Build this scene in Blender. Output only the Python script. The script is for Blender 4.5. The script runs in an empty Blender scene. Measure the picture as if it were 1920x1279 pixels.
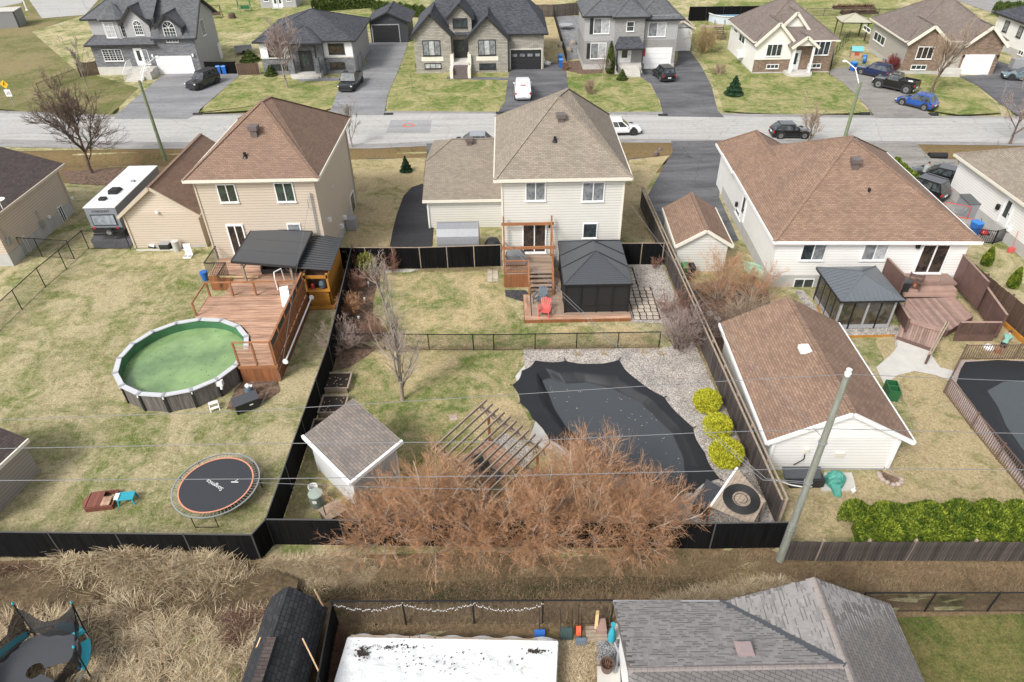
import bpy,bmesh,math,random
import numpy as np
from mathutils import Vector,Matrix,Euler
random.seed(7);RNG=np.random.default_rng(7)
rad=math.radians
sc=bpy.context.scene
COL=sc.collection
# ---------------------------------------------------------------- camera (drone, 26 m up)
F_PX=1278.0;CX,CY=960.0,639.5;CAMZ=26.0
_dn=Vector((990-CX,-(2340-CY),-F_PX)).normalized();_up=-_dn
_fw=Vector((0,0,-1.0));_fw=(_fw-_up*_fw.dot(_up)).normalized()
_rt=_fw.cross(_up)
ROT=Matrix((_rt,_fw,_up))
cam=bpy.data.cameras.new('camera');cam.sensor_width=36.0
cam.lens=F_PX/1920*36;cam.clip_start=0.5;cam.clip_end=3000
co=bpy.data.objects.new('camera',cam);COL.objects.link(co)
co.matrix_world=Matrix.Translation((0,0,CAMZ))@ROT.to_4x4()
sc.camera=co
# ---------------------------------------------------------------- light
w=bpy.data.worlds.new('World');sc.world=w;w.use_nodes=True
nt=w.node_tree;bg=nt.nodes['Background']
sky=nt.nodes.new('ShaderNodeTexSky');sky.sky_type='NISHITA';sky.sun_disc=False
SUN_EL,SUN_AZ=44.0,222.0  # compass bearing of the sun (clockwise from +Y)
sky.sun_elevation=rad(SUN_EL);sky.sun_rotation=rad(SUN_AZ);sky.air_density=1.0;sky.dust_density=3.0
hs=nt.nodes.new('ShaderNodeHueSaturation');hs.inputs['Saturation'].default_value=0.22
nt.links.new(sky.outputs[0],hs.inputs['Color']);nt.links.new(hs.outputs[0],bg.inputs[0])
bg.inputs[1].default_value=0.14
sun=bpy.data.lights.new('sun','SUN');sun.energy=1.75;sun.angle=rad(15);sun.color=(1,0.965,0.91)
so=bpy.data.objects.new('sun',sun);COL.objects.link(so)
_sd=Vector((math.sin(rad(SUN_AZ))*math.cos(rad(SUN_EL)),math.cos(rad(SUN_AZ))*math.cos(rad(SUN_EL)),math.sin(rad(SUN_EL))))
so.rotation_euler=_sd.to_track_quat('Z','Y').to_euler()
sc.view_settings.view_transform='Standard';sc.view_settings.look='None'
sc.view_settings.exposure=0.8;sc.view_settings.gamma=1
sc.render.engine='CYCLES'
# ---------------------------------------------------------------- surveying helpers (photo pixel -> place)
def _ray(x,y):return ROT@Vector((x-CX,-(y-CY),-F_PX))
EYE=Vector((0,0,CAMZ))
def A(x,y,z=0.0):
 d=_ray(x,y);return EYE+d*((z-CAMZ)/d.z)
def onY(x,y,Y):
 d=_ray(x,y);return EYE+d*(Y/d.y)
def onX(x,y,X):
 d=_ray(x,y);return EYE+d*(X/d.x)
 # ---------------------------------------------------------------- mesh builder
class MB:
 def __init__(s):s.v=[];s.f=[];s.m=[];s.cm=0
 def q(s,*p):
  n=len(s.v);s.v+=[tuple(a)for a in p];s.f.append(tuple(range(n,n+len(p))));s.m.append(s.cm);return s
 def hexa(s,b,t):
  n=len(s.v);k=len(b);s.v+=[tuple(a)for a in b]+[tuple(a)for a in t]
  s.f.append(tuple(n+i for i in reversed(range(k))));s.f.append(tuple(n+k+i for i in range(k)))
  for i in range(k):
   j=(i+1)%k;s.f.append((n+i,n+j,n+k+j,n+k+i))
  s.m+=[s.cm]*(k+2);return s
 def box(s,x0,y0,z0,x1,y1,z1):
  if x0>x1:x0,x1=x1,x0
  if y0>y1:y0,y1=y1,y0
  if z0>z1:z0,z1=z1,z0
  return s.hexa([(x0,y0,z0),(x1,y0,z0),(x1,y1,z0),(x0,y1,z0)],[(x0,y0,z1),(x1,y0,z1),(x1,y1,z1),(x0,y1,z1)])
 def cbox(s,c,sx,sy,sz,rz=0,tilt=0):
  R=Matrix.Rotation(rz,3,'Z')@Matrix.Rotation(tilt,3,'X');c=Vector(c)
  P=lambda a,b,d:c+R@Vector((a*sx/2,b*sy/2,d*sz/2))
  return s.hexa([P(-1,-1,-1),P(1,-1,-1),P(1,1,-1),P(-1,1,-1)],[P(-1,-1,1),P(1,-1,1),P(1,1,1),P(-1,1,1)])
 def prism(s,pts,z0,z1):
  a=sum(pts[i][0]*pts[(i+1)%len(pts)][1]-pts[(i+1)%len(pts)][0]*pts[i][1]for i in range(len(pts)))
  if a<0:pts=pts[::-1]
  return s.hexa([(p[0],p[1],z0)for p in pts],[(p[0],p[1],z1)for p in pts])
 def slab(s,pts,t=.14):
  n=Vector((0,0,0))
  for i in range(len(pts)):
   n+=Vector(pts[i]).cross(Vector(pts[(i+1)%len(pts)]))
  if n.z<0:pts=pts[::-1]
  return s.hexa([(p[0],p[1],p[2]-t)for p in pts],[tuple(p)for p in pts])
 def beam(s,p0,p1,w,h,up=(0,0,1)):
  p0=Vector(p0);p1=Vector(p1);d=(p1-p0).normalized();u=Vector(up)
  if abs(d.dot(u))>.98:u=Vector((0,1,0))
  r=d.cross(u).normalized()*w/2;u=r.cross(d).normalized()*h/2
  return s.hexa([p0-r-u,p0+r-u,p1+r-u,p1-r-u],[p0-r+u,p0+r+u,p1+r+u,p1-r+u])
 def tube(s,p0,p1,r0,r1=None,n=8):
  r1=r0 if r1 is None else r1
  p0=Vector(p0);p1=Vector(p1);d=(p1-p0).normalized()
  u=Vector((0,0,1))if abs(d.z)<.9 else Vector((1,0,0))
  a=d.cross(u).normalized();b=a.cross(d)*-1
  c=[(math.cos(6.2832*i/n),math.sin(6.2832*i/n))for i in range(n)]
  return s.hexa([p0+(a*x+b*y)*r0 for x,y in c],[p1+(a*x+b*y)*r1 for x,y in c])
 def path(s,pts,r,n=6):
  for a,b in zip(pts,pts[1:]):s.tube(a,b,r,r,n)
  return s
 def lathe(s,prof,c=(0,0,0),n=20,cap=True):
  k=len(prof);b=len(s.v)
  for r,z in prof:
   for i in range(n):
    a=6.28318*i/n;s.v.append((c[0]+r*math.cos(a),c[1]+r*math.sin(a),c[2]+z))
  for j in range(k-1):
   for i in range(n):
    i2=(i+1)%n;s.f.append((b+j*n+i,b+j*n+i2,b+(j+1)*n+i2,b+(j+1)*n+i));s.m.append(s.cm)
  if cap:
   s.f.append(tuple(b+i for i in reversed(range(n))));s.f.append(tuple(b+(k-1)*n+i for i in range(n)));s.m+=[s.cm]*2
  return s
 def ring(s,c,r0,r1,z0,z1,n=32,a0=0,a1=6.28318):
  for i in range(n):
   t0=a0+(a1-a0)*i/n;t1=a0+(a1-a0)*(i+1)/n
   P=lambda r,t,z:(c[0]+r*math.cos(t),c[1]+r*math.sin(t),z)
   s.hexa([P(r0,t0,z0),P(r1,t0,z0),P(r1,t1,z0),P(r0,t1,z0)],[P(r0,t0,z1),P(r1,t0,z1),P(r1,t1,z1),P(r0,t1,z1)])
  return s
 def mesh(s,name,mats,smooth=False):
  me=bpy.data.meshes.new(name);me.from_pydata(s.v,[],s.f)
  if not isinstance(mats,(list,tuple)):mats=[mats]
  for m in mats:me.materials.append(m)
  if len(mats)>1:me.polygons.foreach_set('material_index',s.m)
  nv=len(me.loops)
  if nv:
   V=np.array(s.v,dtype=np.float64)
   li=np.empty(nv,dtype=np.int32);me.loops.foreach_get('vertex_index',li)
   nf=len(me.polygons);nrm=np.empty(nf*3);me.polygons.foreach_get('normal',nrm);nrm=nrm.reshape(-1,3)
   lt=np.empty(nf,dtype=np.int32);me.polygons.foreach_get('loop_total',lt)
   N=np.repeat(nrm,lt,axis=0)
   U=np.stack([-N[:,1],N[:,0],np.zeros(nv)],1);l=np.linalg.norm(U,axis=1)
   flat=l<.12;U[flat]=(1,0,0);l[flat]=1;U/=l[:,None]
   W=np.cross(N,U);P=V[li]
   uv=np.stack([(P*U).sum(1),(P*W).sum(1)],1).astype(np.float32)
   me.uv_layers.new(name='UVMap').data.foreach_set('uv',uv.ravel())
  if smooth:me.polygons.foreach_set('use_smooth',[True]*len(me.polygons))
  me.update();return me
def link(name,data,parent=None,loc=(0,0,0),rz=0):
 o=bpy.data.objects.new(name,data);COL.objects.link(o);o.parent=parent;o.location=loc
 o.rotation_euler=rz if isinstance(rz,(tuple,Euler))else(0,0,rz);return o
def tag(o,label,cat,group=None,kind=None):
 if label:o['label']=label
 if cat:o['category']=cat
 if group:o['group']=group
 if kind:o['kind']=kind
 return o
def thing(name,label,cat,loc=(0,0,0),rz=0,group=None):return tag(link(name,None,None,loc,rz),label,cat,group)
def part(root,name,mb,mat,loc=(0,0,0),rz=0,smooth=False,kind=None):
 o=link(name,mb.mesh(name,mat,smooth)if isinstance(mb,MB)else mb,root,loc,rz)
 if kind:o['kind']=kind
 return o
def solo(name,mb,mat,label,cat,group=None,smooth=False,loc=(0,0,0),rz=0):return tag(part(None,name,mb,mat,loc,rz,smooth),label,cat,group)
def setting(name,mb,mat,kind='structure',smooth=False):return tag(part(None,name,mb,mat,smooth=smooth),None,None,None,kind)
# ---------------------------------------------------------------- materials
def newmat(name):
 m=bpy.data.materials.new(name);m.use_nodes=True;t=m.node_tree;b=t.nodes['Principled BSDF']
 def N(ty,**k):
  n=t.nodes.new(ty)
  for a,v in k.items():
   if a.startswith('_'):setattr(n,a[1:],v)
   else:n.inputs[a.replace('__',' ')].default_value=v
  return n
 return m,t,b,N
def c4(c,k=1):return(min(c[0]*k,1),min(c[1]*k,1),min(c[2]*k,1),1)
def mixrgb(N,t,fac,a,b,blend='MIX'):
 n=N('ShaderNodeMix',_data_type='RGBA',_blend_type=blend)
 for s,v in((0,fac),(6,a),(7,b)):
  if isinstance(v,bpy.types.NodeSocket):t.links.new(v,n.inputs[s])
  else:n.inputs[s].default_value=v
 return n.outputs[2]
def noise(N,t,vec,scale,detail=3,rough=.6,dist=0):
 n=N('ShaderNodeTexNoise',Scale=scale,Detail=detail,Roughness=rough,Distortion=dist)
 if vec is not None:t.links.new(vec,n.inputs['Vector'])
 return n.outputs['Fac']
def ramp(N,t,fac,stops):
 n=N('ShaderNodeValToRGB');e=n.color_ramp.elements
 while len(e)<len(stops):e.new(.5)
 for i,(p,c)in enumerate(stops):e[i].position=p;e[i].color=c if len(c)==4 else c4(c)
 t.links.new(fac,n.inputs[0]);return n.outputs[0]
def bumpn(N,t,b,h,strength=.4,dist=.02,prev=None):
 n=N('ShaderNodeBump',Strength=strength,Distance=dist);t.links.new(h,n.inputs['Height'])
 if prev:t.links.new(prev,n.inputs['Normal'])
 t.links.new(n.outputs[0],b.inputs['Normal']);return n.outputs[0]
def mk(name,col,rough=.75,var=.12,s=2.5,fine=25,bump=.3,bd=.01,metal=0,stretch=None,rnd=0,coord='Object',col2=None,spec=.5):
 m,t,b,N=newmat(name)
 tc=N('ShaderNodeTexCoord').outputs[coord]
 if stretch:
  mp=N('ShaderNodeMapping');mp.inputs['Scale'].default_value=stretch;t.links.new(tc,mp.inputs[0]);tc=mp.outputs[0]
 n1=noise(N,t,tc,s,4);n2=noise(N,t,tc,fine,2)
 c2=col2 or col
 c=mixrgb(N,t,ramp(N,t,n1,[(.3,(0,0,0)),(.7,(1,1,1))]),c4(col,1-var),c4(c2,1+var))
 c=mixrgb(N,t,n2,mixrgb(N,t,1.0,c,(1-var,1-var,1-var,1),'MULTIPLY'),c)
 if rnd:
  oi=N('ShaderNodeObjectInfo');r=ramp(N,t,oi.outputs['Random'],[(0,(1-rnd,)*3),(1,(1,1,1))])
  c=mixrgb(N,t,1.0,c,r,'MULTIPLY')
 t.links.new(c,b.inputs['Base Color']);b.inputs['Roughness'].default_value=rough;b.inputs['Metallic'].default_value=metal
 b.inputs['Specular IOR Level'].default_value=spec
 if bump:bumpn(N,t,b,n2,bump,bd)
 return m
def brickmat(name,c1,c2,mortar,bw,bh,ms=.012,off=.5,rough=.85,bd=.012,big=.18,fine=.12,bias=0,smooth=.1):
 m,t,b,N=newmat(name)
 uv=N('ShaderNodeTexCoord').outputs['UV']
 br=N('ShaderNodeTexBrick',_offset=off,Color1=c4(c1),Color2=c4(c2),Mortar=c4(mortar),Scale=1.0);br.inputs['Mortar Size'].default_value=ms
 br.inputs['Brick Width'].default_value=bw;br.inputs['Row Height'].default_value=bh;br.inputs['Mortar Smooth'].default_value=smooth;br.inputs['Bias'].default_value=bias
 t.links.new(uv,br.inputs['Vector'])
 ob=N('ShaderNodeTexCoord').outputs['Object']
 n1=noise(N,t,ob,.55,5,.65);n2=noise(N,t,ob,14,3)
 c=mixrgb(N,t,1.0,br.outputs['Color'],ramp(N,t,n1,[(.3,(1-big,)*3),(.7,(1+0*big,)*3)]),'MULTIPLY')
 c=mixrgb(N,t,1.0,c,ramp(N,t,n2,[(.3,(1-fine,)*3),(.7,(1,1,1))]),'MULTIPLY')
 t.links.new(c,b.inputs['Base Color']);b.inputs['Roughness'].default_value=rough;b.inputs['Specular IOR Level'].default_value=.25
 inv=N('ShaderNodeMath',_operation='SUBTRACT');inv.inputs[0].default_value=1;t.links.new(br.outputs['Fac'],inv.inputs[1])
 p=bumpn(N,t,b,inv.outputs[0],.9,bd);bumpn(N,t,b,n2,.5,.008,p)
 return m
def siding(name,col,pitch=.2,axis=1,var=.05,bd=.02,rough=.55,seam_shade=.55):
 m,t,b,N=newmat(name)
 uv=N('ShaderNodeTexCoord').outputs['UV'];sp=N('ShaderNodeSeparateXYZ');t.links.new(uv,sp.inputs[0])
 d=N('ShaderNodeMath',_operation='DIVIDE');t.links.new(sp.outputs[axis],d.inputs[0]);d.inputs[1].default_value=pitch
 f=N('ShaderNodeMath',_operation='FRACT');t.links.new(d.outputs[0],f.inputs[0])
 ob=N('ShaderNodeTexCoord').outputs['Object'];n1=noise(N,t,ob,.8,4);n2=noise(N,t,ob,9,3)
 c=mixrgb(N,t,n1,c4(col,1-var*2),c4(col,1+var*.5));c=mixrgb(N,t,n2,c,mixrgb(N,t,1.,c,(1-var,1-var,1-var,1),'MULTIPLY'))
 seam=ramp(N,t,f.outputs[0],[(0,(seam_shade,)*3),(.16,(1,1,1)),(.9,(1,1,1)),(1,(seam_shade,)*3)])
 c=mixrgb(N,t,1.,c,seam,'MULTIPLY')  # shade at the laps, painted as darker lines between courses
 t.links.new(c,b.inputs['Base Color']);b.inputs['Roughness'].default_value=rough;b.inputs['Specular IOR Level'].default_value=.3
 bumpn(N,t,b,f.outputs[0],.8,bd);return m
def glass(name,col=(.02,.025,.028),rough=.06,streak=None):
 m,t,b,N=newmat(name);ob=N('ShaderNodeTexCoord').outputs['Object']
 n=noise(N,t,ob,2.3,3);c2=streak or tuple(x*2.2 for x in col)
 c=mixrgb(N,t,ramp(N,t,n,[(.42,(0,0,0)),(.6,(1,1,1))]),c4(col),c4(c2));t.links.new(c,b.inputs['Base Color'])
 b.inputs['Roughness'].default_value=rough;b.inputs['Specular IOR Level'].default_value=.8;return m
def plain(name,col,rough=.5,metal=0,spec=.5,coat=0):
 m,t,b,N=newmat(name);b.inputs['Base Color'].default_value=c4(col);b.inputs['Roughness'].default_value=rough
 b.inputs['Metallic'].default_value=metal;b.inputs['Specular IOR Level'].default_value=spec
 ob=N('ShaderNodeTexCoord').outputs['Object'];n=noise(N,t,ob,6,4)
 t.links.new(mixrgb(N,t,n,c4(col,.86),c4(col,1.08)),b.inputs['Base Color'])
 if coat:b.inputs['Coat Weight'].default_value=coat;b.inputs['Coat Roughness'].default_value=.06
 return m
def lawnmat(name,straw,green,brown,gl=.5,soft=.18,gscale=.22,bump=.7,pale=.0):
 """dead straw and new green in patches, with clumpy fine relief"""
 m,t,b,N=newmat(name);ob=N('ShaderNodeTexCoord').outputs['Object']
 big=noise(N,t,ob,gscale,6,.72,.8);mid=noise(N,t,ob,1.7,6,.7,.3)
 ma=N('ShaderNodeMath',_operation='MULTIPLY_ADD');t.links.new(mid,ma.inputs[0]);ma.inputs[1].default_value=.55;t.links.new(big,ma.inputs[2])
 f=ramp(N,t,ma.outputs[0],[(.78+(.5-gl)*.5-soft*.5,(0,0,0)),(.78+(.5-gl)*.5+soft*.5,(1,1,1))])
 fine=noise(N,t,ob,7.5,5,.75);vf=noise(N,t,ob,26,4,.8)
 st=mixrgb(N,t,ramp(N,t,fine,[(.35,(0,0,0)),(.65,(1,1,1))]),c4(straw,.68),c4(straw,1.2))
 gr=mixrgb(N,t,ramp(N,t,fine,[(.35,(0,0,0)),(.65,(1,1,1))]),c4(green,.65),c4(green,1.35))
 c=mixrgb(N,t,f,st,gr)
 bn=noise(N,t,ob,.9,6,.75,1.2)
 c=mixrgb(N,t,ramp(N,t,bn,[(.56,(0,0,0)),(.68,(.75,.75,.75))]),c,c4(brown))
 if pale:c=mixrgb(N,t,ramp(N,t,noise(N,t,ob,.6,5,.7,.6),[(.58,(0,0,0)),(.7,(pale,)*3)]),c,c4((.5,.42,.25)))
 c=mixrgb(N,t,1.,c,ramp(N,t,vf,[(.3,(.5,)*3),(.6,(1.0,)*3)]),'MULTIPLY');c=mixrgb(N,t,ramp(N,t,noise(N,t,ob,5,3,.6,2.),[(.66,(0,0,0)),(.72,(.8,)*3)]),c,c4(brown,.5))
 t.links.new(c,b.inputs['Base Color']);b.inputs['Roughness'].default_value=.95;b.inputs['Specular IOR Level'].default_value=.1
 p=bumpn(N,t,b,fine,bump,.12);bumpn(N,t,b,vf,.8,.05,p);return m
def asphalt(name,col,crack=.8,stain=.25,s=.35):
 m,t,b,N=newmat(name);ob=N('ShaderNodeTexCoord').outputs['Object']
 mp=N('ShaderNodeMapping');mp.inputs['Scale'].default_value=(.35,1,1);t.links.new(ob,mp.inputs[0])
 n1=noise(N,t,mp.outputs[0],s,6,.65,.5);n2=noise(N,t,ob,30,3,.7);n3=noise(N,t,ob,2.2,5,.7)
 c=mixrgb(N,t,ramp(N,t,n1,[(.3,(0,0,0)),(.7,(1,1,1))]),c4(col,1-stain),c4(col,1+stain))
 c=mixrgb(N,t,1.,c,ramp(N,t,n3,[(.3,(.85,)*3),(.6,(1,)*3)]),'MULTIPLY')
 c=mixrgb(N,t,1.,c,ramp(N,t,n2,[(.3,(.82,)*3),(.6,(1,)*3)]),'MULTIPLY')
 wv=N('ShaderNodeVectorMath',_operation='ADD');nd=N('ShaderNodeTexNoise',Scale=.6,Detail=4.0);t.links.new(ob,nd.inputs['Vector']);t.links.new(ob,wv.inputs[0]);t.links.new(nd.outputs['Color'],wv.inputs[1])
 vo=N('ShaderNodeTexVoronoi',_feature='DISTANCE_TO_EDGE',Scale=.16);t.links.new(wv.outputs[0],vo.inputs['Vector'])
 c=mixrgb(N,t,ramp(N,t,vo.outputs['Distance'],[(0,(crack,)*3),(.0035,(0,0,0))]),c,c4(col,.25))  # sealed cracks
 tk=N('ShaderNodeMapping');tk.inputs['Scale'].default_value=(.03,1.1,1);t.links.new(ob,tk.inputs[0]);c=mixrgb(N,t,1.,c,ramp(N,t,noise(N,t,tk.outputs[0],1.4,3),[(.35,(.86,)*3),(.62,(1,)*3)]),'MULTIPLY')
 t.links.new(c,b.inputs['Base Color']);b.inputs['Roughness'].default_value=.9;b.inputs['Specular IOR Level'].default_value=.2
 bumpn(N,t,b,n2,.4,.01);return m
def gravelmat(name,cols,s=22):
 m,t,b,N=newmat(name);ob=N('ShaderNodeTexCoord').outputs['Object']
 v=N('ShaderNodeTexVoronoi',Scale=s);t.links.new(ob,v.inputs['Vector']);se=N('ShaderNodeSeparateColor');t.links.new(v.outputs['Color'],se.inputs[0])
 c=ramp(N,t,se.outputs[0],[(i/(len(cols)-1),k)for i,k in enumerate(cols)])
 n=noise(N,t,ob,.8,5,.7);c=mixrgb(N,t,1.,c,ramp(N,t,n,[(.35,(.7,)*3),(.6,(1,)*3)]),'MULTIPLY')
 t.links.new(c,b.inputs['Base Color']);b.inputs['Roughness'].default_value=.9
 inv=N('ShaderNodeMath',_operation='SUBTRACT');inv.inputs[0].default_value=1;t.links.new(v.outputs['Distance'],inv.inputs[1])
 bumpn(N,t,b,inv.outputs[0],.9,.04);return m
M={}
M['lawn']=lawnmat('back_lawn',(.60,.51,.31),(.185,.225,.065),(.28,.215,.125),.46,soft=.24,gscale=.3,pale=.8)
M['mid']=lawnmat('middle_lawn',(.62,.49,.28),(.16,.215,.055),(.36,.26,.14),.5,soft=.24,gscale=.21,pale=.9)
M['green']=lawnmat('front_lawn',(.48,.42,.21),(.14,.205,.045),(.32,.25,.13),.52,soft=.26,gscale=.3,pale=.6)
M['field']=lawnmat('field_grass',(.31,.26,.135),(.16,.175,.06),(.17,.125,.07),.5,gscale=.12)
M['straw']=lawnmat('straw_grass',(.56,.45,.26),(.22,.23,.08),(.3,.21,.12),.3,soft=.2,gscale=.35,pale=.8)
M['weeds']=lawnmat('weedy_strip',(.27,.19,.11),(.10,.10,.04),(.13,.08,.045),.3,gscale=.4)
M['bank']=lawnmat('ditch_bank',(.24,.17,.085),(.13,.13,.05),(.13,.09,.05),.25,gscale=.5)
M['soil']=mk('dark_soil',(.035,.025,.018),.95,.4,3,20,.9,.04)
M['mulch']=mk('leaf_mulch',(.12,.065,.04),.95,.5,4,22,.9,.05,col2=(.2,.13,.09))
M['road']=asphalt('road_asphalt',(.44,.43,.41),stain=.07)
M['shoulder']=asphalt('road_shoulder',(.30,.29,.28),stain=.2,s=1.2)
M['drive_grey']=asphalt('driveway_grey',(.25,.25,.255),stain=.22)
M['drive_dark']=asphalt('driveway_dark',(.13,.13,.137),stain=.45)
M['drive_black']=asphalt('driveway_black',(.045,.045,.05),stain=.25)
M['gravel_drive']=asphalt('driveway_gravel',(.27,.255,.235),stain=.2,s=.8)
M['patch']=asphalt('road_patch',(.33,.33,.33),stain=.1)
M['concrete']=mk('pale_concrete',(.5,.48,.44),.85,.1,1.2,30,.3,.01)
M['litter']=lawnmat('reed_litter',(.20,.145,.085),(.10,.075,.045),(.07,.05,.035),.5,gscale=.6)
M['found']=mk('foundation_concrete',(.42,.41,.39),.85,.1,1.2,20,.3,.01)
M['water']=plain('ditch_water',(.02,.022,.02),.04,0,.8)
M['gravel']=gravelmat('white_gravel',[(.14,.11,.09),(.34,.29,.25),(.5,.46,.41),(.66,.62,.58)],24)
M['gravel_grey']=gravelmat('grey_gravel',[(.08,.08,.08),(.22,.22,.22),(.4,.4,.41)],22)
M['gravel_black']=gravelmat('black_gravel',[(.015,.015,.016),(.05,.05,.05),(.11,.11,.11)],22)
# roofs
M['r_brown']=brickmat('shingle_red_brown',(.295,.195,.14),(.23,.15,.11),(.14,.09,.07),.32,.14,.010,big=.16)
M['r_brown2']=brickmat('shingle_orange_brown',(.33,.22,.155),(.235,.152,.11),(.15,.095,.075),.32,.14,.012,big=.2)
M['r_tan']=brickmat('shingle_tan',(.335,.285,.225),(.25,.21,.168),(.18,.15,.12),.34,.15,.012,big=.14)
M['r_taupe']=brickmat('shingle_taupe',(.235,.195,.17),(.165,.135,.12),(.12,.10,.085),.3,.14,.008,big=.15)
M['r_dark']=brickmat('shingle_charcoal',(.105,.11,.125),(.05,.053,.062),(.03,.03,.035),.3,.14,.008,big=.2)
M['r_grey']=brickmat('shingle_slate_grey',(.16,.165,.175),(.10,.102,.11),(.06,.06,.065),.3,.14,.008,big=.2)
M['r_dkbrown']=brickmat('shingle_dark_brown',(.105,.082,.075),(.07,.055,.052),(.045,.035,.033),.32,.14,.01,big=.15)
M['r_shed']=brickmat('shingle_weathered',(.28,.235,.20),(.19,.17,.16),(.13,.11,.10),.34,.15,.012,big=.25)
M['r_black']=brickmat('shingle_black',(.055,.057,.063),(.03,.031,.035),(.018,.018,.02),.28,.17,.014,big=.3)
M['r_fg']=brickmat('shingle_underlay',(.2,.185,.175),(.16,.15,.145),(.1,.09,.09),.3,.14,.01)
# walls
M['w_beige']=siding('siding_beige',(.57,.485,.395))
M['w_cream']=siding('siding_cream',(.66,.645,.595))
M['w_white']=siding('siding_white',(.82,.805,.775),seam_shade=.66)
M['w_white2']=siding('siding_white_board',(.74,.73,.70),.2,0,seam_shade=.86,bd=.008)
M['w_grey']=siding('siding_light_grey',(.40,.395,.40),seam_shade=.66)
M['w_greige']=siding('siding_greige',(.43,.40,.355))
M['w_dark']=siding('siding_charcoal',(.055,.058,.066),.15)
M['w_shed']=siding('siding_shed_white',(.66,.67,.68),.13,seam_shade=.7)
M['w_taupe']=siding('siding_taupe',(.33,.30,.27))
M['stucco']=mk('cream_stucco',(.75,.72,.64),.85,.05,2,40,.3,.006)
M['stucco_w']=mk('white_stucco',(.74,.74,.73),.85,.05,2,40,.3,.006)
M['st_grey']=brickmat('stone_grey',(.36,.37,.39),(.21,.215,.23),(.17,.17,.175),.5,.13,.012,.37,bd=.03,big=.3,fine=.4)
M['st_light']=brickmat('stone_light',(.47,.44,.38),(.33,.31,.27),(.24,.225,.195),.55,.19,.014,.41,bd=.03,big=.15,fine=.3)
M['st_brown']=brickmat('stone_brown',(.50,.36,.26),(.28,.19,.14),(.26,.2,.16),.38,.12,.014,.37,bd=.03,big=.3,fine=.5)
M['st_greybrick']=brickmat('brick_pale_grey',(.38,.37,.36),(.31,.30,.29),(.28,.27,.26),.3,.08,.01,bd=.01)
# trims
M['white']=plain('white_trim',(.74,.74,.73),.45)
M['cream']=plain('cream_trim',(.66,.62,.53),.5)
M['beige_t']=plain('beige_trim',(.48,.41,.32),.5)
M['black_t']=plain('black_trim',(.018,.018,.02),.5)
M['brown_t']=plain('brown_trim',(.14,.09,.07),.6)
M['grey_t']=plain('grey_trim',(.3,.3,.31),.5)
M['gl']=glass('window_glass')
M['gl2']=glass('window_glass_blinds',(.22,.23,.24),.15,(.12,.13,.14))
M['gl3']=glass('window_glass_curtain',(.45,.46,.46),.2,(.3,.31,.32))
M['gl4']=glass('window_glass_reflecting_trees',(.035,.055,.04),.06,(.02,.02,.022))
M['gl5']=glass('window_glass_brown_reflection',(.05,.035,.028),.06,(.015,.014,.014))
M['metal']=plain('galvanised_metal',(.5,.52,.54),.35,.7)
M['blackmetal']=plain('black_metal',(.02,.02,.022),.4,.3)
M['rubber']=plain('black_rubber',(.015,.015,.015),.8)
M['screenblk']=mk('black_privacy_slats',(.003,.003,.0035),.9,.5,1.2,9,.3,.01,stretch=(9,9,.4),col2=(.008,.008,.0085),spec=.12)
M['plastic_b']=plain('blue_plastic',(.02,.12,.42),.45)
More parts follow.
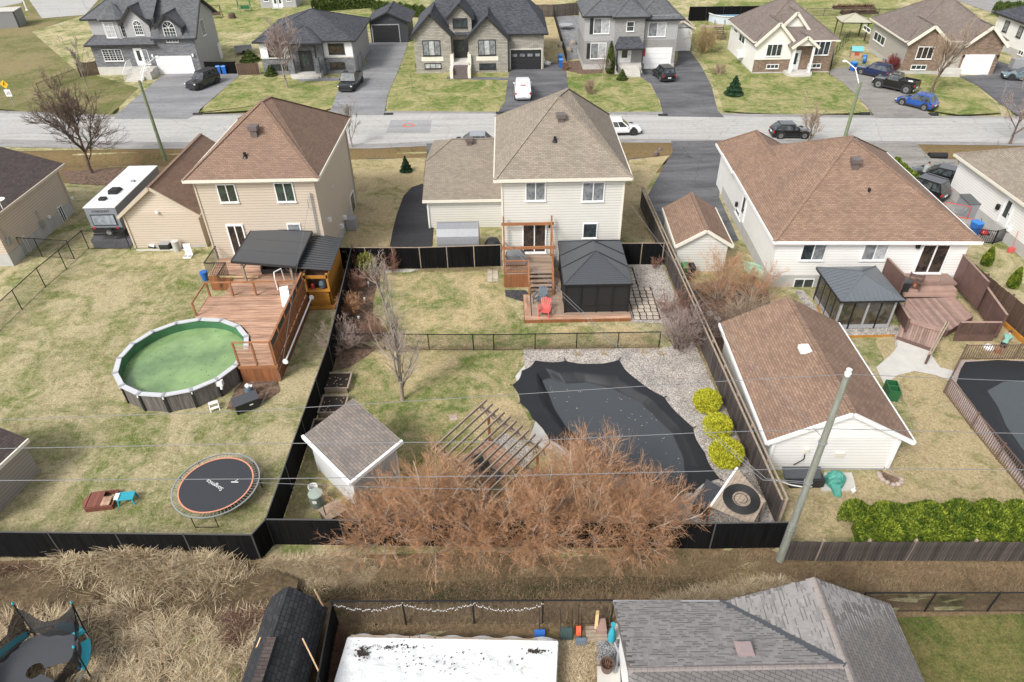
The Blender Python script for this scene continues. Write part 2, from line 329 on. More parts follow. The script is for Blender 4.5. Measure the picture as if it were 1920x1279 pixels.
# ---------------------------------------------------------------- house kit
WCACHE={}
class House:
 def __init__(s,name,label,cat,loc,rz=0,group=None):
  s.root=thing(name,label,cat,loc,rz,group);s.M=Matrix.Translation(loc)@Matrix.Rotation(rz,4,'Z');s.I=s.M.inverted()
 def at(s,px,py,z):return s.I@A(px,py,z+s.M.translation.z)
 def ony(s,px,py,y):
  e=s.I@EYE;d=(s.I.to_3x3()@_ray(px,py));return e+d*((y-e.y)/d.y)
 def onx(s,px,py,x):
  e=s.I@EYE;d=(s.I.to_3x3()@_ray(px,py));return e+d*((x-e.x)/d.x)
 def part(s,name,mb,mat,**k):return part(s.root,name,mb,mat,**k)
 def wall(s,pts,z0,z1,mat,name='wall'):return s.part(name,MB().prism(pts,z0,z1),mat)
 def rect(s,x0,y0,x1,y1,z0,z1,mat,name='wall'):return s.part(name,MB().box(x0,y0,z0,x1,y1,z1),mat)
 def gable(s,x0,x1,y,z0,zt,mat,t=.2,xm=None,axis='x',name='gable_wall',zb=None):
  """upright triangle; axis x: spans x at y..y+t ; axis y: spans y at x=y..y+t"""
  xm=(x0+x1)/2 if xm is None else xm
  m=MB();tri=[(x0,z0),(x1,z0),(xm,zt)]
  if zb is not None:tri=[(x0,zb),(x1,zb),(x1,z0),(xm,zt),(x0,z0)]
  if axis=='x':m.hexa([(a,y,b)for a,b in tri],[(a,y+t,b)for a,b in tri])
  else:m.hexa([(y,a,b)for a,b in tri],[(y+t,a,b)for a,b in tri])
  return s.part(name,m,mat)
 def roof(s,polys,mat,ridges=(),eaves=(),emat=None,t=.16,capmat=None,name='roof'):
  m=MB()
  for p in polys:m.slab(p,t)
  r=s.part(name,m,mat)
  for a,b in ridges:
   part(r,'ridge_cap',MB().beam(Vector(a)+Vector((0,0,.012)),Vector(b)+Vector((0,0,.012)),.24,.05),capmat or mat)
  if eaves:
   for a,b in eaves:
    a=Vector(a);b=Vector(b);part(r,'gutter',MB().beam(a-Vector((0,0,.09)),b-Vector((0,0,.09)),.13,.2),emat or M['white'])
  return r
 def hip(s,x0,y0,x1,y1,z,h,mat,emat=None,inset=None,apex=None,**k):
  w_,d_=x1-x0,y1-y0
  if apex:(a,b)=apex
  elif w_>d_:
   i=inset or d_/2;ym=(y0+y1)/2;a,b=(x0+i,ym,z+h),(x1-i,ym,z+h)
  else:
   i=inset or w_/2;xm=(x0+x1)/2;a,b=(xm,y0+i,z+h),(xm,y1-i,z+h)
  c=[(x0,y0,z),(x1,y0,z),(x1,y1,z),(x0,y1,z)]
  if w_>d_ and not apex:P=[[c[0],c[1],b,a],[c[1],c[2],b],[c[2],c[3],a,b],[c[3],c[0],a]];R=[(a,b),(c[0],a),(c[3],a),(c[1],b),(c[2],b)]
  else:P=[[c[0],c[1],a],[c[1],c[2],b,a],[c[2],c[3],b],[c[3],c[0],a,b]];R=[(a,b),(c[0],a),(c[1],a),(c[2],b),(c[3],b)]
  if(Vector(a)-Vector(b)).length<.02:R=R[1:];P=[[v for i,v in enumerate(p)if i==0 or tuple(v)!=tuple(p[i-1])]for p in P]
  E_=[(c[i],c[(i+1)%4])for i in range(4)]
  return s.roof(P,mat,R,E_,emat,**k)
 def gableroof(s,x0,x1,y0,y1,z,h,mat,axis='y',emat=None,xm=None,**k):
  """ridge runs along `axis`; (x0,x1) is across the ridge when axis is y"""
  if axis=='y':
   m_=(x0+x1)/2 if xm is None else xm;a,b=(m_,y0,z+h),(m_,y1,z+h)
   P=[[(x0,y0,z),a,b,(x0,y1,z)],[(x1,y0,z),(x1,y1,z),b,a]]
   E_=[((x0,y0,z),(x0,y1,z)),((x1,y0,z),(x1,y1,z))];V=[((x0,y0,z),a),((x1,y0,z),a)]
  else:
   m_=(y0+y1)/2;a,b=(x0,m_,z+h),(x1,m_,z+h)
   P=[[(x0,y0,z),(x1,y0,z),b,a],[(x0,y1,z),a,b,(x1,y1,z)]]
   E_=[((x0,y0,z),(x1,y0,z)),((x0,y1,z),(x1,y1,z))];V=[((x0,y0,z),a),((x0,y1,z),a),((x1,y0,z),b),((x1,y1,z),b)]
  r=s.roof(P,mat,[(a,b)],E_,emat,**k)
  g=MB()
  for p,q in V:g.beam(Vector(p)-Vector((0,0,.1)),Vector(q)-Vector((0,0,.1)),.1,.22)
  part(r,'verge_trim',g,emat or M['white']);return r
 def win(s,pos,w_,h_,face=0,n=2,fr=None,gl=None,grid=None,d=.07,b=.075,sill=True,name='window',arch=False,horiz=False):
  """pos = centre on the wall (local), face in degrees (0 looks to -y)"""
  fr=fr or M['white'];gls=gl if isinstance(gl,(list,tuple))else[gl or M['gl']]*n
  f=MB();W2,H2=w_/2,h_/2
  f.box(-W2,-d,-H2,W2,.02,-H2+b).box(-W2,-d,H2-b,W2,.02,H2).box(-W2,-d,-H2+b,-W2+b,.02,H2-b).box(W2-b,-d,-H2+b,W2,.02,H2-b)
  iw=(w_-2*b-(n-1)*b*.8)/n;ih=h_-2*b
  for i in range(n-1):
   x=-W2+b+(i+1)*iw+i*b*.8;f.box(x,-d,-H2+b,x+b*.8,.02,H2-b)
  if grid:
   for i in range(n):
    x=-W2+b+i*(iw+b*.8)
    for k in range(1,grid[0]):f.box(x+iw*k/grid[0]-.014,-d*.8,-H2+b,x+iw*k/grid[0]+.014,-d*.4,H2-b)
    for k in range(1,grid[1]):f.box(x,-d*.79,-H2+b+ih*k/grid[1]-.014,x+iw,-d*.41,-H2+b+ih*k/grid[1]+.014)
  if sill:f.box(-W2-.04,-d-.05,-H2-.05,W2+.04,.02,-H2-.002)
  if arch:
   f.ring_arch(W2,H2,d,b)if False else None
   for i in range(10):
    t0=math.pi*i/10;t1=math.pi*(i+1)/10;P=lambda r,t,y:(r*math.cos(t),y,H2+.001+r*math.sin(t))
    f.hexa([P(W2-b,t0,-d),P(W2,t0,-d),P(W2,t1,-d),P(W2-b,t1,-d)],[P(W2-b,t0,.02),P(W2,t0,.02),P(W2,t1,.02),P(W2-b,t1,.02)])
   for t0 in(.8,1.57,2.34):f.beam((0,-d*.6,H2),(math.cos(t0)*(W2-b),-d*.6,H2+math.sin(t0)*(W2-b)),.04,.03,(0,1,0))
  o=s.part(name,f,fr,loc=pos,rz=rad(face))
  for i in range(n):
   x=-W2+b+i*(iw+b*.8);part(o,'pane',MB().box(x,-d*.45,-H2+b,x+iw,-.004,H2-b),gls[i%len(gls)])
  if arch:
   a_=MB();pts=[(math.cos(math.pi*i/10)*(W2-b),H2+math.sin(math.pi*i/10)*(W2-b))for i in range(11)]
   a_.hexa([(x,-d*.45,z)for x,z in pts],[(x,-.004,z)for x,z in pts]);part(o,'pane',a_,gls[0])
  return o
 def winpx(s,x0,y0,x1,y1,y=None,x=None,face=0,**k):
  """window whose photo corners are known, on local plane y= or x="""
  p,q=(s.ony(x0,y0,y),s.ony(x1,y1,y))if y is not None else(s.onx(x0,y0,x),s.onx(x1,y1,x))
  c=(p+q)/2;w_=abs(q.x-p.x)if y is not None else abs(q.y-p.y)
  return s.win(c,max(w_,.3),max(abs(p.z-q.z),.25),face,**k)
 def door(s,pos,w_,h_,face=0,mat=None,lite=True,name='door',hinge=1,fr=None):
  """pos = bottom centre"""
  fr=fr or M['white'];f=MB();W2=w_/2
  f.box(-W2-.1,-.08,0,-W2,.02,h_+.1).box(W2,-.08,0,W2+.1,.02,h_+.1).box(-W2,-.08,h_,W2,.02,h_+.1).box(-W2,-.05,.02,W2,-.005,h_)
  o=s.part(name,f,[mat or fr],loc=pos,rz=rad(face))
  if lite:part(o,'pane',MB().box(-W2*.5,-.062,h_*.3,W2*.5,-.05,h_*.9),M['gl'])
  part(o,'handle',MB().box(W2*.72,-.1,h_*.46,W2*.82,-.05,h_*.52),M['blackmetal']);return o
 def patio(s,x0,y0,x1,y1,yl,fr=None,gl=None):
  p,q=s.ony(x0,y0,yl),s.ony(x1,y1,yl);c=(p+q)/2
  return s.win(c,abs(q.x-p.x),abs(p.z-q.z),0,2,fr,gl or M['gl5'],b=.1,d=.1,name='patio_door')
 def garage(s,pos,w_,h_,face=0,mat=None,rows=4,fr=None,lites=False):
  f=MB();W2=w_/2;f.box(-W2-.12,-.06,0,-W2,.02,h_+.12).box(W2,-.06,0,W2+.12,.02,h_+.12).box(-W2,-.06,h_,W2,.02,h_+.12)
  o=s.part('garage_door',f,fr or M['white'],loc=pos,rz=rad(face))
  for i in range(rows):
   part(o,'panel',MB().box(-W2,-.045,h_*i/rows+.012,W2,-.005,h_*(i+1)/rows-.012),mat or M['white'])
  if lites:
   for i in range(4):
    x=-W2+w_*(i+.5)/4;part(o,'pane',MB().box(x-w_*.08,-.055,h_*.66,x+w_*.08,-.046,h_*.8),M['gl2'])
  return o
 def vent(s,p,kind='box'):
  if kind=='box':s.part('roof_vent',MB().box(p[0]-.22,p[1]-.22,p[2]-.5,p[0]+.22,p[1]+.22,p[2]+.35).box(p[0]-.32,p[1]-.32,p[2]+.352,p[0]+.32,p[1]+.32,p[2]+.62),M['vent'])
  else:s.part('vent_pipe',MB().tube((p[0],p[1],p[2]-.3),(p[0],p[1],p[2]+.4),.1,n=10).lathe([(.22,0),(.14,.12)],(p[0],p[1],p[2]+.02),10),M['blackmetal'])
M['vent']=plain('brown_vent_metal',(.16,.13,.125),.45,.3)
# ================================================================ SETTING
def inpoly(p,poly):
 c=False;n=len(poly)
 for i in range(n):
  a,b=poly[i],poly[(i+1)%n]
  if(a[1]>p[1])!=(b[1]>p[1])and p[0]<(b[0]-a[0])*(p[1]-a[1])/(b[1]-a[1])+a[0]:c=not c
 return c
 # the sunken middle pool: cover outline, water outline, and the hole in the ground between them
cov=[(960,722),(978,695),(1003,676),(1060,677),(1110,682),(1161,675),(1182,702),(1245,745),(1300,802),(1322,850),(1350,898),(1300,925),(1277,937),(1230,915),(1150,890),(1080,855),(1030,825),(998,785),(975,755)]
wat=[(1016,706),(1035,700),(1060,712),(1100,710),(1150,722),(1205,750),(1262,805),(1283,850),(1288,890),(1270,905),(1200,880),(1120,835),(1065,798),(1040,760),(1030,735)]
CP=[A(x,y,.06)for x,y in cov];_c=sum((p for p in CP),Vector())/len(CP);CP=[v for i,p in enumerate(CP)for v in([p]+[((p*(1-k)+CP[(i+1)%len(CP)]*k)*(1-f)+_c*f)for k,f in((.2,.018),(.5,.03),(.8,.018))])];WP=[A(x,y,0)for x,y in wat]
PC=sum((p for p in WP),Vector())/len(WP)
def samp(poly,c,ang):
 d=Vector((math.cos(ang),math.sin(ang),0));best=None
 for i in range(len(poly)):
  p,q=poly[i],poly[(i+1)%len(poly)];ex,ey=q.x-p.x,q.y-p.y;den=d.x*ey-d.y*ex
  if abs(den)<1e-9:continue
  t=((p.x-c.x)*ey-(p.y-c.y)*ex)/den;s_=((p.x-c.x)*d.y-(p.y-c.y)*d.x)/den
  if t>0 and -1e-6<=s_<=1+1e-6:best=t if best is None else max(best,t)
 return best or .1
HOLE=[]
for i in range(60):
 an=6.28318*i/60;ro=samp(CP,PC,an);ri=min(samp(WP,PC,an),ro*.93);r=ri+(ro-ri)*.6;HOLE.append((PC.x+r*math.cos(an),PC.y+r*math.sin(an)))
def ditchz(x,y):
 z=0.0
 if 0<x<10 and 20<y<33 and inpoly((x,y),HOLE):return -.8
 yc=64.7-.035*x;d=abs(y-yc);z-=.5*max(0,1-(d/1.7)**2)if d<1.7 else 0
 yc=78.9-.066*(x+9);d=abs(y-yc);z-=.28*max(0,1-(d/1.2)**2)if d<1.2 else 0
 yc=17.15-.0*x+.15*math.sin(x*.6);d=abs(y-yc);z-=.5*max(0,1-(d/1.25)**2)if d<1.25 else 0
 return z
def grid(name,xs,ys,mat,zf,off=0,kind='structure'):
 v=[(x,y,zf(x,y)+off)for y in ys for x in xs];n=len(xs)
 f=[(j*n+i,j*n+i+1,(j+1)*n+i+1,(j+1)*n+i)for j in range(len(ys)-1)for i in range(n-1)]
 me=bpy.data.meshes.new(name);me.from_pydata(v,[],f);me.materials.append(mat);me.polygons.foreach_set('use_smooth',[True]*len(f))
 return tag(link(name,me),None,None,None,kind)
def fr(a,b,s):return list(np.arange(a,b,s))
GX=[-900,-400,-200]+fr(-110,-2.4,2.5)+fr(-2.4,12,.3)+fr(12,110,2.5)+[110,200,400,900]
GY=[-300,-60,0,10]+fr(14,20,.35)+fr(20,33,.3)+fr(33,59,6.5)+fr(59.5,86,.4)+fr(86,180,12)+[180,300,600,1500]
grid('ground',GX,GY,M['lawn'],ditchz)
grid('rear_ditch_bank',fr(-60,60.1,1.2),fr(11,19.0,.3),M['weeds'],lambda x,y:ditchz(x,y)+.02+.03*math.sin(x*1.7+y*2.2)*math.sin(y*3.1+x))
grid('roadside_bank',fr(-90,90.1,2.5),fr(60.5,69.0,.3),M['bank'],ditchz,.012)
LV=[0.0]
def sheet(name,pts,mat,lvl=1,kind='structure',z=None,world=False,th=0):
 P=[(p[0],p[1])if world else tuple(A(p[0],p[1],0))[:2]for p in pts];LV[0]+=.0006;z=.004*lvl+.014+LV[0]if z is None else z
 m=MB()
 if name=='pool_gravel':
  from mathutils.geometry import tessellate_polygon
  o=[Vector((x,y,0))for x,y in P];h=[Vector((x,y,0))for x,y in HOLE];al=[(v.x,v.y,z)for v in o+h]
  for t3 in tessellate_polygon([o,h]):
   a,b,c=(Vector(al[k])for k in t3);m.q(*((a,b,c)if(b-a).cross(c-a).z>0 else(a,c,b)))
 elif th:m.prism(P,z-th,z)
 else:
  a=sum(P[i][0]*P[(i+1)%len(P)][1]-P[(i+1)%len(P)][0]*P[i][1]for i in range(len(P)))
  m.q(*[(x,y,z)for x,y in(P if a>0 else P[::-1])])
 return tag(part(None,name,m,mat),None,None,None,kind)
 # lawns of their own kind
sheet('field',[(-400,205),(0,205),(100,215),(205,218),(260,165),(140,130),(60,60),(160,28),(200,0),(-300,-30)],M['field'],1)
sheet('front_lawn',[(350,214),(372,213),(440,147),(560,146),(640,150),(630,180),(622,204),(600,208),(480,207)],M['green'],2)
sheet('front_lawn',[(727,209),(727,175),(752,125),(766,82),(785,60),(960,60),(953,135),(948,190),(938,210)],M['green'],2)
sheet('front_lawn',[(1064,135),(1064,170),(1088,211),(1190,212),(1240,210),(1232,180),(1208,143),(1195,128),(1090,130)],M['green'],2)
sheet('front_lawn',[(1020,118),(1000,0),(1040,0),(1046,60),(1062,116),(1048,118)],M['straw'],2)
sheet('gravel_yard',[(1042,30),(1092,30),(1092,110),(1060,113)],M['gravel_grey'],2)
sheet('front_lawn',[(1356,208),(1340,150),(1310,100),(1290,60),(1350,0),(1640,0),(1560,134),(1590,165),(1625,205),(1630,212),(1500,215),(1400,212)],M['green'],2)
sheet('front_lawn',[(1735,207),(1700,165),(1680,130),(1800,146),(1835,165),(1872,199),(1878,212),(1800,216)],M['green'],2)
sheet('back_lawn_far',[(380,-60),(380,60),(690,60),(780,30),(800,-60)],M['green'],1)
sheet('back_lawn_far',[(1500,-40),(1440,40),(1600,100),(1660,60),(1700,-40)],M['green'],1)
sheet('side_yard',[(655,300),(798,296),(793,348),(757,368),(738,430),(730,462),(655,466),(640,440),(668,380)],M['straw'],1)
sheet('side_yard',[(1180,300),(1255,292),(1225,330),(1205,372),(1240,430),(1240,445),(1165,445),(1165,340)],M['straw'],1)
sheet('side_yard',[(1640,640),(1800,560),(2000,640),(2050,1000),(1480,1010),(1455,900),(1650,890),(1720,800)],M['straw'],1)
sheet('rear_lawn',[(1660,1160),(2000,1150),(2100,1500),(1600,1500)],lawnmat('olive_lawn',(.24,.21,.08),(.11,.14,.035),(.15,.12,.06),.55),1,z=.055)
sheet('middle_lawn',[(668,508),(945,508),(948,560),(985,612),(1185,612),(1240,640),(1232,656),(985,656),(958,722),(998,800),(1000,860),(900,930),(760,960),(560,1018),(518,1018),(628,700),(640,640)],M['mid'],0)
# road
sheet('road_shoulder',[(-900,206),(0,208),(230,217),(620,211),(730,209),(1088,211),(1240,210),(1400,214),(1640,217),(1740,218),(1920,219),(2800,219),(2800,262),(1920,274),(1700,271),(1500,270),(1180,268),(900,270),(700,279),(400,279),(240,280),(0,276),(-900,276)],M['shoulder'],3)
sheet('road',[(-900,209),(0,212),(220,221),(620,214),(730,213),(960,214),(1240,217),(1400,219),(1640,222),(1920,223),(2800,223),(2800,262),(1920,269),(1700,265),(1500,263),(1180,261),(900,262),(700,270),(400,268),(220,266),(0,262),(-900,262)],M['road'],4)
sheet('road_patch',[(733,226),(810,226),(806,250),(723,250)],M['patch'],5)
mm=MB();cpt=A(766,236);mm.ring((cpt.x,cpt.y),.48,.62,0,.004,24)
setting('road_paint_ring',mm,plain('orange_paint',(.65,.12,.04),.8)).location=(0,0,.06)
# driveways
sheet('driveway',[(214,224),(217,217),(262,178),(304,142),(318,139),(447,137),(448,143),(376,205),(372,213),(352,224)],M['drive_grey'],6)
sheet('driveway',[(612,217),(622,204),(640,152),(560,153),(558,147),(660,145),(686,120),(690,80),(766,80),(750,125),(727,178),(720,216)],M['drive_grey'],6)
sheet('driveway',[(930,217),(947,190),(952,151),(838,149),(838,144),(953,146),(955,131),(1020,129),(1022,119),(1048,118),(1062,135),(1066,172),(1092,218)],M['drive_dark'],6)
sheet('driveway',[(1244,219),(1237,190),(1220,158),(1194,140),(1194,130),(1264,129),(1272,107),(1270,77),(1295,97),(1315,125),(1334,162),(1345,207),(1358,221)],M['drive_dark'],6)
sheet('driveway',[(1553,138),(1560,130),(1620,122),(1665,135),(1700,165),(1738,207),(1748,223),(1642,222),(1622,197),(1580,155)],M['gravel_drive'],6)
sheet('driveway',[(1797,144),(1860,139),(1868,114),(1930,134),(2150,180),(2200,226),(1922,226),(1900,212),(1875,195),(1832,161)],M['drive_dark'],6)
sheet('driveway',[(1258,265),(1400,264),(1350,300),(1348,370),(1385,452),(1262,452),(1238,420),(1213,370),(1245,312),(1262,285)],M['drive_dark'],6)
sheet('driveway',[(1610,268),(1716,268),(1745,298),(1795,300),(1800,330),(1780,362),(1880,455),(1835,455),(1740,390),(1690,340),(1650,300)],M['gravel_drive'],6)
sheet('driveway',[(793,345),(772,352),(757,368),(745,400),(737,430),(731,464),(810,464),(815,400)],M['drive_black'],6)
sheet('driveway',[(800,270),(925,266),(925,330),(800,330)],M['drive_dark'],6)
sheet('parking_pad',[(170,452),(178,466),(245,466),(258,440),(215,415),(190,420)],M['drive_dark'],6)
sheet('playground_court',[(40,-30),(56,2),(79,35),(160,28),(215,-35)],M['road'],2)
sheet('parking_lot',[(-200,-20),(-200,20),(0,14),(40,6),(55,-30)],M['road'],2)
sheet('parking_lot',[(1770,-30),(1790,0),(1870,28),(1960,30),(1960,-30)],M['shoulder'],2)
# front ditch water, culvert pipes
for i,pts in enumerate([[(665,296),(690,291),(790,289),(800,297),(700,300)],[(1178,293),(1190,290),(1236,290),(1232,296),(1190,298)],[(330,300),(520,297),(520,302),(330,305)]]):
 sheet('ditch_water',pts,M['water'],z=-.33)
sheet('rear_ditch_water',[(-10.5,17.1),(-9.6,17.3),(-8,17.25),(-6.5,17.3),(-4.5,17.1),(-5.5,16.95),(-8,16.9)],M['water'],z=-.42,world=True)
for px,py,dx,lab in((729,214,1,'black culvert end right of the long grey driveway'),(1242,216,-1,'black culvert end left of the curved dark driveway'),(1620,213,-1,'black culvert end left of the gravel driveway'),(938,212,-1,'black culvert end left of the white truck driveway'),(1748,214,1,'black culvert end right of the gravel driveway'),(372,214,1,'black culvert end by the driveway with the boxy dark SUV')):
 p=A(px,py);m=MB().tube((p.x-.5,p.y-.2,-.02),(p.x+.5,p.y-.2,-.02),.24,n=12)
 solo('culvert_pipe',m,M['rubber'],lab,'pipe','culvert pipes under driveways')
p=A(1753,291);q_=A(1770,293)
solo('culvert_pipe',MB().tube((p.x-.6,p.y,-.05),(p.x+1.1,p.y-.1,-.05),.32,n=14),M['rubber'],'black culvert pipe lying in the ditch before the white house roof at right','pipe')
for px,py,s,lab in((1196,295,.28,'dark rock at the ditch edge nearer the tan roof'),(1203,289,.3,'dark rock at the driveway end of the ditch')):
 p=A(px,py);solo('rock',MB().lathe([(s,-.1),(s*.8,.2),(s*.2,.35)],(p.x+2,p.y+1,-.1),7),M['vent'],lab,'rock','rocks by the ditch')
 # paths and beds of the near yards
sheet('garden_path',[(1682,628),(1752,650),(1747,668),(1762,690),(1792,697),(1784,716),(1755,705),(1715,697),(1682,705),(1658,724),(1642,690),(1668,668),(1682,652)],M['concrete'],4)
sheet('white_gravel',[(1490,545),(1505,545),(1560,615),(1680,612),(1712,640),(1680,660),(1676,631),(1565,632),(1550,640)],M['gravel'],3,'stuff')
sheet('pool_gravel',[(981,655),(1240,654),(1300,640),(1345,740),(1400,850),(1455,988),(1290,1000),(1200,960),(1040,830),(985,700)],M['gravel'],2,'stuff')
sheet('side_gravel',[(1175,492),(1242,494),(1270,560),(1296,625),(1235,607),(1183,606)],M['gravel'],2,'stuff')
sheet('fire_pit_gravel',[(905,840),(945,810),(1000,845),(990,880),(940,870)],M['gravel'],2,'stuff')
sheet('mulch_bed',[(612,700),(628,655),(680,645),(705,655),(690,668),(655,690)],M['mulch'],3,'stuff')
sheet('mulch_bed',[(640,620),(668,508),(720,500),(700,560),(700,640),(640,650)],M['mulch'],3,'stuff')
sheet('shrub_bed',[(1290,620),(1270,540),(1350,525),(1440,545),(1450,620),(1360,665),(1310,660)],M['mulch'],3,'stuff')
sheet('stone_ring_bed',[(947,545),(948,557),(985,568),(1000,560),(985,545)],M['gravel_black'],3,'stuff')
sheet('mulch_bed',[(425,768),(440,735),(455,716),(520,716),(525,735),(470,770)],M['mulch'],3,'stuff')
sheet('house_side_bed',[(1063,133),(1062,117),(1085,114),(1096,124),(1130,128),(1130,137),(1092,140)],M['mulch'],3,'stuff')
sheet('stone_slab',[(718,506),(784,506),(770,511),(718,512)],M['concrete'],4,th=.05,z=.06)
sheet('dark_leaf_litter',[(115,322),(240,315),(300,335),(230,350),(130,345)],M['mulch'],1,'stuff')
sheet('gravel_strip',[(1120,1279),(1118,1205),(1150,1170),(1165,1170),(1165,1320),(1122,1320)],M['gravel_grey'],4,'stuff',z=.06)
sheet('wet_ditch_soil',[(-70,17.75),(-9,17.7),(0,17.75),(9,17.7),(9,16.6),(-9,16.5),(-70,16.5)],lawnmat('wet_ditch',(.13,.10,.06),(.06,.06,.03),(.04,.032,.022),.45,gscale=.5),1,'stuff',z=-.36,world=True)
sheet('soil_strip',[(610,1279),(630,1180),(648,1185),(636,1279),(620,1330)],M['mulch'],4,'stuff',z=.06)
# ================================================================ HOUSES
za=lambda x,y:(130+x/6.393,y/6.393);zb=lambda x,y:(480+x/3.996,y/3.996);zd=lambda x,y:(960+x/3.996,y/3.996)
zc=lambda x,y:(1340+x/6.393,y/6.393);ze=lambda x,y:(1620+x/6.393,y/6.393)
def steps(H,x0,x1,y0,y1,ztop,n,mat,dirn=-1,name='step'):
 """flight falling towards -y from y1 (top) to y0"""
 for i in range(n):
  ya=y0+(y1-y0)*i/n;H.part(name,MB().box(x0,ya,0,x1,y1 if i==n-1 else ya+(y1-y0)/n-.003,ztop*(i+1)/(n+1)),mat)
  # ---- beige two-storey house on the left lot
rz=0
H=House('house','beige sided two-storey house with red-brown hip roof and dark patio cover behind','house',(-21.54,43.88,0),0,'houses of the street')
W=8.15;D=11.4;ZE=7.35
H.rect(0,0,W,D,.9,ZE,M['w_beige']);H.rect(-.03,-.03,W+.03,D,0,.9,M['found'],'foundation')
H.hip(-.5,-.42,W+.5,D+.42,ZE,3.45,M['r_brown'],M['cream'],apex=((4.1,4.9,10.85),(4.5,6.0,10.85)))
for x in(0,W):H.rect(x-.06,-.06,x+.06,.06,.05,ZE-.15,M['beige_t'],'corner_trim')
H.winpx(404,345,449,379,y=0,n=2,gl=M['gl4']);H.winpx(512,342,556,378,y=0,n=2,gl=M['gl4']);H.winpx(537,419,567,440,y=0,n=1,gl=M['gl2'])
H.patio(423,421,471,478,0)
H.winpx(655,370,667,392,x=W,face=90,n=1)
H.vent((4.0,2.6,9.35));H.vent((3.55,1.1,8.25),'pipe')
for px,py in((615,412),(638,424),(644,408)):
 p=H.onx(px,py,W);H.part('dryer_vent',MB().cbox((W+.12,p.y,p.z),.24,.3,.3),M['white'])
p=H.onx(622,349,W);H.part('wall_light',MB().cbox((W+.06,p.y,p.z),.1,.15,.15),M['white'])
m=MB();a=H.ony(581,362,-.12);b=H.ony(596,440,-.12);m.tube(a,b,.045);m.path([a,a+Vector((-.25,-.1,-.4)),a+Vector((-.25,-.1,-1.1)),a+Vector((0,0,-1.3))],.02)
H.part('service_mast',m,M['metal'])
H.rect(W+.1,6.0,W+.9,6.9,.05,1.0,M['grey_t'],'air_conditioner_base')
H.part('downspout',MB().beam((W+.06,D-.1,.2),(W+.06,D-.1,ZE-.1),.1,.08),M['beige_t'])
# ---- detached-looking garage wing of the left house
G_=House('garage','beige gabled garage with brown roof between trailer and beige house','garage',(-29.51,47.68,0),0)
W=5.6;D=10.6;ZE=2.95
G_.rect(0,0,W,D,0,ZE,M['w_beige']);G_.gable(0,W,0,ZE,ZE+2.05,M['w_beige'],.15)
G_.gableroof(-.32,W+.32,-.3,D+.2,ZE-.1,2.35,M['r_brown'],emat=M['beige_t'])
for x in(0,W):G_.rect(x-.07,-.07,x+.07,.05,0,ZE-.1,M['beige_t'],'downspout')
G_.part('wall_light',MB().lathe([(.14,0),(.14,.1),(.03,.2)],(2.7,-.1,3.0),10),M['white'])
G_.rect(1.1,-.04,5.6,-.01,.0,.18,M['found'],'foundation')
# ---- cream two-storey house in the middle
H=House('house','cream sided two-storey house with tan hip roof behind the black gazebo','house',(-.52,43.77,0),0,'houses of the street');HL=H
W=8.4;D=11.9;ZE=7.05
H.rect(0,0,W,D,.55,ZE,M['w_cream']);H.rect(-.03,-.03,W+.03,D,0,.55,M['found'],'foundation')
H.hip(-.5,-.42,W+.46,D+.42,ZE,3.45,M['r_tan'],M['cream'],apex=((4.15,6.2,10.5),(5.0,8.0,10.5)),capmat=M['r_tan'])
for x in(0,W):H.rect(x-.06,-.06,x+.06,.06,.05,ZE-.15,M['cream'],'corner_trim')
H.winpx(985,341,1023,376,y=0,n=2,gl=[M['gl2'],M['gl2']]);H.winpx(1092,341,1132,377,y=0,n=2,gl=[M['gl2'],M['gl2']]);H.winpx(1093,418,1119,446,y=0,n=1)
H.winpx(1094,449,1116,458,y=0,n=1)
H.patio(979,419,1024,473,0)
H.vent((4.25,4.2,9.3));H.vent((3.75,2.5,8.5),'pipe')
H.part('wall_light',MB().cbox((H.ony(1030,424,-.08)),.12,.12,.25),M['blackmetal'])
# garage wing
H=House('garage','cream garage wing with tan roof above the grey shelter tent','garage',(-6.55,50.15,0),0)
H.rect(0,0,5.9,12.5,0,2.6,M['w_cream'])
z=2.6;yr=7.4;a=(-.35,-.35,z);b=(5.95,-.35,z);c=(5.95,yr,z+2.05);d=(1.6,yr,z+2.05);e=(-.4,4.6,z+1.3)
H.roof([[a,b,c,d,e],[e,d,(-.5,12.8,z)],[d,c,(5.95,12.8,z),(-.5,12.8,z)]],M['r_tan'],[(d,c),(e,d)],[(a,b)],M['cream'])
H.rect(-.06,-.1,.06,.04,0,2.5,M['white'],'downspout');H.vent((3.2,6.7,4.4))
# ---- white house with the big brown roof
rz=rad(-2.2)
H=House('house','white sided bungalow with big red-brown roof and brown deck','house',(18.0,40.45,0),rz,'houses of the street');HM=H
W=12.7;D=14.8;ZE=3.8
H.rect(0,0,W,D,.95,ZE,M['w_white']);H.rect(-.03,-.03,W+.03,D,0,.95,M['found'],'foundation')
ap=H.I@A(1595,257,7.9)
H.hip(-.42,-.42,W+.5,D+.42,ZE,4.1,M['r_brown2'],M['white'],apex=((6.3,7.3,7.95),(6.5,7.7,7.95)))
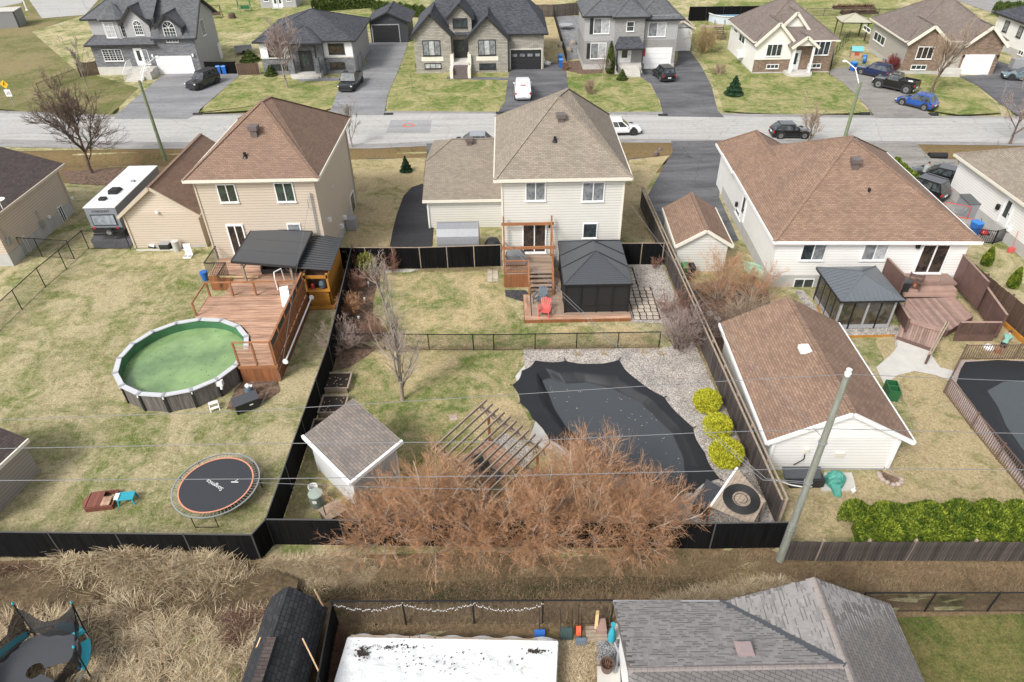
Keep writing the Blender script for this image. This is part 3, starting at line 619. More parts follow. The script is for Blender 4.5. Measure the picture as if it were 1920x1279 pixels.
# front left wing
H.rect(.05,D-.05,4.6,D+2.4,0,ZE-.05,M['w_white'])
q=[(-.5,D-3.5,ZE-.02),(-.5,D+2.6,ZE-.02),(4.9,D+2.6,ZE-.02),(2.2,D+.9,ZE+1.7),(2.2,D-4.5,ZE+1.7),(4.9,D-3.5,ZE-.02)]
H.roof([[q[0],q[4],q[3],q[1]],[q[1],q[3],q[2]],[q[2],q[3],q[4],q[5]]],M['r_brown2'],[(q[3],q[4]),(q[1],q[3]),(q[2],q[3])],[(q[0],q[1])],M['white'])
H.winpx(1506,457,1543,488,y=0,n=2,gl=[M['gl'],M['gl2']]);H.winpx(1622,457,1658,488,y=0,n=2,gl=[M['gl2'],M['gl3']]);H.winpx(1490,522,1522,541,y=0,n=2,b=.06)
o=H.patio(1731,457,1762,512,0);
H.part('wall_lamp',MB().cbox(H.ony(1722,461,-.12),.22,.2,.35),M['blackmetal'])
H.vent((6.0,5.0,6.75));H.vent((6.6,3.2,5.55),'pipe')
H.vent((H.I@A(1596,277,7.2)).to_tuple())
H.winpx(1381,387,1389,415,x=0,face=-90,n=1);H.part('wall_lamp',MB().cbox(H.onx(1381,383,-.1),.2,.2,.35),M['blackmetal'])
H.door((-.0,8.3,1.0),.9,2.05,-90)
# ---- garden garage with brown roof
H=House('garage','white garden garage with orange-brown shingle roof behind the utility pole','garage',(12.66,23.46,0),rad(-1.3));HP=H
W=6.0;D=9.4;ZE=2.2
H.rect(0,0,W,D,.08,ZE,M['w_white']);H.rect(-.03,-.03,W+.03,D,0,.08,M['found'],'foundation')
H.gable(0,W,0,ZE,ZE+1.55,M['w_white'],.12,xm=3.15)
H.gableroof(-.42,W+.65,-.22,D+.3,ZE-.05,1.9,M['r_brown2'],xm=3.2)
H.part('skylight_vent',MB().cbox((2.65,4.9,3.85),.55,.55,.22,0,0).cbox((2.65,4.9,4.0),.38,.38,.14),M['white'])
for px,py,w_,h_ in((1512,845,.22,.25),(1574,853,.45,.3)):
 H.part('wall_fixture',MB().cbox(H.ony(px,py,-.06),w_,.12,h_),M['cream'])
p=H.ony(1509,852,-.08);H.part('wall_cable',MB().path([p,p+Vector((0,-.05,-.3)),p+Vector((-.4,-.05,-.7))],.025),M['blackmetal'])
for x in(0,W):H.rect(x-.08,-.1,x+.08,.05,.02,ZE-.1,M['white'],'corner_trim')
# ---- garden shed of the same lot
H=House('shed','small cream garden shed with brown gabled roof beside the tall wooden fence','shed',(11.95,42.7,0),rad(-2))
W=3.5;D=5.6;ZE=2.35
H.rect(0,0,W,D,0,ZE,M['w_cream']);H.gable(0,W,0,ZE,ZE+1.1,M['w_cream'],.1)
H.gableroof(-.25,W+.3,-.25,D+.2,ZE-.08,1.25,M['r_brown2'],emat=M['cream'])
# ---- far right white house
H=House('house','white sided house at the right edge with tan roof and blue bin outside','house',(38.0,42.0,0),0,'houses of the street');HN=H
ZE=3.6
H.rect(0,0,12,12.6,.9,ZE,M['w_white']);H.rect(-.03,-.03,12,12.6,0,.9,M['found'],'foundation')
H.roof([[(-.45,-.4,ZE),(12,-.4,ZE),(6.5,6,ZE+3)],[(-.45,-.4,ZE),(6.5,6,ZE+3),(6.5,7.5,ZE+3),(-.45,13.0,ZE)],[(-.45,13.0,ZE),(6.5,7.5,ZE+3),(12,13.0,ZE)],[(12,-.4,ZE),(12,13,ZE),(6.5,7.5,ZE+3),(6.5,6,ZE+3)]],M['r_tan'],
[((-.45,13,ZE),(6.5,7.5,ZE+3))],[((-.45,-.4,ZE),(-.45,13,ZE))],M['cream'])
p=H.onx(1878,410,0);H.door((0,p.y-.2,1.0),.95,2.1,-90);H.part('wall_lamp',MB().cbox(H.onx(1871,388,-.12),.2,.25,.4),M['blackmetal'])
p=H.onx(1893,429,0);H.part('dryer_vent',MB().cbox((-.1,p.y,p.z),.2,.35,.3),M['white'])
# ---- far left bungalow
H=House('house','beige bungalow with dark brown roof at the left edge','house',(-37.7,45.2,0),0,'houses of the street');ZE=4.15
H.rect(-11,0,0,9.2,1.0,ZE,M['w_beige']);H.rect(-11,-.03,.03,9.2,0,1.0,M['found'],'foundation')
H.roof([[(.5,-.45,ZE),(.5,9.7,ZE),(-5.2,9.7,ZE+1.9),(-5.2,-.45,ZE+1.9)],[(-11,-.45,ZE),(-5.2,-.45,ZE+1.9),(-5.2,9.7,ZE+1.9),(-11,9.7,ZE)]],M['r_dkbrown'],[((-5.2,-.45,ZE+1.9),(-5.2,9.7,ZE+1.9))],[((.5,-.45,ZE),(.5,9.7,ZE))],M['beige_t'])
H.gable(-11,0,0,ZE,ZE+1.8,M['w_beige'],.1)
H.winpx(106,390,127,415,x=0,face=90,n=2,b=.06);H.winpx(39,445,62,478,x=0,face=90,n=2,b=.06)
for px,py in((135,372),(92,407)):
 p=H.onx(px,py,.1);H.part('wall_vent',MB().cbox(p,.16,.25,.22),M['white'])
for px,py in((17,452),(80,420)):
 p=H.onx(px,py,.12);H.part('utility_meter',MB().cbox(p,.2,.35,.5).tube(p,p+Vector((0,0,1.2)),.04),M['metal'])
p=H.I@A(-2,377,5.2);H.part('satellite_dish',MB().lathe([(.05,-.06),(.3,.02),(.42,.12)],(p.x,p.y,p.z),14).tube((p.x,p.y,p.z-.6),p,.03),M['white'])
H.rect(-.02,9.1,.1,9.25,.3,ZE,M['beige_t'],'downspout')
# ---- far row ----------------------------------------------------
# A grey stone two-storey
H=House('house','grey stone and siding two-storey house with black trimmed gables and white garage','house',(-55.29,96.4,0),0,'houses of the street')
H.rect(0,0,8.3,9,1.05,3.7,M['st_grey'],'stone_wall');H.rect(-.03,-.05,8.25,9,0,1.05,M['concrete'],'foundation')
H.rect(.15,1.3,8.6,9.2,3.7,6.7,M['w_grey']);H.rect(8.3,0,13.9,8,0,4.7,M['st_grey'],'stone_wall');H.part('side_wall',MB().hexa([(13.86,y,z)for y,z in((.1,0),(8.3,0),(8.3,6.25),(4.4,8.35),(.1,4.6))],[(13.96,y,z)for y,z in((.1,0),(8.3,0),(8.3,6.25),(4.4,8.35),(.1,4.6))]),M['w_grey'])
# porch roof
p0,p1,p2,p3=(-.5,-.55,3.95),(8.9,-.55,3.95),(8.0,1.35,4.85),(.4,1.35,4.85)
H.roof([[p0,p1,p2,p3],[p0,p3,(.4,1.35,4.85),(-.5,1.6,4.1)]],M['r_grey'],[(p0,p3)],[(p0,p1)],M['black_t'],name='porch_roof')
# main roofs
zt=6.85
H.roof([[(-.6,.8,zt),(9,.8,zt),(9.0,5.2,9.7),(3.8,5.2,9.7)],[(-.6,.8,zt),(3.8,5.2,9.7),(-.6,9.8,zt)],[(3.8,5.2,9.7),(9,5.2,9.7),(9,9.8,zt),(-.6,9.8,zt)]],M['r_grey'],[((3.8,5.2,9.7),(9,5.2,9.7)),((-.6,.8,zt),(3.8,5.2,9.7))],[((-.6,.8,zt),(4.5,.8,zt))],M['black_t'])
H.roof([[(8.4,-.35,4.55),(14.4,-.35,4.55),(14.4,4.4,8.6),(8.4,4.4,8.6)],[(8.4,4.4,8.6),(14.4,4.4,8.6),(14.4,9,6.0),(8.4,9,6.0)]],M['r_grey'],[((8.4,4.4,8.6),(14.4,4.4,8.6))],[((8.4,-.35,4.55),(14.4,-.35,4.55)),((14.42,-.35,4.6),(14.42,4.4,8.6)),((14.42,4.4,8.6),(14.42,9,6.0))],M['black_t'])
# bay
H.wall([(1.9,1.3),(2.5,.55),(4.3,.55),(4.9,1.3)],4.1,6.7,M['w_grey'],'bay_wall')
H.roof([[(1.4,1.0,6.86),(2.3,.15,6.86),(3.4,2.6,8.7)],[(2.3,.15,6.86),(4.5,.15,6.86),(3.4,2.6,8.7)],[(4.5,.15,6.86),(5.4,1.0,6.86),(3.4,2.6,8.7)]],M['r_grey'],[],[((2.3,.15,6.86),(4.5,.15,6.86))],M['black_t'],name='bay_roof')
H.win((3.1,.55,5.55),1.25,1.9,0,2,gl=M['gl3'],grid=(2,4));H.win((4.62,.93,5.55),.7,1.9,51,1,grid=(2,4));H.win((2.15,.97,5.55),.6,1.9,-51,1,grid=(2,4))
# gables
def gab(H,x0,x1,y,z0,ze,zp,wmat,rmat,back,emat,ov=.35,zb=None):
 H.gable(x0,x1,y,ze,zp,wmat,.15,zb=zb)
 k=(zp-ze)/((x1-x0)/2);xm=(x0+x1)/2;d_=ov*k
 a0,a1=(x0-ov,y-ov,ze-d_+.12),(x1+ov,y-ov,ze-d_+.12);r0,r1=(xm,y-ov,zp+.12),(xm,back,zp+.12)
 H.roof([[a0,r0,r1,(x0-ov,back,ze-d_+.12)],[a1,(x1+ov,back,ze-d_+.12),r1,r0]],rmat,[(r0,r1)],[],name='gable_roof')
 g=MB()
 for s_ in(a0,a1):g.beam(Vector(s_)-Vector((0,.03,.12)),Vector(r0)-Vector((0,.03,.12)),.16,.32)
 H.part('verge_trim',g,emat)
H.rect(4.9,.75,8.2,1.5,4.0,6.5,M['w_grey'])
gab(H,4.9,8.2,.75,4,6.5,8.25,M['w_grey'],M['r_grey'],4.6,M['black_t'])
H.win((6.75,.75,5.45),1.15,1.25,0,2,grid=(2,3),arch=True,gl=M['gl'])
gab(H,9.7,12.6,-.02,4.5,6.1,7.45,M['st_grey'],M['r_grey'],3.6,M['black_t'],.3,zb=4.5)
H.rect(9.7,.0,12.6,1.8,4.4,6.1,M['st_grey'],'dormer_wall')
H.win((11.1,-.02,4.95),1.6,1.8,0,2,grid=(2,4),arch=True)
H.win((2.6,-0.0,2.55),2.6,1.5,0,3,grid=(2,5));H.winpx(*za(1550,245),*za(1640,410),x=13.97,face=90,n=3)
H.rect(4.6,-.02,8.25,.0,1.05,3.7,M['st_grey'],'stone_wall');H.door((6.1,-.03,1.15),.95,2.15);H.win((7.0,-.03,2.25),.75,1.9,0,1,gl=M['gl2'])
H.garage((10.55,-.0,0),4.6,2.2)
for x in(7.9,13.3):H.part('wall_lamp',MB().cbox((x,-.12,2.4),.2,.2,.35),M['white'])
H.rect(4.6,-1.6,8.1,-.06,0,1.1,M['concrete'],'porch')
for i in range(6):H.rect(4.9,-1.6-.3*(6-i),7.2,-1.6-.3*(5-i)-.003,0,1.1*(i+1)/7,M['concrete'],'step')
H.rect(7.22,-2.6,8.1,-1.6,0,.95,M['concrete'],'porch')
for x in(4.85,7.25):
 m=MB();m.beam((x,-3.4,1.05),(x,-1.6,2.05),.06,.06);m.beam((x,-1.6,2.05),(x,-.3,2.05),.06,.06)
 for i in range(12):
  y=-3.35+i*.26;m.box(x-.015,y-.015,max(.15,min(1.1,(y+3.4)*.6)),x+.015,y+.015,min(2.03,1.05+max(0,y+3.4)*.55))
 H.part('railing',m,M['white'])
H.rect(13.97,7.2,14.04,8.1,0,2.1,M['white'],'side_door')
# B grey bungalow
H=House('house','grey bungalow with charcoal hip roof, bare tree before its stone porch','house',(-32.57,95.2,0),0,'houses of the street')
H.rect(0,0,12.2,12,2.1,4.2,M['stucco_w']);H.rect(-.03,-.03,12.2,12,0,2.1,M['st_grey'],'stone_wall');H.rect(12.17,-.01,12.24,12,0,4.2,M['w_grey'],'side_wall')
H.rect(-.1,-.1,12.3,-.03,2.05,2.2,M['concrete'],'ledge')
H.rect(4.2,-.6,8.4,.0,0,4.15,M['st_grey'],'stone_wall')
z=4.25;a,b=(3.6,6.3,6.9),(6.6,6.3,6.9)
H.hip(-.6,-.5,12.8,12.6,z,2.6,M['r_dark'],M['black_t'],apex=None)
H.roof([[(3.0,-1.7,z-.02),(8.7,-1.7,z-.02),(5.8,1.8,z+1.5)],[(3.0,-1.7,z-.02),(5.8,1.8,z+1.5),(3.0,1.5,z-.02)],[(8.7,-1.7,z-.02),(8.7,1.5,z-.02),(5.8,1.8,z+1.5)]],M['r_dark'],[((3,-1.7,z),(5.8,1.8,z+1.5)),((8.7,-1.7,z),(5.8,1.8,z+1.5))],[((3.0,-1.7,z),(8.7,-1.7,z))],M['black_t'],name='porch_roof')
H.rect(4.0,-2.0,8.0,-.6,0,.5,M['concrete'],'porch');H.rect(4.3,-2.4,7.7,-2.0,0,.25,M['concrete'],'step')
for x in(4.3,7.6):H.rect(x-.3,-1.7,x+.3,-1.1,.5,2.4,M['st_grey'],'porch_pillar');H.rect(x-.08,-1.5,x+.08,-1.3,2.4,4.1,M['black_t'],'porch_post')
H.door((6.0,-.62,.5),1.5,2.5,fr=M['black_t']);H.win((10.1,0,3.15),2.1,1.35,0,2,M['black_t'],M['gl5']);H.win((9.9,-.03,1.05),2.0,.85,0,2,M['black_t'],M['gl5'])
H.win((2.0,0,3.0),2.0,1.9,0,2,M['black_t'],M['gl5']);H.win((2.1,-.03,1.0),2.2,.7,0,2,M['black_t'])
for y in(2,4):H.rect(12.25,y,12.6,y+.7,0,1.6,M['grey_t'],'gas_meter_cover')
# C dark garage
H=House('garage','charcoal detached garage with black door at the end of a driveway','garage',(-20.73,111.5,0),0)
H.rect(0,0,5.7,7,0,3.1,M['w_dark']);H.gable(0,5.7,0,3.1,4.3,M['w_dark'],.1);H.gableroof(-.5,6.2,-.5,7.3,2.95,1.45,M['r_dark'],emat=M['black_t']);H.garage((2.35,0,0),4.0,2.5,mat=M['black_t'],fr=M['grey_t']);H.vent((3.0,2.5,4.2),'pipe')
# D stone house with three gables
H=House('house','pale stone house with three black-edged gables and black garage door','house',(-12.2,94.5,0),0,'houses of the street')
H.rect(0,1.6,12.8,14,0,4.6,M['st_light'],'stone_wall');H.rect(.1,.0,4.9,1.7,0,4.95,M['st_light'],'stone_wall');H.rect(7.2,-.2,12.3,1.7,0,4.5,M['st_light'],'stone_wall');H.rect(12.35,1.0,17.1,9,0,4.5,M['st_light'],'stone_wall')
gab(H,.1,4.9,0,0,4.95,7.3,M['st_light'],M['r_dark'],6.5,M['black_t'],.4);gab(H,7.2,12.3,-.2,0,4.5,6.95,M['st_light'],M['r_dark'],6.5,M['black_t'],.4)
z=4.6
H.roof([[(-.3,1.2,z),(17.6,.55,z),(14.0,7.8,8.6),(4.0,7.8,8.6)],[(-.3,1.2,z),(4.0,7.8,8.6),(-.3,14.4,z)],[(17.6,.55,z),(17.6,14.4,z),(14,7.8,8.6)],[(4,7.8,8.6),(14,7.8,8.6),(17.6,14.4,z),(-.3,14.4,z)]],M['r_dark'],
[((17.6,.55,z),(14,7.8,8.6)),((4,7.8,8.6),(14,7.8,8.6))],[((12.5,.7,z),(17.6,.55,z)),((17.6,.55,z),(17.6,14.4,z))],M['black_t'])
H.rect(4.75,1.3,7.65,3.2,4.3,6.75,M['st_light'],'dormer_wall');gab(H,4.75,7.65,1.3,0,6.75,8.2,M['st_light'],M['r_dark'],6.5,M['black_t'],.35)
H.win((6.15,1.3,5.9),1.9,1.15,0,3,M['black_t']);H.door((6.1,1.58,1.55),1.7,2.15,fr=M['black_t'],mat=M['black_t'])
bk=dict(fr=M['black_t'],grid=(1,1));H.win((2.35,0,3.2),2.3,1.9,0,3,fr=M['black_t'],gl=[M['gl2'],M['gl3'],M['gl2']]);H.win((9.6,-.2,3.2),2.3,1.9,0,3,fr=M['black_t'],gl=[M['gl2'],M['gl3'],M['gl2']])
H.win((2.35,0,.95),2.2,.7,0,3,fr=M['black_t'],gl=M['gl3']);H.win((9.6,-.2,.85),2.2,.75,0,2,fr=M['black_t'])
for x in(2.35,9.6):H.rect(x-1.45,-.24 if x>5 else -.04,x+1.45,-.0 if x<5 else -.2,1.55,2.1,M['cream'],'ledge')
H.rect(5.05,-1.0,7.15,1.6,0,1.5,M['concrete'],'porch')
for i in range(6):H.rect(5.2,-1.0-.33*(6-i),7.0,-1.0-.33*(5-i)-.003,0,1.5*(i+1)/7,M['vent'],'step')
for x in(4.95,7.25):H.rect(x-.2,-2.8,x+.2,.2,0,1.2,M['cream'],'stair_wall');H.rect(x-.22,-.6,x+.22,1.0,1.2,2.4,M['cream'],'stair_wall')
H.garage((14.75,1.0,0),4.1,2.55,mat=M['black_t'],rows=4,fr=M['cream'],lites=True)
# E grey two-storey
H=House('house','light grey two-storey house with black shutters and small porch','house',(10.16,94.9,0),0,'houses of the street')
H.rect(0,0,12.1,8.5,3.65,6.6,M['w_grey']);H.rect(.0,-.02,12.1,8.5,.7,3.65,M['st_greybrick'],'brick_wall');H.rect(-.02,-.04,12.12,8.5,0,.7,M['found'],'foundation')
H.rect(3.9,-.8,7.6,0,.7,6.6,M['st_greybrick'],'brick_wall')
z=6.7
H.hip(-.35,-.4,8.4,9,z,2.7,M['r_grey'],M['black_t']);H.hip(6.6,-.45,12.7,8.8,z-.5,2.5,M['r_grey'],M['black_t'])
H.roof([[(3.4,-1.25,z+.02),(8.1,-1.25,z+.02),(5.75,1.6,z+1.7)],[(3.4,-1.25,z+.02),(5.75,1.6,z+1.7),(3.4,1.0,z+.02)],[(8.1,-1.25,z+.02),(8.1,1,z+.02),(5.75,1.6,z+1.7)]],M['r_grey'],[((3.4,-1.25,z),(5.75,1.6,z+1.7)),((8.1,-1.25,z),(5.75,1.6,z+1.7))],[((3.4,-1.25,z),(8.1,-1.25,z))],M['black_t'],name='bay_roof')
H.win((2.15,0,5.45),2.1,1.9,0,2,gl=[M['gl2'],M['gl3']]);H.win((1.9,-.02,2.4),2.1,2.0,0,2,gl=[M['gl2'],M['gl3']]);H.win((9.4,0,4.9),2.3,1.75,0,2,gl=[M['gl2'],M['gl3']]);H.win((5.75,-.8,5.5),1.0,1.2,0,1,grid=(1,2))
for x,z_ in((.85,5.45),(.6,2.4)):H.part('shutter',MB().box(x-.22,-.08,z_-.95,x+.22,-.025,z_+.95),M['black_t'])
H.garage((9.55,-.02,0),4.0,2.55);H.door((5.3,-.82,1.05),1.5,2.1)
r_=H.roof([[(3.9,-2.5,3.2),(7.6,-2.5,3.2),(7.0,-.85,4.3),(4.4,-.85,4.3)],[(3.9,-2.5,3.2),(4.4,-.85,4.3),(3.9,-.85,3.2)],[(7.6,-2.5,3.2),(7.6,-.85,3.2),(7.0,-.85,4.3)]],M['r_dark'],[],[((3.9,-2.5,3.2),(7.6,-2.5,3.2))],M['black_t'],name='porch_roof')
for x in(4.1,7.4):H.rect(x-.07,-2.35,x+.07,-2.2,1,3.1,M['black_t'],'porch_post');H.rect(x-.04,-3.6,x+.04,-2.4,.6,1.5,M['black_t'],'railing')
H.rect(3.95,-2.4,7.55,-.82,0,1.05,M['concrete'],'porch')
for i in range(5):H.rect(4.7,-2.4-.3*(5-i),7.1,-2.4-.3*(4-i)-.003,0,1.05*(i+1)/6,M['concrete'],'step')
H.rect(7.75,-.1,8.15,-.03,1.6,2.6,plain('red_sign',(.45,.03,.04),.6),'wall_decoration')
# E shed behind
H=House('shed','cream outbuilding with reddish roof behind the grey two-storey house','shed',(23.2,103.5,0),0)
H.rect(0,0,3.2,7,0,3.2,M['stucco_w']);H.gableroof(-.3,3.5,-.4,7,3.1,1.1,M['r_brown'],emat=M['cream']);H.gable(0,3.2,0,3.1,4.1,M['stucco_w'],.1)
# F white and brick bungalow
H=House('house','white stucco and brown stone bungalow with arched entry porch','house',(31.96,91.9,0),0,'houses of the street')
H.rect(0,0,9.9,12,1.75,3.85,M['stucco']);H.rect(-.03,-.03,9.93,12,.15,1.75,M['st_brown'],'stone_wall');H.rect(4.6,-.06,9.96,-.035,.15,3.8,M['st_brown'],'stone_wall');H.rect(-.06,-.0,-.03,12,.15,3.8,M['w_white'],'side_wall')
H.rect(-.04,-.07,9.97,12.02,0,.15,M['found'],'foundation');H.rect(-.1,-.12,4.55,-.035,1.7,1.82,M['cream'],'ledge')
H.hip(-.5,.1,10.6,12.6,3.9,4.0,M['r_taupe'],M['cream'])
gab(H,.0,4.6,-.02,0,3.85,6.1,M['stucco'],M['r_taupe'],4,M['cream'],.4)
gab(H,3.2,6.6,1.9,0,5.1,6.9,M['stucco'],M['r_taupe'],5,M['cream'],.35,zb=4.2)
gab(H,4.2,7.1,-1.3,0,3.6,4.7,M['stucco'],M['r_taupe'],1,M['cream'],.3)
for x in(4.45,6.85):H.rect(x-.12,-1.4,x+.12,-1.15,.4,3.5,M['white'],'porch_post')
H.rect(4.0,-1.6,7.2,-.07,0,.4,M['concrete'],'porch');H.rect(4.3,-2.0,6.9,-1.6,0,.2,M['concrete'],'step')
H.door((5.2,-.08,.4),1.0,2.3);H.win((2.3,-.02,2.85),2.0,1.5,0,3);H.win((8.3,-.07,3.0),2.1,1.7,0,3);H.win((2.5,-.04,.85),1.6,.55,0,3);H.win((7.9,-.07,.85),1.7,.55,0,3)
H.winpx(*zc(305,390),*zc(355,540),x=-.06,face=-90,n=2);H.winpx(*zc(240,330),*zc(275,410),x=-.06,face=-90,n=1)
H.rect(-.9,4.2,-.1,5.2,.9,1.7,M['white'],'heat_pump')
# G tan and brick bungalow
H=House('house','tan bungalow with brown stone front, twin gables and white garage door','house',(50.7,90.6,0),rad(-5),'houses of the street')
H.rect(-.0,0,11.0,12.5,.4,3.9,M['w_greige']);H.rect(-.03,-.1,4.6,.05,.25,3.9,M['st_brown'],'stone_wall');H.rect(4.6,1.0,8,1.2,.25,3.9,M['st_brown'],'stone_wall');H.rect(6.9,-.2,11.3,.05,.0,3.8,M['st_brown'],'stone_wall')
H.rect(-.04,-.12,11.3,12.5,0,.4,M['found'],'foundation');H.rect(11.0,.05,11.33,7,0,3.8,M['st_brown'],'stone_wall')
H.hip(-.5,.2,12.0,13.2,3.95,4.2,M['r_taupe'],M['cream'])
gab(H,-.03,4.6,-.1,0,3.9,5.75,M['st_brown'],M['r_taupe'],5,M['cream'],.35);gab(H,6.9,11.3,-.2,0,3.8,5.75,M['st_brown'],M['r_taupe'],6,M['cream'],.4)
H.win((2.2,-.1,2.6),2.0,1.5,0,3,gl=M['gl5']);H.win((2.0,-.1,.85),1.9,.6,0,3);H.garage((8.9,-.2,0),3.4,2.35);H.door((5.3,.98,.9),1.5,2.1);H.win((5.3,.98,3.35),1.6,.5,0,2)
H.rect(4.4,-.9,7.0,1.0,0,.8,M['concrete'],'porch');H.rect(4.6,-1.3,6.8,-.9,0,.4,M['concrete'],'step')
H.winpx(*ze(140,370),*ze(235,555),x=0,face=-90,n=3);H.winpx(*ze(5,295),*ze(70,400),x=0,face=-90,n=2)
for x in(6.95,11.1):H.part('wall_lamp',MB().cbox((x,-.3,2.3),.2,.2,.3),M['blackmetal'])
H.rect(-1.0,3.0,-.1,4.0,.1,1.0,M['grey_t'],'air_conditioner_base')
# H white house right edge
H=House('house','white sided house with slate hip roof at the top right corner','house',(69.7,95.0,0),0,'houses of the street')
H.rect(0,-6,10,9,.9,4.3,M['w_white2']);H.rect(-.03,-6,10,9,0,.9,M['found'],'foundation');H.hip(-.5,-6.5,10.5,9.6,4.3,2.8,M['r_dark'],M['black_t'])
for y in(6.6,3.4,-.6):H.win((0,y,3.0),1.0,1.4,-90,1,M['black_t'],M['gl2'])
H.win((0,1.6,.75),1.1,.6,-90,2)
# foreground grey roofed house, bottom right
H=House('house','foreground house with grey tabbed shingle roof at the bottom edge','house',(3.6,6.0,0),0);HS=H
T_=lambda x,y,z:(x-3.6,y-6.0,z)
H.rect(.35,0,9.8,8.0,0,2.9,M['white'],'wall');H.gable(2.1,8.0,.5,2.9,4.35,M['white'],.1,axis='y')if False else None
m=MB();m.hexa([(.35,2.2,2.9),(.35,8.0,2.9),(.35,5.05,4.3)],[(.5,2.2,2.9),(.5,8.0,2.9),(.5,5.05,4.3)]);H.part('gable_wall',m,M['white'])
H.gable(4.2,9.8,7.9,2.9,4.3,M['white'],.1)
EA,EB,VP,RL=T_(3.6,14.38,3.0),T_(7.55,14.3,3.0),T_(10.45,11.05,4.5),T_(3.52,11.05,4.5)
PK,ER,ER2,RF,FL=T_(10.6,14.25,4.5),T_(13.75,14.1,3.0),T_(13.4,7.5,3.0),T_(10.35,7.5,4.5),T_(3.5,7.5,2.9)
rf=H.roof([[EA,EB,VP,RL],[EB,PK,VP],[PK,ER,ER2,RF,VP],[RL,VP,RF,T_(10.3,7.5,4.4),FL]],M['r_fg'])
SHM=[mk('grey_shingle_a',(.255,.243,.236),.9,.1,3,30,.5,.01,rnd=.1),mk('grey_shingle_b',(.235,.224,.217),.9,.1,3,30,.5,.01,rnd=.12),mk('grey_shingle_c',(.195,.186,.181),.9,.1,3,30,.5,.01,rnd=.12),mk('brown_ridge_shingle',(.26,.225,.21),.9,.1,3,30,.5,.01,rnd=.25),mk('painted_shadow_band',(.125,.118,.115),.9,.1)]
def shingle_field(poly,tw=.15,th=.13):
 P=[Vector(p)for p in poly];n=Vector((0,0,0))
 for i in range(len(P)):n+=P[i].cross(P[(i+1)%len(P)])
 n.normalize();n=-n if n.z<0 else n
 u=Vector((0,0,1)).cross(n).normalized();v=n.cross(u);o=P[0]
 Q=[((p-o).dot(u),(p-o).dot(v))for p in P];out=[]
 u0,u1=min(q[0]for q in Q),max(q[0]for q in Q);v0,v1=min(q[1]for q in Q),max(q[1]for q in Q)
 rr=random.Random(3);j=0;vv=v0
 while vv<v1-th:
  uu=u0-rr.random()*.2
  while uu<u1:
   w_=tw*rr.choice((.7,1,1.3,1.9));c=(uu+w_/2,vv+th/2)
   if inpoly((uu+.02,vv+.03),Q)and inpoly((uu+w_-.02,vv+.03),Q)and inpoly((uu+.02,vv+th),Q)and inpoly((uu+w_-.02,vv+th),Q):
    k=rr.random();t_=.006+(.008 if rr.random()<.6 else 0);mi=0 if k<.5 else(1 if k<.86 else 2)
    out.append((o,u,v,n,uu+.002,uu+w_-.002,vv,vv+th,t_,mi))
   uu+=w_
  vv+=th;j+=1
 return out
def shingle_into(mb,s):
 o,u,v,n,a,b,c,d,t_,mi=s;mb.cm=mi
 f=lambda x,y,h:o+u*x+v*y+n*h
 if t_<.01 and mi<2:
  mb.cm=4;mb.hexa([f(a,c,.001),f(b,c,.001),f(b,c+.035,.001),f(a,c+.035,.001)],[f(a,c,t_+.018),f(b,c,t_+.018),f(b,c+.035,t_+.018),f(a,c+.035,t_+.018)]);mb.cm=mi  # painted shadow line: dark strip for the shade under raised tabs
 mb.hexa([f(a,c,.001),f(b,c,.001),f(b,d,.001),f(a,d,.001)],[f(a,c,t_+.014),f(b,c,t_+.014),f(b,d,t_*.4+.004),f(a,d,t_*.4+.004)])
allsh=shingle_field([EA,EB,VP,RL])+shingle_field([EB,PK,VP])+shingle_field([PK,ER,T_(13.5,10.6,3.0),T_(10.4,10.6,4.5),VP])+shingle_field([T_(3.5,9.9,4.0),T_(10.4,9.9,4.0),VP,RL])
wm=H.M
def vis(s):
 c=wm@(s[0]+s[1]*(s[4]+s[5])/2+s[2]*(s[6]+s[7])/2);q=ROT.transposed()@(c-EYE);px=CX+F_PX*q.x/-q.z;py=CY-F_PX*q.y/-q.z
 return(0<=px<=1920 and 0<=py<=1279),(s[5]-s[4])/-q.z
ss=sorted(allsh,key=lambda s:(not vis(s)[0],-vis(s)[1]));rest=MB()
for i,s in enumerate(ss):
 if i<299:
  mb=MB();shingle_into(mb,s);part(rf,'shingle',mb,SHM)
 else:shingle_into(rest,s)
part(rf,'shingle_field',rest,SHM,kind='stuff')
def capline(p,q,mat,w_=.34,step=.2):
 p=Vector(p);q=Vector(q);n=int((q-p).length/step);d=(q-p)/n;m=MB()
 for i in range(n):
  a=p+d*i;b=a+d*.96;s_=d.cross(Vector((0,0,1))).normalized()*w_/2;h=Vector((0,0,.012+.012*(i%2)))
  m.hexa([a-s_-Vector((0,0,.07)),a+s_-Vector((0,0,.07)),b+s_-Vector((0,0,.07)),b-s_-Vector((0,0,.07))],[a-s_*.2+h+Vector((0,0,.02)),a+s_*.2+h+Vector((0,0,.02)),b+s_*.2+h+Vector((0,0,.02)),b-s_*.2+h+Vector((0,0,.02))])
 return part(rf,'ridge_cap',m,mat)
capline(RL,VP,SHM[3]);capline(PK,RF,SHM[3])
part(rf,'valley_strip',MB().beam(Vector(EB)+Vector((0,0,.035)),Vector(VP)+Vector((0,0,.035)),.2,.05),plain('valley_membrane',(.06,.065,.075),.6))
p=H.I@A(1396,1222,4.15);m=MB();m.box(p.x-.27,p.y-.27,p.z-.3,p.x+.27,p.y+.27,p.z+.12);m.hexa([(p.x-.3,p.y-.3,p.z+.12),(p.x+.3,p.y-.3,p.z+.12),(p.x+.3,p.y+.3,p.z+.12),(p.x-.3,p.y+.3,p.z+.12)],[(p.x-.2,p.y-.2,p.z+.28),(p.x+.2,p.y-.2,p.z+.28),(p.x+.2,p.y+.2,p.z+.28),(p.x-.2,p.y+.2,p.z+.28)])
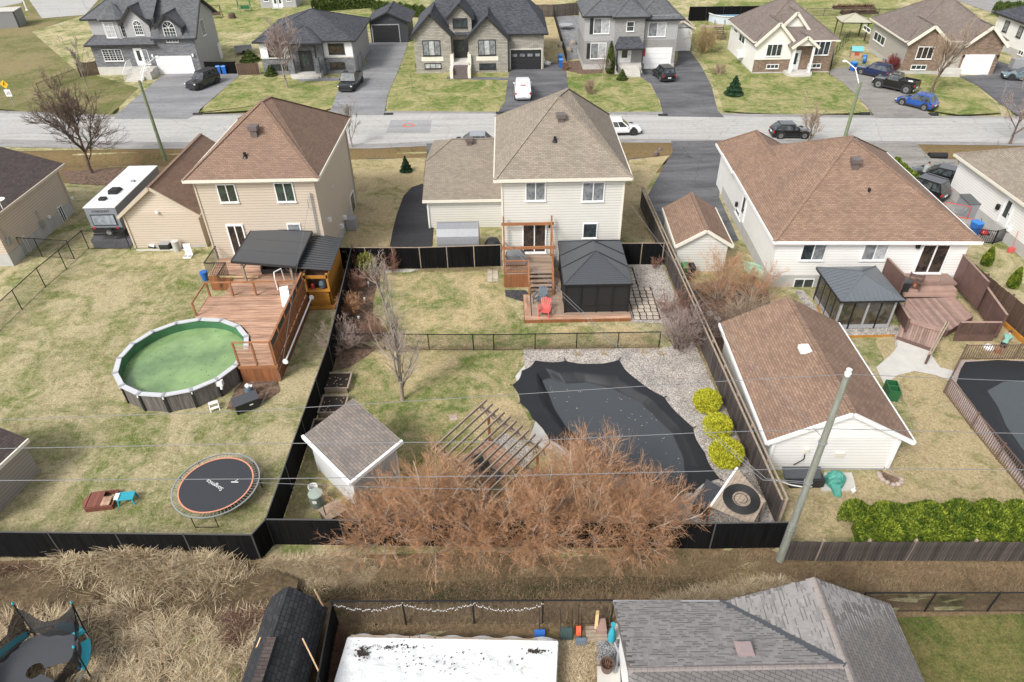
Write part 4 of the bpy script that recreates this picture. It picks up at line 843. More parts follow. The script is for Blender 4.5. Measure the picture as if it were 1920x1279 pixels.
part(rf,'roof_vent',m,plain('mauve_brown_vent',(.26,.20,.20),.5))
g_=MB();g_.beam(Vector(EA)-Vector((0,-.05,.12)),Vector(EB)-Vector((0,-.05,.12)),.1,.16);part(rf,'gutter',g_,M['grey_t'])
# ================================================================ YARD MATERIALS
M['deckred']=mk('cedar_deck_boards',(.45,.235,.145),.7,.25,2,18,.4,.01,stretch=(.4,3,3),rnd=.35,col2=(.56,.36,.25))
M['deckred_y']=mk('cedar_deck_boards_lengthwise',(.45,.235,.145),.7,.25,2,18,.4,.01,stretch=(3,.4,3),rnd=.35,col2=(.56,.36,.25))
M['cedar']=mk('stained_cedar',(.30,.115,.045),.65,.2,3,16,.3,.01,stretch=(3,3,.5),rnd=.35)
M['cedar2']=mk('cedar_rail',(.33,.14,.06),.65,.2,3,16,.3,.01,rnd=.15)
M['pine']=mk('orange_stained_pine',(.50,.22,.035),.55,.18,3,16,.3,.01,stretch=(.6,.6,4),rnd=.2)
M['dkfloor']=mk('weathered_deck_boards',(.36,.26,.19),.8,.2,2,18,.4,.01,stretch=(.4,3,3),rnd=.3)
M['greywood']=mk('grey_weathered_timber',(.36,.285,.215),.85,.25,4,20,.5,.01,stretch=(1,4,4),rnd=.2)
M['fencewood']=mk('dark_weathered_fence_board',(.05,.036,.031),.85,.3,5,22,.6,.015,stretch=(6,6,.3),rnd=.55,col2=(.12,.098,.088))
M['fencebrown']=mk('brown_fence_board',(.12,.072,.05),.8,.3,5,22,.5,.015,stretch=(4,4,.5),rnd=.35)
M['compo']=mk('brown_composite_board',(.37,.245,.20),.6,.15,2,16,.2,.005,rnd=.4)
M['compo_d']=mk('dark_brown_composite',(.125,.072,.06),.65,.15,2,16,.2,.005,rnd=.15)
M['paver']=mk('concrete_paver',(.52,.45,.37),.9,.15,3,25,.4,.01,rnd=.25)
M['graypaint']=plain('dark_grey_metal_roof',(.075,.08,.088),.38,.25)
M['graypaint2']=plain('slate_metal_roof',(.14,.155,.17),.4,.25)
M['cover']=plain('black_pool_cover',(.018,.019,.022),.6,spec=.35)
M['plasticw']=plain('white_plastic',(.75,.75,.73),.4)
M['plasticg']=plain('green_plastic',(.02,.11,.04),.5)
M['teal']=plain('teal_plastic',(.03,.33,.42),.45)
M['red']=plain('coral_red_plastic',(.55,.10,.09),.45)
M['slate']=plain('slate_blue_plastic',(.07,.10,.13),.5)
M['tarp']=plain('silver_tarp',(.27,.275,.29),.4,.2)
M['greentarp']=mk('teal_green_tarp',(.07,.30,.24),.5,.2,6,20,.8,.03)
M['terracotta']=plain('terracotta',(.42,.16,.08),.8)
M['dgrey']=plain('dull_grey_post',(.10,.10,.10),.5,.3)
M['wire']=plain('galvanised_wire',(.42,.43,.45),.5,.3)
M['wireb']=plain('black_vinyl_wire',(.03,.03,.032),.6)
M['cable']=plain('grey_aerial_cable',(.17,.175,.185),.6)
M['polewood']=mk('green_treated_pole',(.23,.24,.20),.9,.2,3,30,.6,.02,stretch=(6,6,.5))
M['concretepole']=mk('pale_green_wooden_pole',(.17,.21,.12),.9,.15,3,30,.4,.01)
# ================================================================ FENCES
def V2(p):return Vector((p[0],p[1],0))
def px2(pts):return[A(x,y)for x,y in pts]
def wires(mb,a,b,z0,z1,pitch=.075,r=.0035,hz=True):
 """diamond chain link woven between a and b"""
 L=(b-a).length;d=(b-a)/L;n=Vector((-d.y,d.x,0))*r;h=z1-z0
 k=-int(h/pitch)
 x=k*pitch
 while x<L:
  for sgn in(1,-1):
   x0,x1=(x,x+h)if sgn>0 else(x+h,x);za,zb_=z0,z1
   lo,hi=min(x0,x1),max(x0,x1)
   def cl(xx):return min(max(xx,0),L)
   if hi<=0 or lo>=L:continue
   f=lambda xx:z0+(xx-x0)/(x1-x0)*h
   xa,xb=(cl(x0),cl(x1));p=a+d*xa+Vector((0,0,f(xa)));q=a+d*xb+Vector((0,0,f(xb)));o=Vector((0,0,1))*r*1.4
   mb.q(p-o,p+o,q+o,q-o)
  x+=pitch
def fence(name,label,pts,h,style='black',bay=2.6,cat='fence',postmat=None,group=None,z0=.03,gates=()):
 P=[Vector((p[0],p[1],0))for p in pts];root=thing(name,label,cat,P[0],0,group);O=P[0];k=0
 for a,b in zip(P,P[1:]):
  L=(b-a).length;n=max(1,round(L/bay));d=(b-a)/n;u=(b-a).normalized();nn=Vector((-u.y,u.x,0))
  for i in range(n+(1 if b==P[-1]else 0)):
   p=a+d*i-O
   if style in('black','chain'):part(root,'post',MB().tube(p,p+Vector((0,0,h+.04)),.035,n=8),postmat or M['blackmetal'])
   elif style=='picket':part(root,'post',MB().cbox(p+Vector((0,0,h/2)),.07,.07,h),postmat or M['brown_t'])
   else:part(root,'post',MB().cbox(p+Vector((0,0,h/2+.03))+nn*.07,.1,.1,h+.06),postmat or M['greywood'])
  for i in range(n):
   p,q=a+d*i-O,a+d*(i+1)-O
   if style=='black':
    m=MB();m.beam(p+u*.04+Vector((0,0,h/2+.02)),q-u*.04+Vector((0,0,h/2+.02)),.03,h-.08);part(root,'privacy_panel',m,M['screenblk'])
   elif style=='chain':
    m=MB();wires(m,p,q,z0+.03,h,.085);part(root,'wire_mesh',m,postmat or M['wireb'])
   elif style=='picket':
    t=max(2,int((q-p).length/.14))
    m=MB()
    for j in range(1,t):m.cbox(p+(q-p)*j/t+Vector((0,0,h/2)),.03,.03,h-.1)
    part(root,'picket_panel',m,postmat or M['brown_t'],kind='stuff')
    m=MB();
    for zz in(.12,h-.1):part(root,'rail',MB().beam(p+Vector((0,0,zz)),q+Vector((0,0,zz)),.035,.04),postmat or M['brown_t'])
  if style in('black','chain'):
   part(root,'top_rail',MB().beam(a-O+Vector((0,0,h+.0)),b-O+Vector((0,0,h)),.045,.045),postmat or M['blackmetal'])
   if style=='chain':part(root,'bottom_rail',MB().beam(a-O+Vector((0,0,.05)),b-O+Vector((0,0,.05)),.02,.02),postmat or M['blackmetal'])
  if style in('board','boardb'):
   t=int(L/.145);mat=M['fencewood']if style=='board' else M['fencebrown']
   me=MB().box(-.066,-.012,z0,.066,.012,h).mesh('board',mat);rz=math.atan2(u.y,u.x)
   for j in range(t):
    c=a+u*(j+.5)*.145-O;o=link('board',me,root,c+nn*random.uniform(-.012,.012),rz+random.uniform(-.02,.02));o.scale=(1,1,random.uniform(.97,1.0))
   for zz in(.3,h-.25):part(root,'rail',MB().beam(a-O+nn*.045+Vector((0,0,zz)),b-O+nn*.045+Vector((0,0,zz)),.04,.09),M['greywood'])
 return root
fence('fence','long black privacy fence between the left lawn and the middle yard',px2([(515,1022),(625,690),(667,500)]),1.83,'black',2.9,postmat=M['dgrey'])
fence('fence','black privacy fence along the reeds at the left rear edge',px2([(-160,1040),(0,1045),(490,1051),(515,1022)]),1.83,'black',2.9,postmat=M['dgrey'])
fence('fence','black privacy fence partly hidden behind the orange willow shrubs',px2([(515,1022),(1330,1030),(1462,1028)]),1.83,'black',3.4,postmat=M['dgrey'])
fence('fence','black privacy fence with pale posts below the black asphalt drive',px2([(640,505),(790,505),(940,500)]),1.83,'black',1.9,postmat=M['greywood'])
fence('fence','short black gate fence right of the black gazebo',px2([(1160,497),(1240,497)]),1.83,'black',1.3,postmat=M['greywood'])
fence('fence','low black chain link fence across the middle yard behind the pool',px2([(640,655),(888,657),(926,657),(1235,652)]),1.22,'chain',2.6)
f5=px2([(1200,388),(1455,985)])
fence('fence','tall dark wooden fence with double top rails running towards the utility pole',f5,1.75,'board',2.4)
_d=(f5[1]-f5[0]).normalized();_n=Vector((-_d.y,_d.x,0));m=MB()
for s_ in(-.1,.14):m.beam(f5[0]+_n*s_+Vector((0,0,1.8)),f5[1]+_n*s_+Vector((0,0,1.8)),.09,.06)
solo('fence_rail',m,M['greywood'],'pair of pale weathered rails capping the tall dark wooden fence','rail')
fence('fence','curved weathered brown board fence in front of the bright green hedge',px2([(1470,1050),(1530,1052),(1700,1052),(1920,1052),(2080,1050)]),1.36,'board',2.4)
fence('fence','black wire fence strung with small lights beside the white covered pool',px2([(635,1172),(1145,1170)]),1.7,'chain',2.75)
fence('fence','black screened fence beside the black shingled shed',[A(635,1172),Vector((-7.15,9.5,0))],1.6,'black',3)
fence('fence','black chain link fence at the far side of the olive lawn',px2([(1605,1147),(1733,1147),(1850,1147),(2010,1147)]),1.35,'chain',2.6)
fence('fence','black chain link fence slanting across the far left lawn',px2([(0,622),(42,581),(86,539),(125,505),(167,467),(245,468)]),1.6,'chain',3)
fence('fence','short black wire fence joining the beige bungalow to the slanting fence',px2([(140,486),(80,482),(47,480)]),1.6,'chain',3)
fence('fence','brown metal picket fence around the covered pool at right',px2([(1920,926),(1820,804),(1769,737),(1800,675),(1900,674),(1990,674)]),1.2,'picket',2.2)
fence('fence','dark brown board fence at the right edge behind the composite deck',[Vector((31.3,43.5,0)),Vector((32.2,31.0,0))],1.9,'boardb',2.4,postmat=M['brown_t'])
fence('fence','black iron picket gate between the two white houses',px2([(1803,452),(1860,458),(1880,452)]),1.2,'picket',1.6,postmat=M['blackmetal'])
fence('fence','black privacy fence behind the blue bins of the stone house',px2([(388,139),(447,139)]),1.6,'black',2.5)
fence('fence','brown board fence between the stone house and the grey bungalow',px2([(447,141),(488,140)]),1.5,'boardb',2.4)
fence('fence','dark fence beside the stone house at the field edge',px2([(152,145),(188,140)]),1.8,'boardb',2.4)
fence('fence','thin wire fence along the field left of the grey stone house',px2([(75,175),(152,145)]),1.2,'chain',3)
fence('fence','black fence between stone house lawn and grey two-storey house',px2([(1038,30),(1062,117)]),1.3,'picket',2.4,postmat=M['blackmetal'])
fence('fence','dark board fence behind the lawn beside the three gabled stone house',px2([(1000,32),(1038,32),(1090,28)]),2.0,'board',2.4)
fence('fence','black fence behind the raised blue pool',px2([(1290,40),(1450,38)]),2.2,'black',3)
fence('fence','black wire fence before the children playhouse',px2([(1555,140),(1560,110),(1590,75)]),1.3,'chain',2.5)
fence('fence','thin black fence in the lawn above the wooden pavilion',px2([(1510,30),(1680,32)]),1.2,'chain',3)
# string lights on the bottom fence
m=MB();rr=random.Random(4);a=A(635,1172)+Vector((0,-.05,1.62));b=A(1020,1172)+Vector((0,-.05,1.62));n=4
for k in range(3):
 p0=a+(b-a)*k/3;p1=a+(b-a)*(k+1)/3
 for i in range(46):
  t=i/46;c=p0+(p1-p0)*t-Vector((0,0,1.9*t*(1-t)+.0))+Vector((0,0,rr.uniform(-.09,.09)));m.cbox(c,.028,.028,.03)
o=solo('string_lights',m,M['plasticw'],'strand of small white lights drooping along the bottom wire fence','lights');o['kind']='stuff'
# ================================================================ MIDDLE YARD
# sunken pool cover: slack star-shaped sheet with water-filled sag
def sag_cover(name,outer,inner,mat,depth=.35,nr=22,na=96,scal=.0):
 """cloth from outer polygon to a sunken inner outline"""
 c=sum((p for p in inner),Vector())/len(inner);V=[];rr=random.Random(1)
 ro=[samp(outer,c,6.28318*i/na)for i in range(na)];ri=[min(samp(inner,c,6.28318*i/na),ro[i]*.93)for i in range(na)]
 for j in range(nr+1):
  for i in range(na):
   an=6.28318*i/na;k=j/nr
   if k<=.5:r=ri[i]*(k/.5);z=-depth+.04*(k/.5)**6
   else:
    t=(k-.5)*2;r=ri[i]+(ro[i]-ri[i])*t;e=min(1,t*2.6);z=-depth*(1-e)**1.3+.012*e*math.sin(an*13+t*3)-.0*e
   V.append((c.x+r*math.cos(an),c.y+r*math.sin(an),z+depth*0+.0))
 F=[(j*na+i,j*na+(i+1)%na,(j+1)*na+(i+1)%na,(j+1)*na+i)for j in range(nr)for i in range(na)]
 me=bpy.data.meshes.new(name);me.from_pydata(V,[],F);me.materials.append(mat);return me,c
ZB=Vector((0,0,.40))
pool=thing('covered_pool','black covered in-ground pool with white gravel around and bare willows in front','pool',(0,0,0))
me,pc=sag_cover('pool_cover',CP,WP,M['cover'],.42,30,300);part(pool,'pool_cover',me,None,(0,0,.07))
wm_=plain('standing_water',(.055,.061,.067),.14,0,.55)
m=MB();m.q(*[(p.x*.995+pc.x*.005,p.y*.995+pc.y*.005,-.30)for p in reversed(WP)]);part(pool,'rain_water',m,wm_)
cop=[(975,735),(966,706),(986,682),(1010,672),(1050,672),(1110,676),(1168,676),(1196,700),(1262,748),(1308,795),(1334,850),(1352,900),(1330,912),(1285,932),(1262,945),(1215,930),(1150,900),(1080,868),(1040,845),(1006,838),(990,828),(1004,790),(985,757)]
from mathutils.geometry import tessellate_polygon
o_=[Vector(tuple(A(x,y,.03))[:2]+(0,))for x,y in cop];h_=[Vector((x,y,0))for x,y in HOLE];al=[(v.x,v.y,.045)for v in o_+h_];m=MB()
for t3 in tessellate_polygon([o_,h_]):a,b,c=(Vector(al[k])for k in t3);m.q(*((a,b,c)if(b-a).cross(c-a).z>0 else(a,c,b)))
part(pool,'concrete_coping',m,M['concrete'])
part(pool,'pool_liner',MB().hexa([(x,y,-.7)for x,y in HOLE],[(x,y,-.6)for x,y in HOLE]),M['cover'])
m=MB();m.prism([tuple(A(x,y,.05))[:2]for x,y in[(1275,940),(1285,915),(1322,900),(1330,905),(1290,930)]],.0,.05);part(pool,'concrete_coping',m,M['concrete'])
for x,y,X,Y in((1060,677,1058,671),(1161,675,1163,670),(1245,745,1250,743),(1300,802,1305,800),(960,722,956,722),(975,755,971,757),(1350,898,1357,902),(1030,825,1030,832)):
 m=MB().beam(A(x,y,.17),A(X,Y,.08),.05,.02);part(pool,'cover_strap',m,M['blackmetal'])
 # leaves and bits on the water
rr=random.Random(9);m=MB()
for i in range(110):
 x,y=rr.uniform(1030,1280),rr.uniform(705,890);p=A(x,y,.08)
 if inpoly((p.x,p.y),[(q.x,q.y)for q in WP]):m.cbox((p.x,p.y,-.29),rr.uniform(.03,.08),rr.uniform(.02,.05),.006,rr.random()*3)
part(pool,'floating_leaves',m,mk('pale_leaf',(.4,.33,.25),rnd=0),kind='stuff')
# yellow-green globe shrubs: leafy tufts through a rounded volume
def leafmat(name,c1,c2,c3,dk=(.42,.55,.5)):
 m,t,b,N=newmat(name);g=N('ShaderNodeNewGeometry');r=ramp(N,t,g.outputs['Random Per Island'],[(0,c1),(.5,c2),(1,c3)])
 ob=N('ShaderNodeTexCoord').outputs['Object'];n=noise(N,t,ob,2.2,4);r=mixrgb(N,t,1.,r,ramp(N,t,n,[(.36,dk),(.62,(1,)*3)]),'MULTIPLY')
 t.links.new(r,b.inputs['Base Color']);b.inputs['Roughness'].default_value=.7;b.inputs['Specular IOR Level'].default_value=.2
 return m
M['leafy']=leafmat('yellow_green_foliage',(.26,.28,.02),(.46,.44,.03),(.62,.56,.06),(.8,.85,.8))
M['cedarleaf']=leafmat('cedar_hedge_foliage',(.05,.085,.012),(.155,.205,.02),(.31,.34,.035),(.3,.42,.4))
M['spruce']=leafmat('spruce_foliage',(.015,.04,.02),(.03,.07,.035),(.06,.11,.05))
M['darkleaf']=leafmat('dark_cedar_foliage',(.05,.075,.02),(.09,.12,.03),(.15,.18,.04))
def quadsmesh(name,C,U,W,mat):
 """C centres, U,W half axes -> leaf quads"""
 V=np.stack([C-U-W,C+U-W*.6,C+U*.4+W,C-U*.4+W*.8],1).reshape(-1,3);n=len(C)
 me=bpy.data.meshes.new(name);me.vertices.add(4*n);me.vertices.foreach_set('co',V.ravel().astype(np.float32));me.loops.add(4*n);me.loops.foreach_set('vertex_index',np.arange(4*n,dtype=np.int32))
 me.polygons.add(n);me.polygons.foreach_set('loop_start',np.arange(0,4*n,4,dtype=np.int32));me.polygons.foreach_set('loop_total',np.full(n,4,dtype=np.int32));me.materials.append(mat);me.update(calc_edges=True);return me
def rnddirs(n):v=RNG.normal(size=(n,3));return v/np.linalg.norm(v,axis=1)[:,None]
def foliage(name,n,shape,size,mat,up=.3):
 """shape(n)-> points, outward normals"""
 C,Nn=shape(n);d=rnddirs(n)*.8+Nn*.6+np.array([0,0,up]);d/=np.linalg.norm(d,axis=1)[:,None]
 t=np.cross(d,rnddirs(n));t/=np.linalg.norm(t,axis=1)[:,None];s=size*RNG.uniform(.6,1.4,n)[:,None]
 return quadsmesh(name,C,t*s*.45,d*s,mat)
def ellipsoid(c,rx,ry,rz_,fill=.25,lump=.1):
 def f(n):
  d=rnddirs(n);k=1+lump*(np.sin(d[:,0]*9+d[:,2]*5)*np.cos(d[:,1]*8+d[:,2]*7));r=RNG.uniform(1-fill,1,n)*k
  return d*np.array([rx,ry,rz_])*r[:,None]+np.array(c),d
 return f
for i,(px,py,r,lab)in enumerate([(1323,768,.78,'round yellow-green shrub farthest from the camera beside the wooden fence'),(1342,815,.78,'middle of three round yellow-green shrubs beside the pool'),(1358,868,.88,'largest and nearest of three round yellow-green shrubs by the pool')]):
 p=A(px,py,0);t=thing('globe_shrub',lab,'shrub',(p.x,p.y,0),0,'round yellow shrubs')
 part(t,'crown',foliage('crown',9000,ellipsoid((0,0,r*.82),r,r,r*.85,.22,.05),.05,M['leafy']),None);part(t,'stem',MB().tube((0,0,0),(0,0,r),.06),M['brown_t'])
 part(t,'inner_branches',MB().lathe([(.1,.1),(r*.6,r*.3),(r*.72,r*.8),(r*.5,r*1.3),(.1,r*1.5)],n=14),M['darkleaf'])
p=A(690,510,0);t=thing('globe_shrub','single round yellow-olive shrub at the fence corner of the middle yard','shrub',(p.x,p.y,0))
part(t,'crown',foliage('crown',5000,ellipsoid((0,0,.8),.75,.7,.8,.35,.1),.05,leafmat('olive_foliage',(.16,.15,.03),(.27,.26,.05),(.36,.34,.08))),None);part(t,'stem',MB().tube((0,0,0),(0,0,.9),.05),M['brown_t'])
# planter beds
for px,py,lab in((635,722,'square wooden planter box full of soil farthest up the row'),(627,766,'second square wooden planter box along the black fence'),(610,812,'wooden planter box half hidden behind the weathered shed roof')):
 p=A(px,py,0);s=.72;t=thing('planter_box',lab,'planter',(p.x+.0,p.y,0),0,'wooden planter boxes')
 for a in range(4):
  R=a*math.pi/2;part(t,'side_board',MB().box(-s,-s,0,s,-s+.05,.36),M['greywood'],rz=R);part(t,'cap_board',MB().box(-s-.03,-s-.03,.362,s+.03-(.09 if a%2==0 else .09),-s+.06,.39),M['greywood'],rz=R)
 part(t,'soil',MB().box(-s+.055,-s+.055,.02,s-.055,s-.055,.3),M['soil']);m=MB()
 for k in range(16):m.cbox((random.uniform(-.55,.55),random.uniform(-.55,.55),.31),.07,.05,.02,random.random()*3)
 part(t,'leaf_scraps',m,mk('dry_leaf',(.4,.3,.2)),kind='stuff')
 # white sided shed with single-slope roof
c0=Vector((-7.46,21.12,0));ex=Vector((2.04,1.95,0));ey=Vector((-3.12,2.65,0));rzq=math.atan2(ex.y,ex.x)
Wq,Dq=2.85,4.15
H=House('shed','small white sided shed with weathered single-slope shingle roof beside the willows','shed',tuple(c0),rad(43),None)
H.wall([(.1,.1),(2.55,.1),(2.55,3.75),(.1,3.75)],0,2.15,M['w_shed']);
m=MB();m.hexa([(.1,.1,2.15),(2.55,.1,2.15),(2.55,3.75,2.15),(.1,3.75,2.15)],[(.1,.1,2.32),(2.55,.1,2.82),(2.55,3.75,2.82),(.1,3.75,2.32)]);H.part('upper_wall',m,M['w_shed'])
H.roof([[(-.12,-.12,2.4),(2.85,-.12,3.0),(2.85,4.05,3.0),(-.12,4.05,2.4)]],M['r_shed'],[],[((-.14,-.16,2.42),(-.14,4.08,2.42)),((-.14,-.16,2.42),(2.87,-.16,3.02))],M['white'])
for x,y in((.1,.1),(.1,3.75),(2.55,.1)):H.rect(x-.04,y-.04,x+.04,y+.04,0,2.3,M['white'],'corner_trim')
p=A(597,947);t=thing('rain_barrel','grey green round barrel with lid against the white shed','barrel',(p.x,p.y,0))
part(t,'drum',MB().lathe([(.3,0),(.34,.4),(.33,.8)],n=20),plain('grey_green_plastic',(.17,.2,.18),.5));part(t,'lid',MB().lathe([(.35,.805),(.35,.86),(.1,.9)],n=20),plain('pale_green_lid',(.3,.35,.31),.5));part(t,'sticker',MB().box(-.1,-.352,.5,.1,-.335,.66),M['plasticw'])
p=A(590,926);solo('bucket',MB().lathe([(.2,0),(.24,.55),(.2,.55),(.17,.05)],(p.x,p.y,0),16,cap=False),M['plasticw'],'white bucket standing behind the green barrel by the shed','bucket')
p=A(628,975);t=thing('wooden_box','weathered brown wooden box in front of the white shed','box',(p.x,p.y,0),rad(40))
for i in range(5):part(t,'lid_board',MB().box(-.5+.2*i+.004,-.45,.72,-.3+.2*i-.004,.45,.75),M['greywood'])
part(t,'body',MB().box(-.47,-.42,0,.47,.42,.71),M['fencebrown'])
solo('post',MB().tube(A(616,985),A(616,985)+Vector((0,0,1.5)),.025),M['rubber'],'thin dark rusty post before the brown wooden box','post')
# flat stones in the lawn
p=A(850,784);t=thing('stepping_stones','four small pinkish paving squares in the lawn','paving',(p.x,p.y,0),rad(12))
for i in(0,1):
 for j in(0,1):part(t,'paver',MB().box(-.21+.22*i,-.21+.22*j,0,-.01+.22*i,-.01+.22*j,.045),mk('pink_paver',(.5,.38,.33),rnd=.2))
 # paver walk right of the gazebo and left of the deck
pv=MB().box(-.175,-.175,0,.175,.175,.04).mesh('paver',M['paver'])
sheet('paver_joint_soil',[(8.05,36.6),(9.85,36.6),(9.85,40.6),(9.0,40.6),(9.0,43.3),(8.05,43.3)],M['soil'],z=.05,world=True)
root=tag(link('paver_walk',None,None,(8.05,36.6,.035)),None,None,None,'structure')
for j in range(15):
 for i in range(4 if j<9 else 2):
  o=link('paver',pv,root,(.22+i*.43+random.uniform(-.02,.02)+(.04 if j%2 else 0),.22+j*.44,random.uniform(-.005,.012)),random.uniform(-.05,.05))
p=A(917,522);root=tag(link('paver_walk',None,None,(p.x+.05,p.y-.3,.012)),None,None,None,'structure')
for i in range(2):
 for j in range(4):link('paver',pv,root,(i*.42,j*.42,0))
 # gazebo
def metal_hip(root,x0,y0,x1,y1,z,zr,rid,mat,seams,cap):
 """four roof faces with standing seams"""
 ym=(y0+y1)/2;xm=(x0+x1)/2;a=Vector((xm,ym-rid,zr));b=Vector((xm,ym+rid,zr))
 c=[Vector((x0,y0,z)),Vector((x1,y0,z)),Vector((x1,y1,z)),Vector((x0,y1,z))]
 for P in([c[0],c[1],a],[c[1],c[2],b,a],[c[2],c[3],b],[c[3],c[0],a,b]):
  f=part(root,'roof_panel',MB().slab(P,.04),mat)
 for i,q in enumerate((a,a,b,b)):part(root,'hip_cap',MB().beam(c[i]+Vector((0,0,.02)),q+Vector((0,0,.03)),.07,.04),cap)
 for i in range(4):part(root,'eave_beam',MB().beam(c[i]-Vector((0,0,.09)),c[(i+1)%4]-Vector((0,0,.09)),.06,.12),M['blackmetal'])
 return a,b,c
gz=thing('gazebo','black hardtop gazebo with screened sides on the cedar deck','gazebo',(3.4,37.15,0))
a,b,c=metal_hip(gz,-.0,0,4.42,5.75,2.55,3.75,.7,M['graypaint'],3,M['graypaint'])
for fx in(-1,1):  # seams on left and right slopes
 for k in(.36,.64):
  e_=Vector((0 if fx<0 else 4.42,5.75*k,2.58));q=Vector((2.21,2.875+(-.7 if k<.5 else .7),3.78));part(gz,'roof_seam',MB().beam(e_,q,.04,.03),M['blackmetal'])
for k in range(1,17):  # ribs of the near slope
 t=k/17;part(gz,'roof_rib',MB().beam(Vector((2.21*t,2.175*t,2.56+1.2*t)),Vector((4.42-2.21*t,2.175*t,2.56+1.2*t)),.02,.015),M['graypaint'])
for x in(.12,1.16,2.2,3.25,4.3):part(gz,'post',MB().box(x-.05,.08,.28,x+.05,.2,2.44),M['blackmetal']);part(gz,'post',MB().box(x-.05,5.5,.28,x+.05,5.62,2.44),M['blackmetal'])
for y in(1.5,2.9,4.3):
 for x in(.12,4.3):part(gz,'post',MB().box(x-.05,y-.05,.28,x+.05,y+.05,2.44),M['blackmetal'])
scr=plain('black_insect_screen',(.012,.012,.014),.6)
for i,x in enumerate((.17,1.21,2.25,3.3)):part(gz,'screen',MB().box(x,.13,.3,x+.94,.15,2.42),scr);part(gz,'kick_rail',MB().box(x,.11,.75,x+.94,.17,.79),M['blackmetal'])
for x in(.12,4.3):
 for y in(.2,1.55,2.95,4.35):part(gz,'screen',MB().box(x-.01,y,.3,x+.01,y+1.25,2.42),scr)
for x in(.17,1.21,2.25,3.3):part(gz,'screen',MB().box(x,5.54,.3,x+.94,5.56,2.42),scr)
# cedar deck, lower level
dk=thing('deck','low cedar deck under the black gazebo with stairs up to the patio door','deck',(.85,36.55,0));dW,dD,dh=7.0,6.2,.27
bm_=MB().box(.0,-.065,0,2.4,.065,.035)
n=17;bw=2.5/n
for i in range(n):part(dk,'deck_board',MB().box(.5+bw*i+.004,.3,dh-.035,.5+bw*(i+1)-.004,dD,dh),M['dkfloor'])
for i in range(3):part(dk,'border_board',MB().box(.02,.0+.14*i,dh-.035,dW,.135+.14*i,dh+.002),M['deckred'])
for i in range(3):part(dk,'border_board',MB().box(.0+.15*i,.43,dh-.035,.145+.15*i,3.0,dh+.002),M['deckred_y'])
part(dk,'platform',MB().box(3.0,.43,.02,dW,dD,dh-.01),M['dkfloor'])
n=46
for i in range(n):part(dk,'skirt_board',MB().box(dW*i/n+.003,-.03,0,dW*(i+1)/n-.003,0,dh-.04),M['cedar'])
for i in range(18):part(dk,'skirt_board',MB().box(-.03,.17*i+.003,0,0,.17*(i+1)-.003,dh-.04),M['cedar'])
# upper landing
ux0,ux1,uy0,uy1,uz=-.5,3.05,40.95,43.7,1.12
ud=thing('deck','raised cedar landing with railings and timber frame before the patio door','deck',(0,0,0))
n=20
for i in range(n):part(ud,'deck_board',MB().box(ux0,uy0+(uy1-uy0)*i/n+.003,uz-.035,ux1,uy0+(uy1-uy0)*(i+1)/n-.003,uz),M['dkfloor'])
for i in range(12):part(ud,'skirt_board',MB().box(ux0+.145*i+.003,uy0-.03,0,ux0+.145*(i+1)-.003,uy0,uz-.04),M['cedar'])
for i in range(5):
 y1=uy0-.28*i;part(ud,'step',MB().box(1.3,y1-.28,uz-.2*(i+1)+.02,2.85,y1-.003,uz-.2*(i+1)+.06),M['dkfloor']);part(ud,'riser',MB().box(1.32,y1-.03,uz-.2*(i+1)-.13,2.83,y1-.01,uz-.2*(i+1)+.018),M['cedar'])
for x in(1.24,2.9):part(ud,'stair_stringer',MB().beam((x,uy0,uz-.1),(x,uy0-1.5,.15),.05,.28),M['cedar2']);part(ud,'handrail',MB().beam((x,uy0,uz+.95),(x,uy0-1.45,1.15),.09,.06),M['cedar2']);part(ud,'post',MB().cbox((x,uy0-1.45,.65),.1,.1,1.1),M['cedar2'])
for x,y in((ux0+.05,uy0+.05),(1.24,uy0+.05)):part(ud,'post',MB().cbox((x,y,uz+.5),.1,.1,1.0),M['cedar2'])
part(ud,'handrail',MB().beam((ux0,uy0+.05,uz+1.0),(1.24,uy0+.05,uz+1.0),.12,.05),M['cedar2']);part(ud,'bottom_rail',MB().beam((ux0,uy0+.05,uz+.12),(1.24,uy0+.05,uz+.12),.05,.06),M['cedar2'])
for i in range(13):part(ud,'baluster',MB().cbox((ux0+.17+i*.125,uy0+.05,uz+.55),.035,.035,.85),M['cedar2'])
part(ud,'handrail',MB().beam((ux0+.05,uy0,uz+1.0),(ux0+.05,uy1,uz+1.0),.12,.05),M['cedar2'])
for i in range(14):part(ud,'baluster',MB().cbox((ux0+.05,uy0+.2+i*.18,uz+.55),.035,.035,.85),M['cedar2'])
# timber frame over the landing
zt=3.35
for x,y,z_ in((ux0+.05,uy0+.1,zt),(ux1-.12,uy0+.1,zt),(ux0+.05,uy1-.4,4.35),(ux1-.12,uy1-.4,4.35)):part(ud,'frame_post',MB().cbox((x,y,(uz+z_)/2),.11,.11,z_-uz),M['cedar2'])
part(ud,'frame_beam',MB().beam((ux0-.1,uy0+.1,3.1),(ux1+.05,uy0+.1,3.1),.1,.2),M['cedar2']);part(ud,'frame_beam',MB().beam((ux0-.1,uy1-.4,3.75),(ux1+.05,uy1-.4,3.75),.1,.2),M['cedar2'])
for x in(ux1-.12,):part(ud,'frame_beam',MB().beam((x,uy0+.1,3.2),(x,uy1-.4,3.9),.08,.12),M['cedar2'])
def bell(root,name,prof,mat,loc,n=18,sq=None):
 o=part(root,name,MB().lathe(prof,n=n),mat,loc,smooth=False);return o
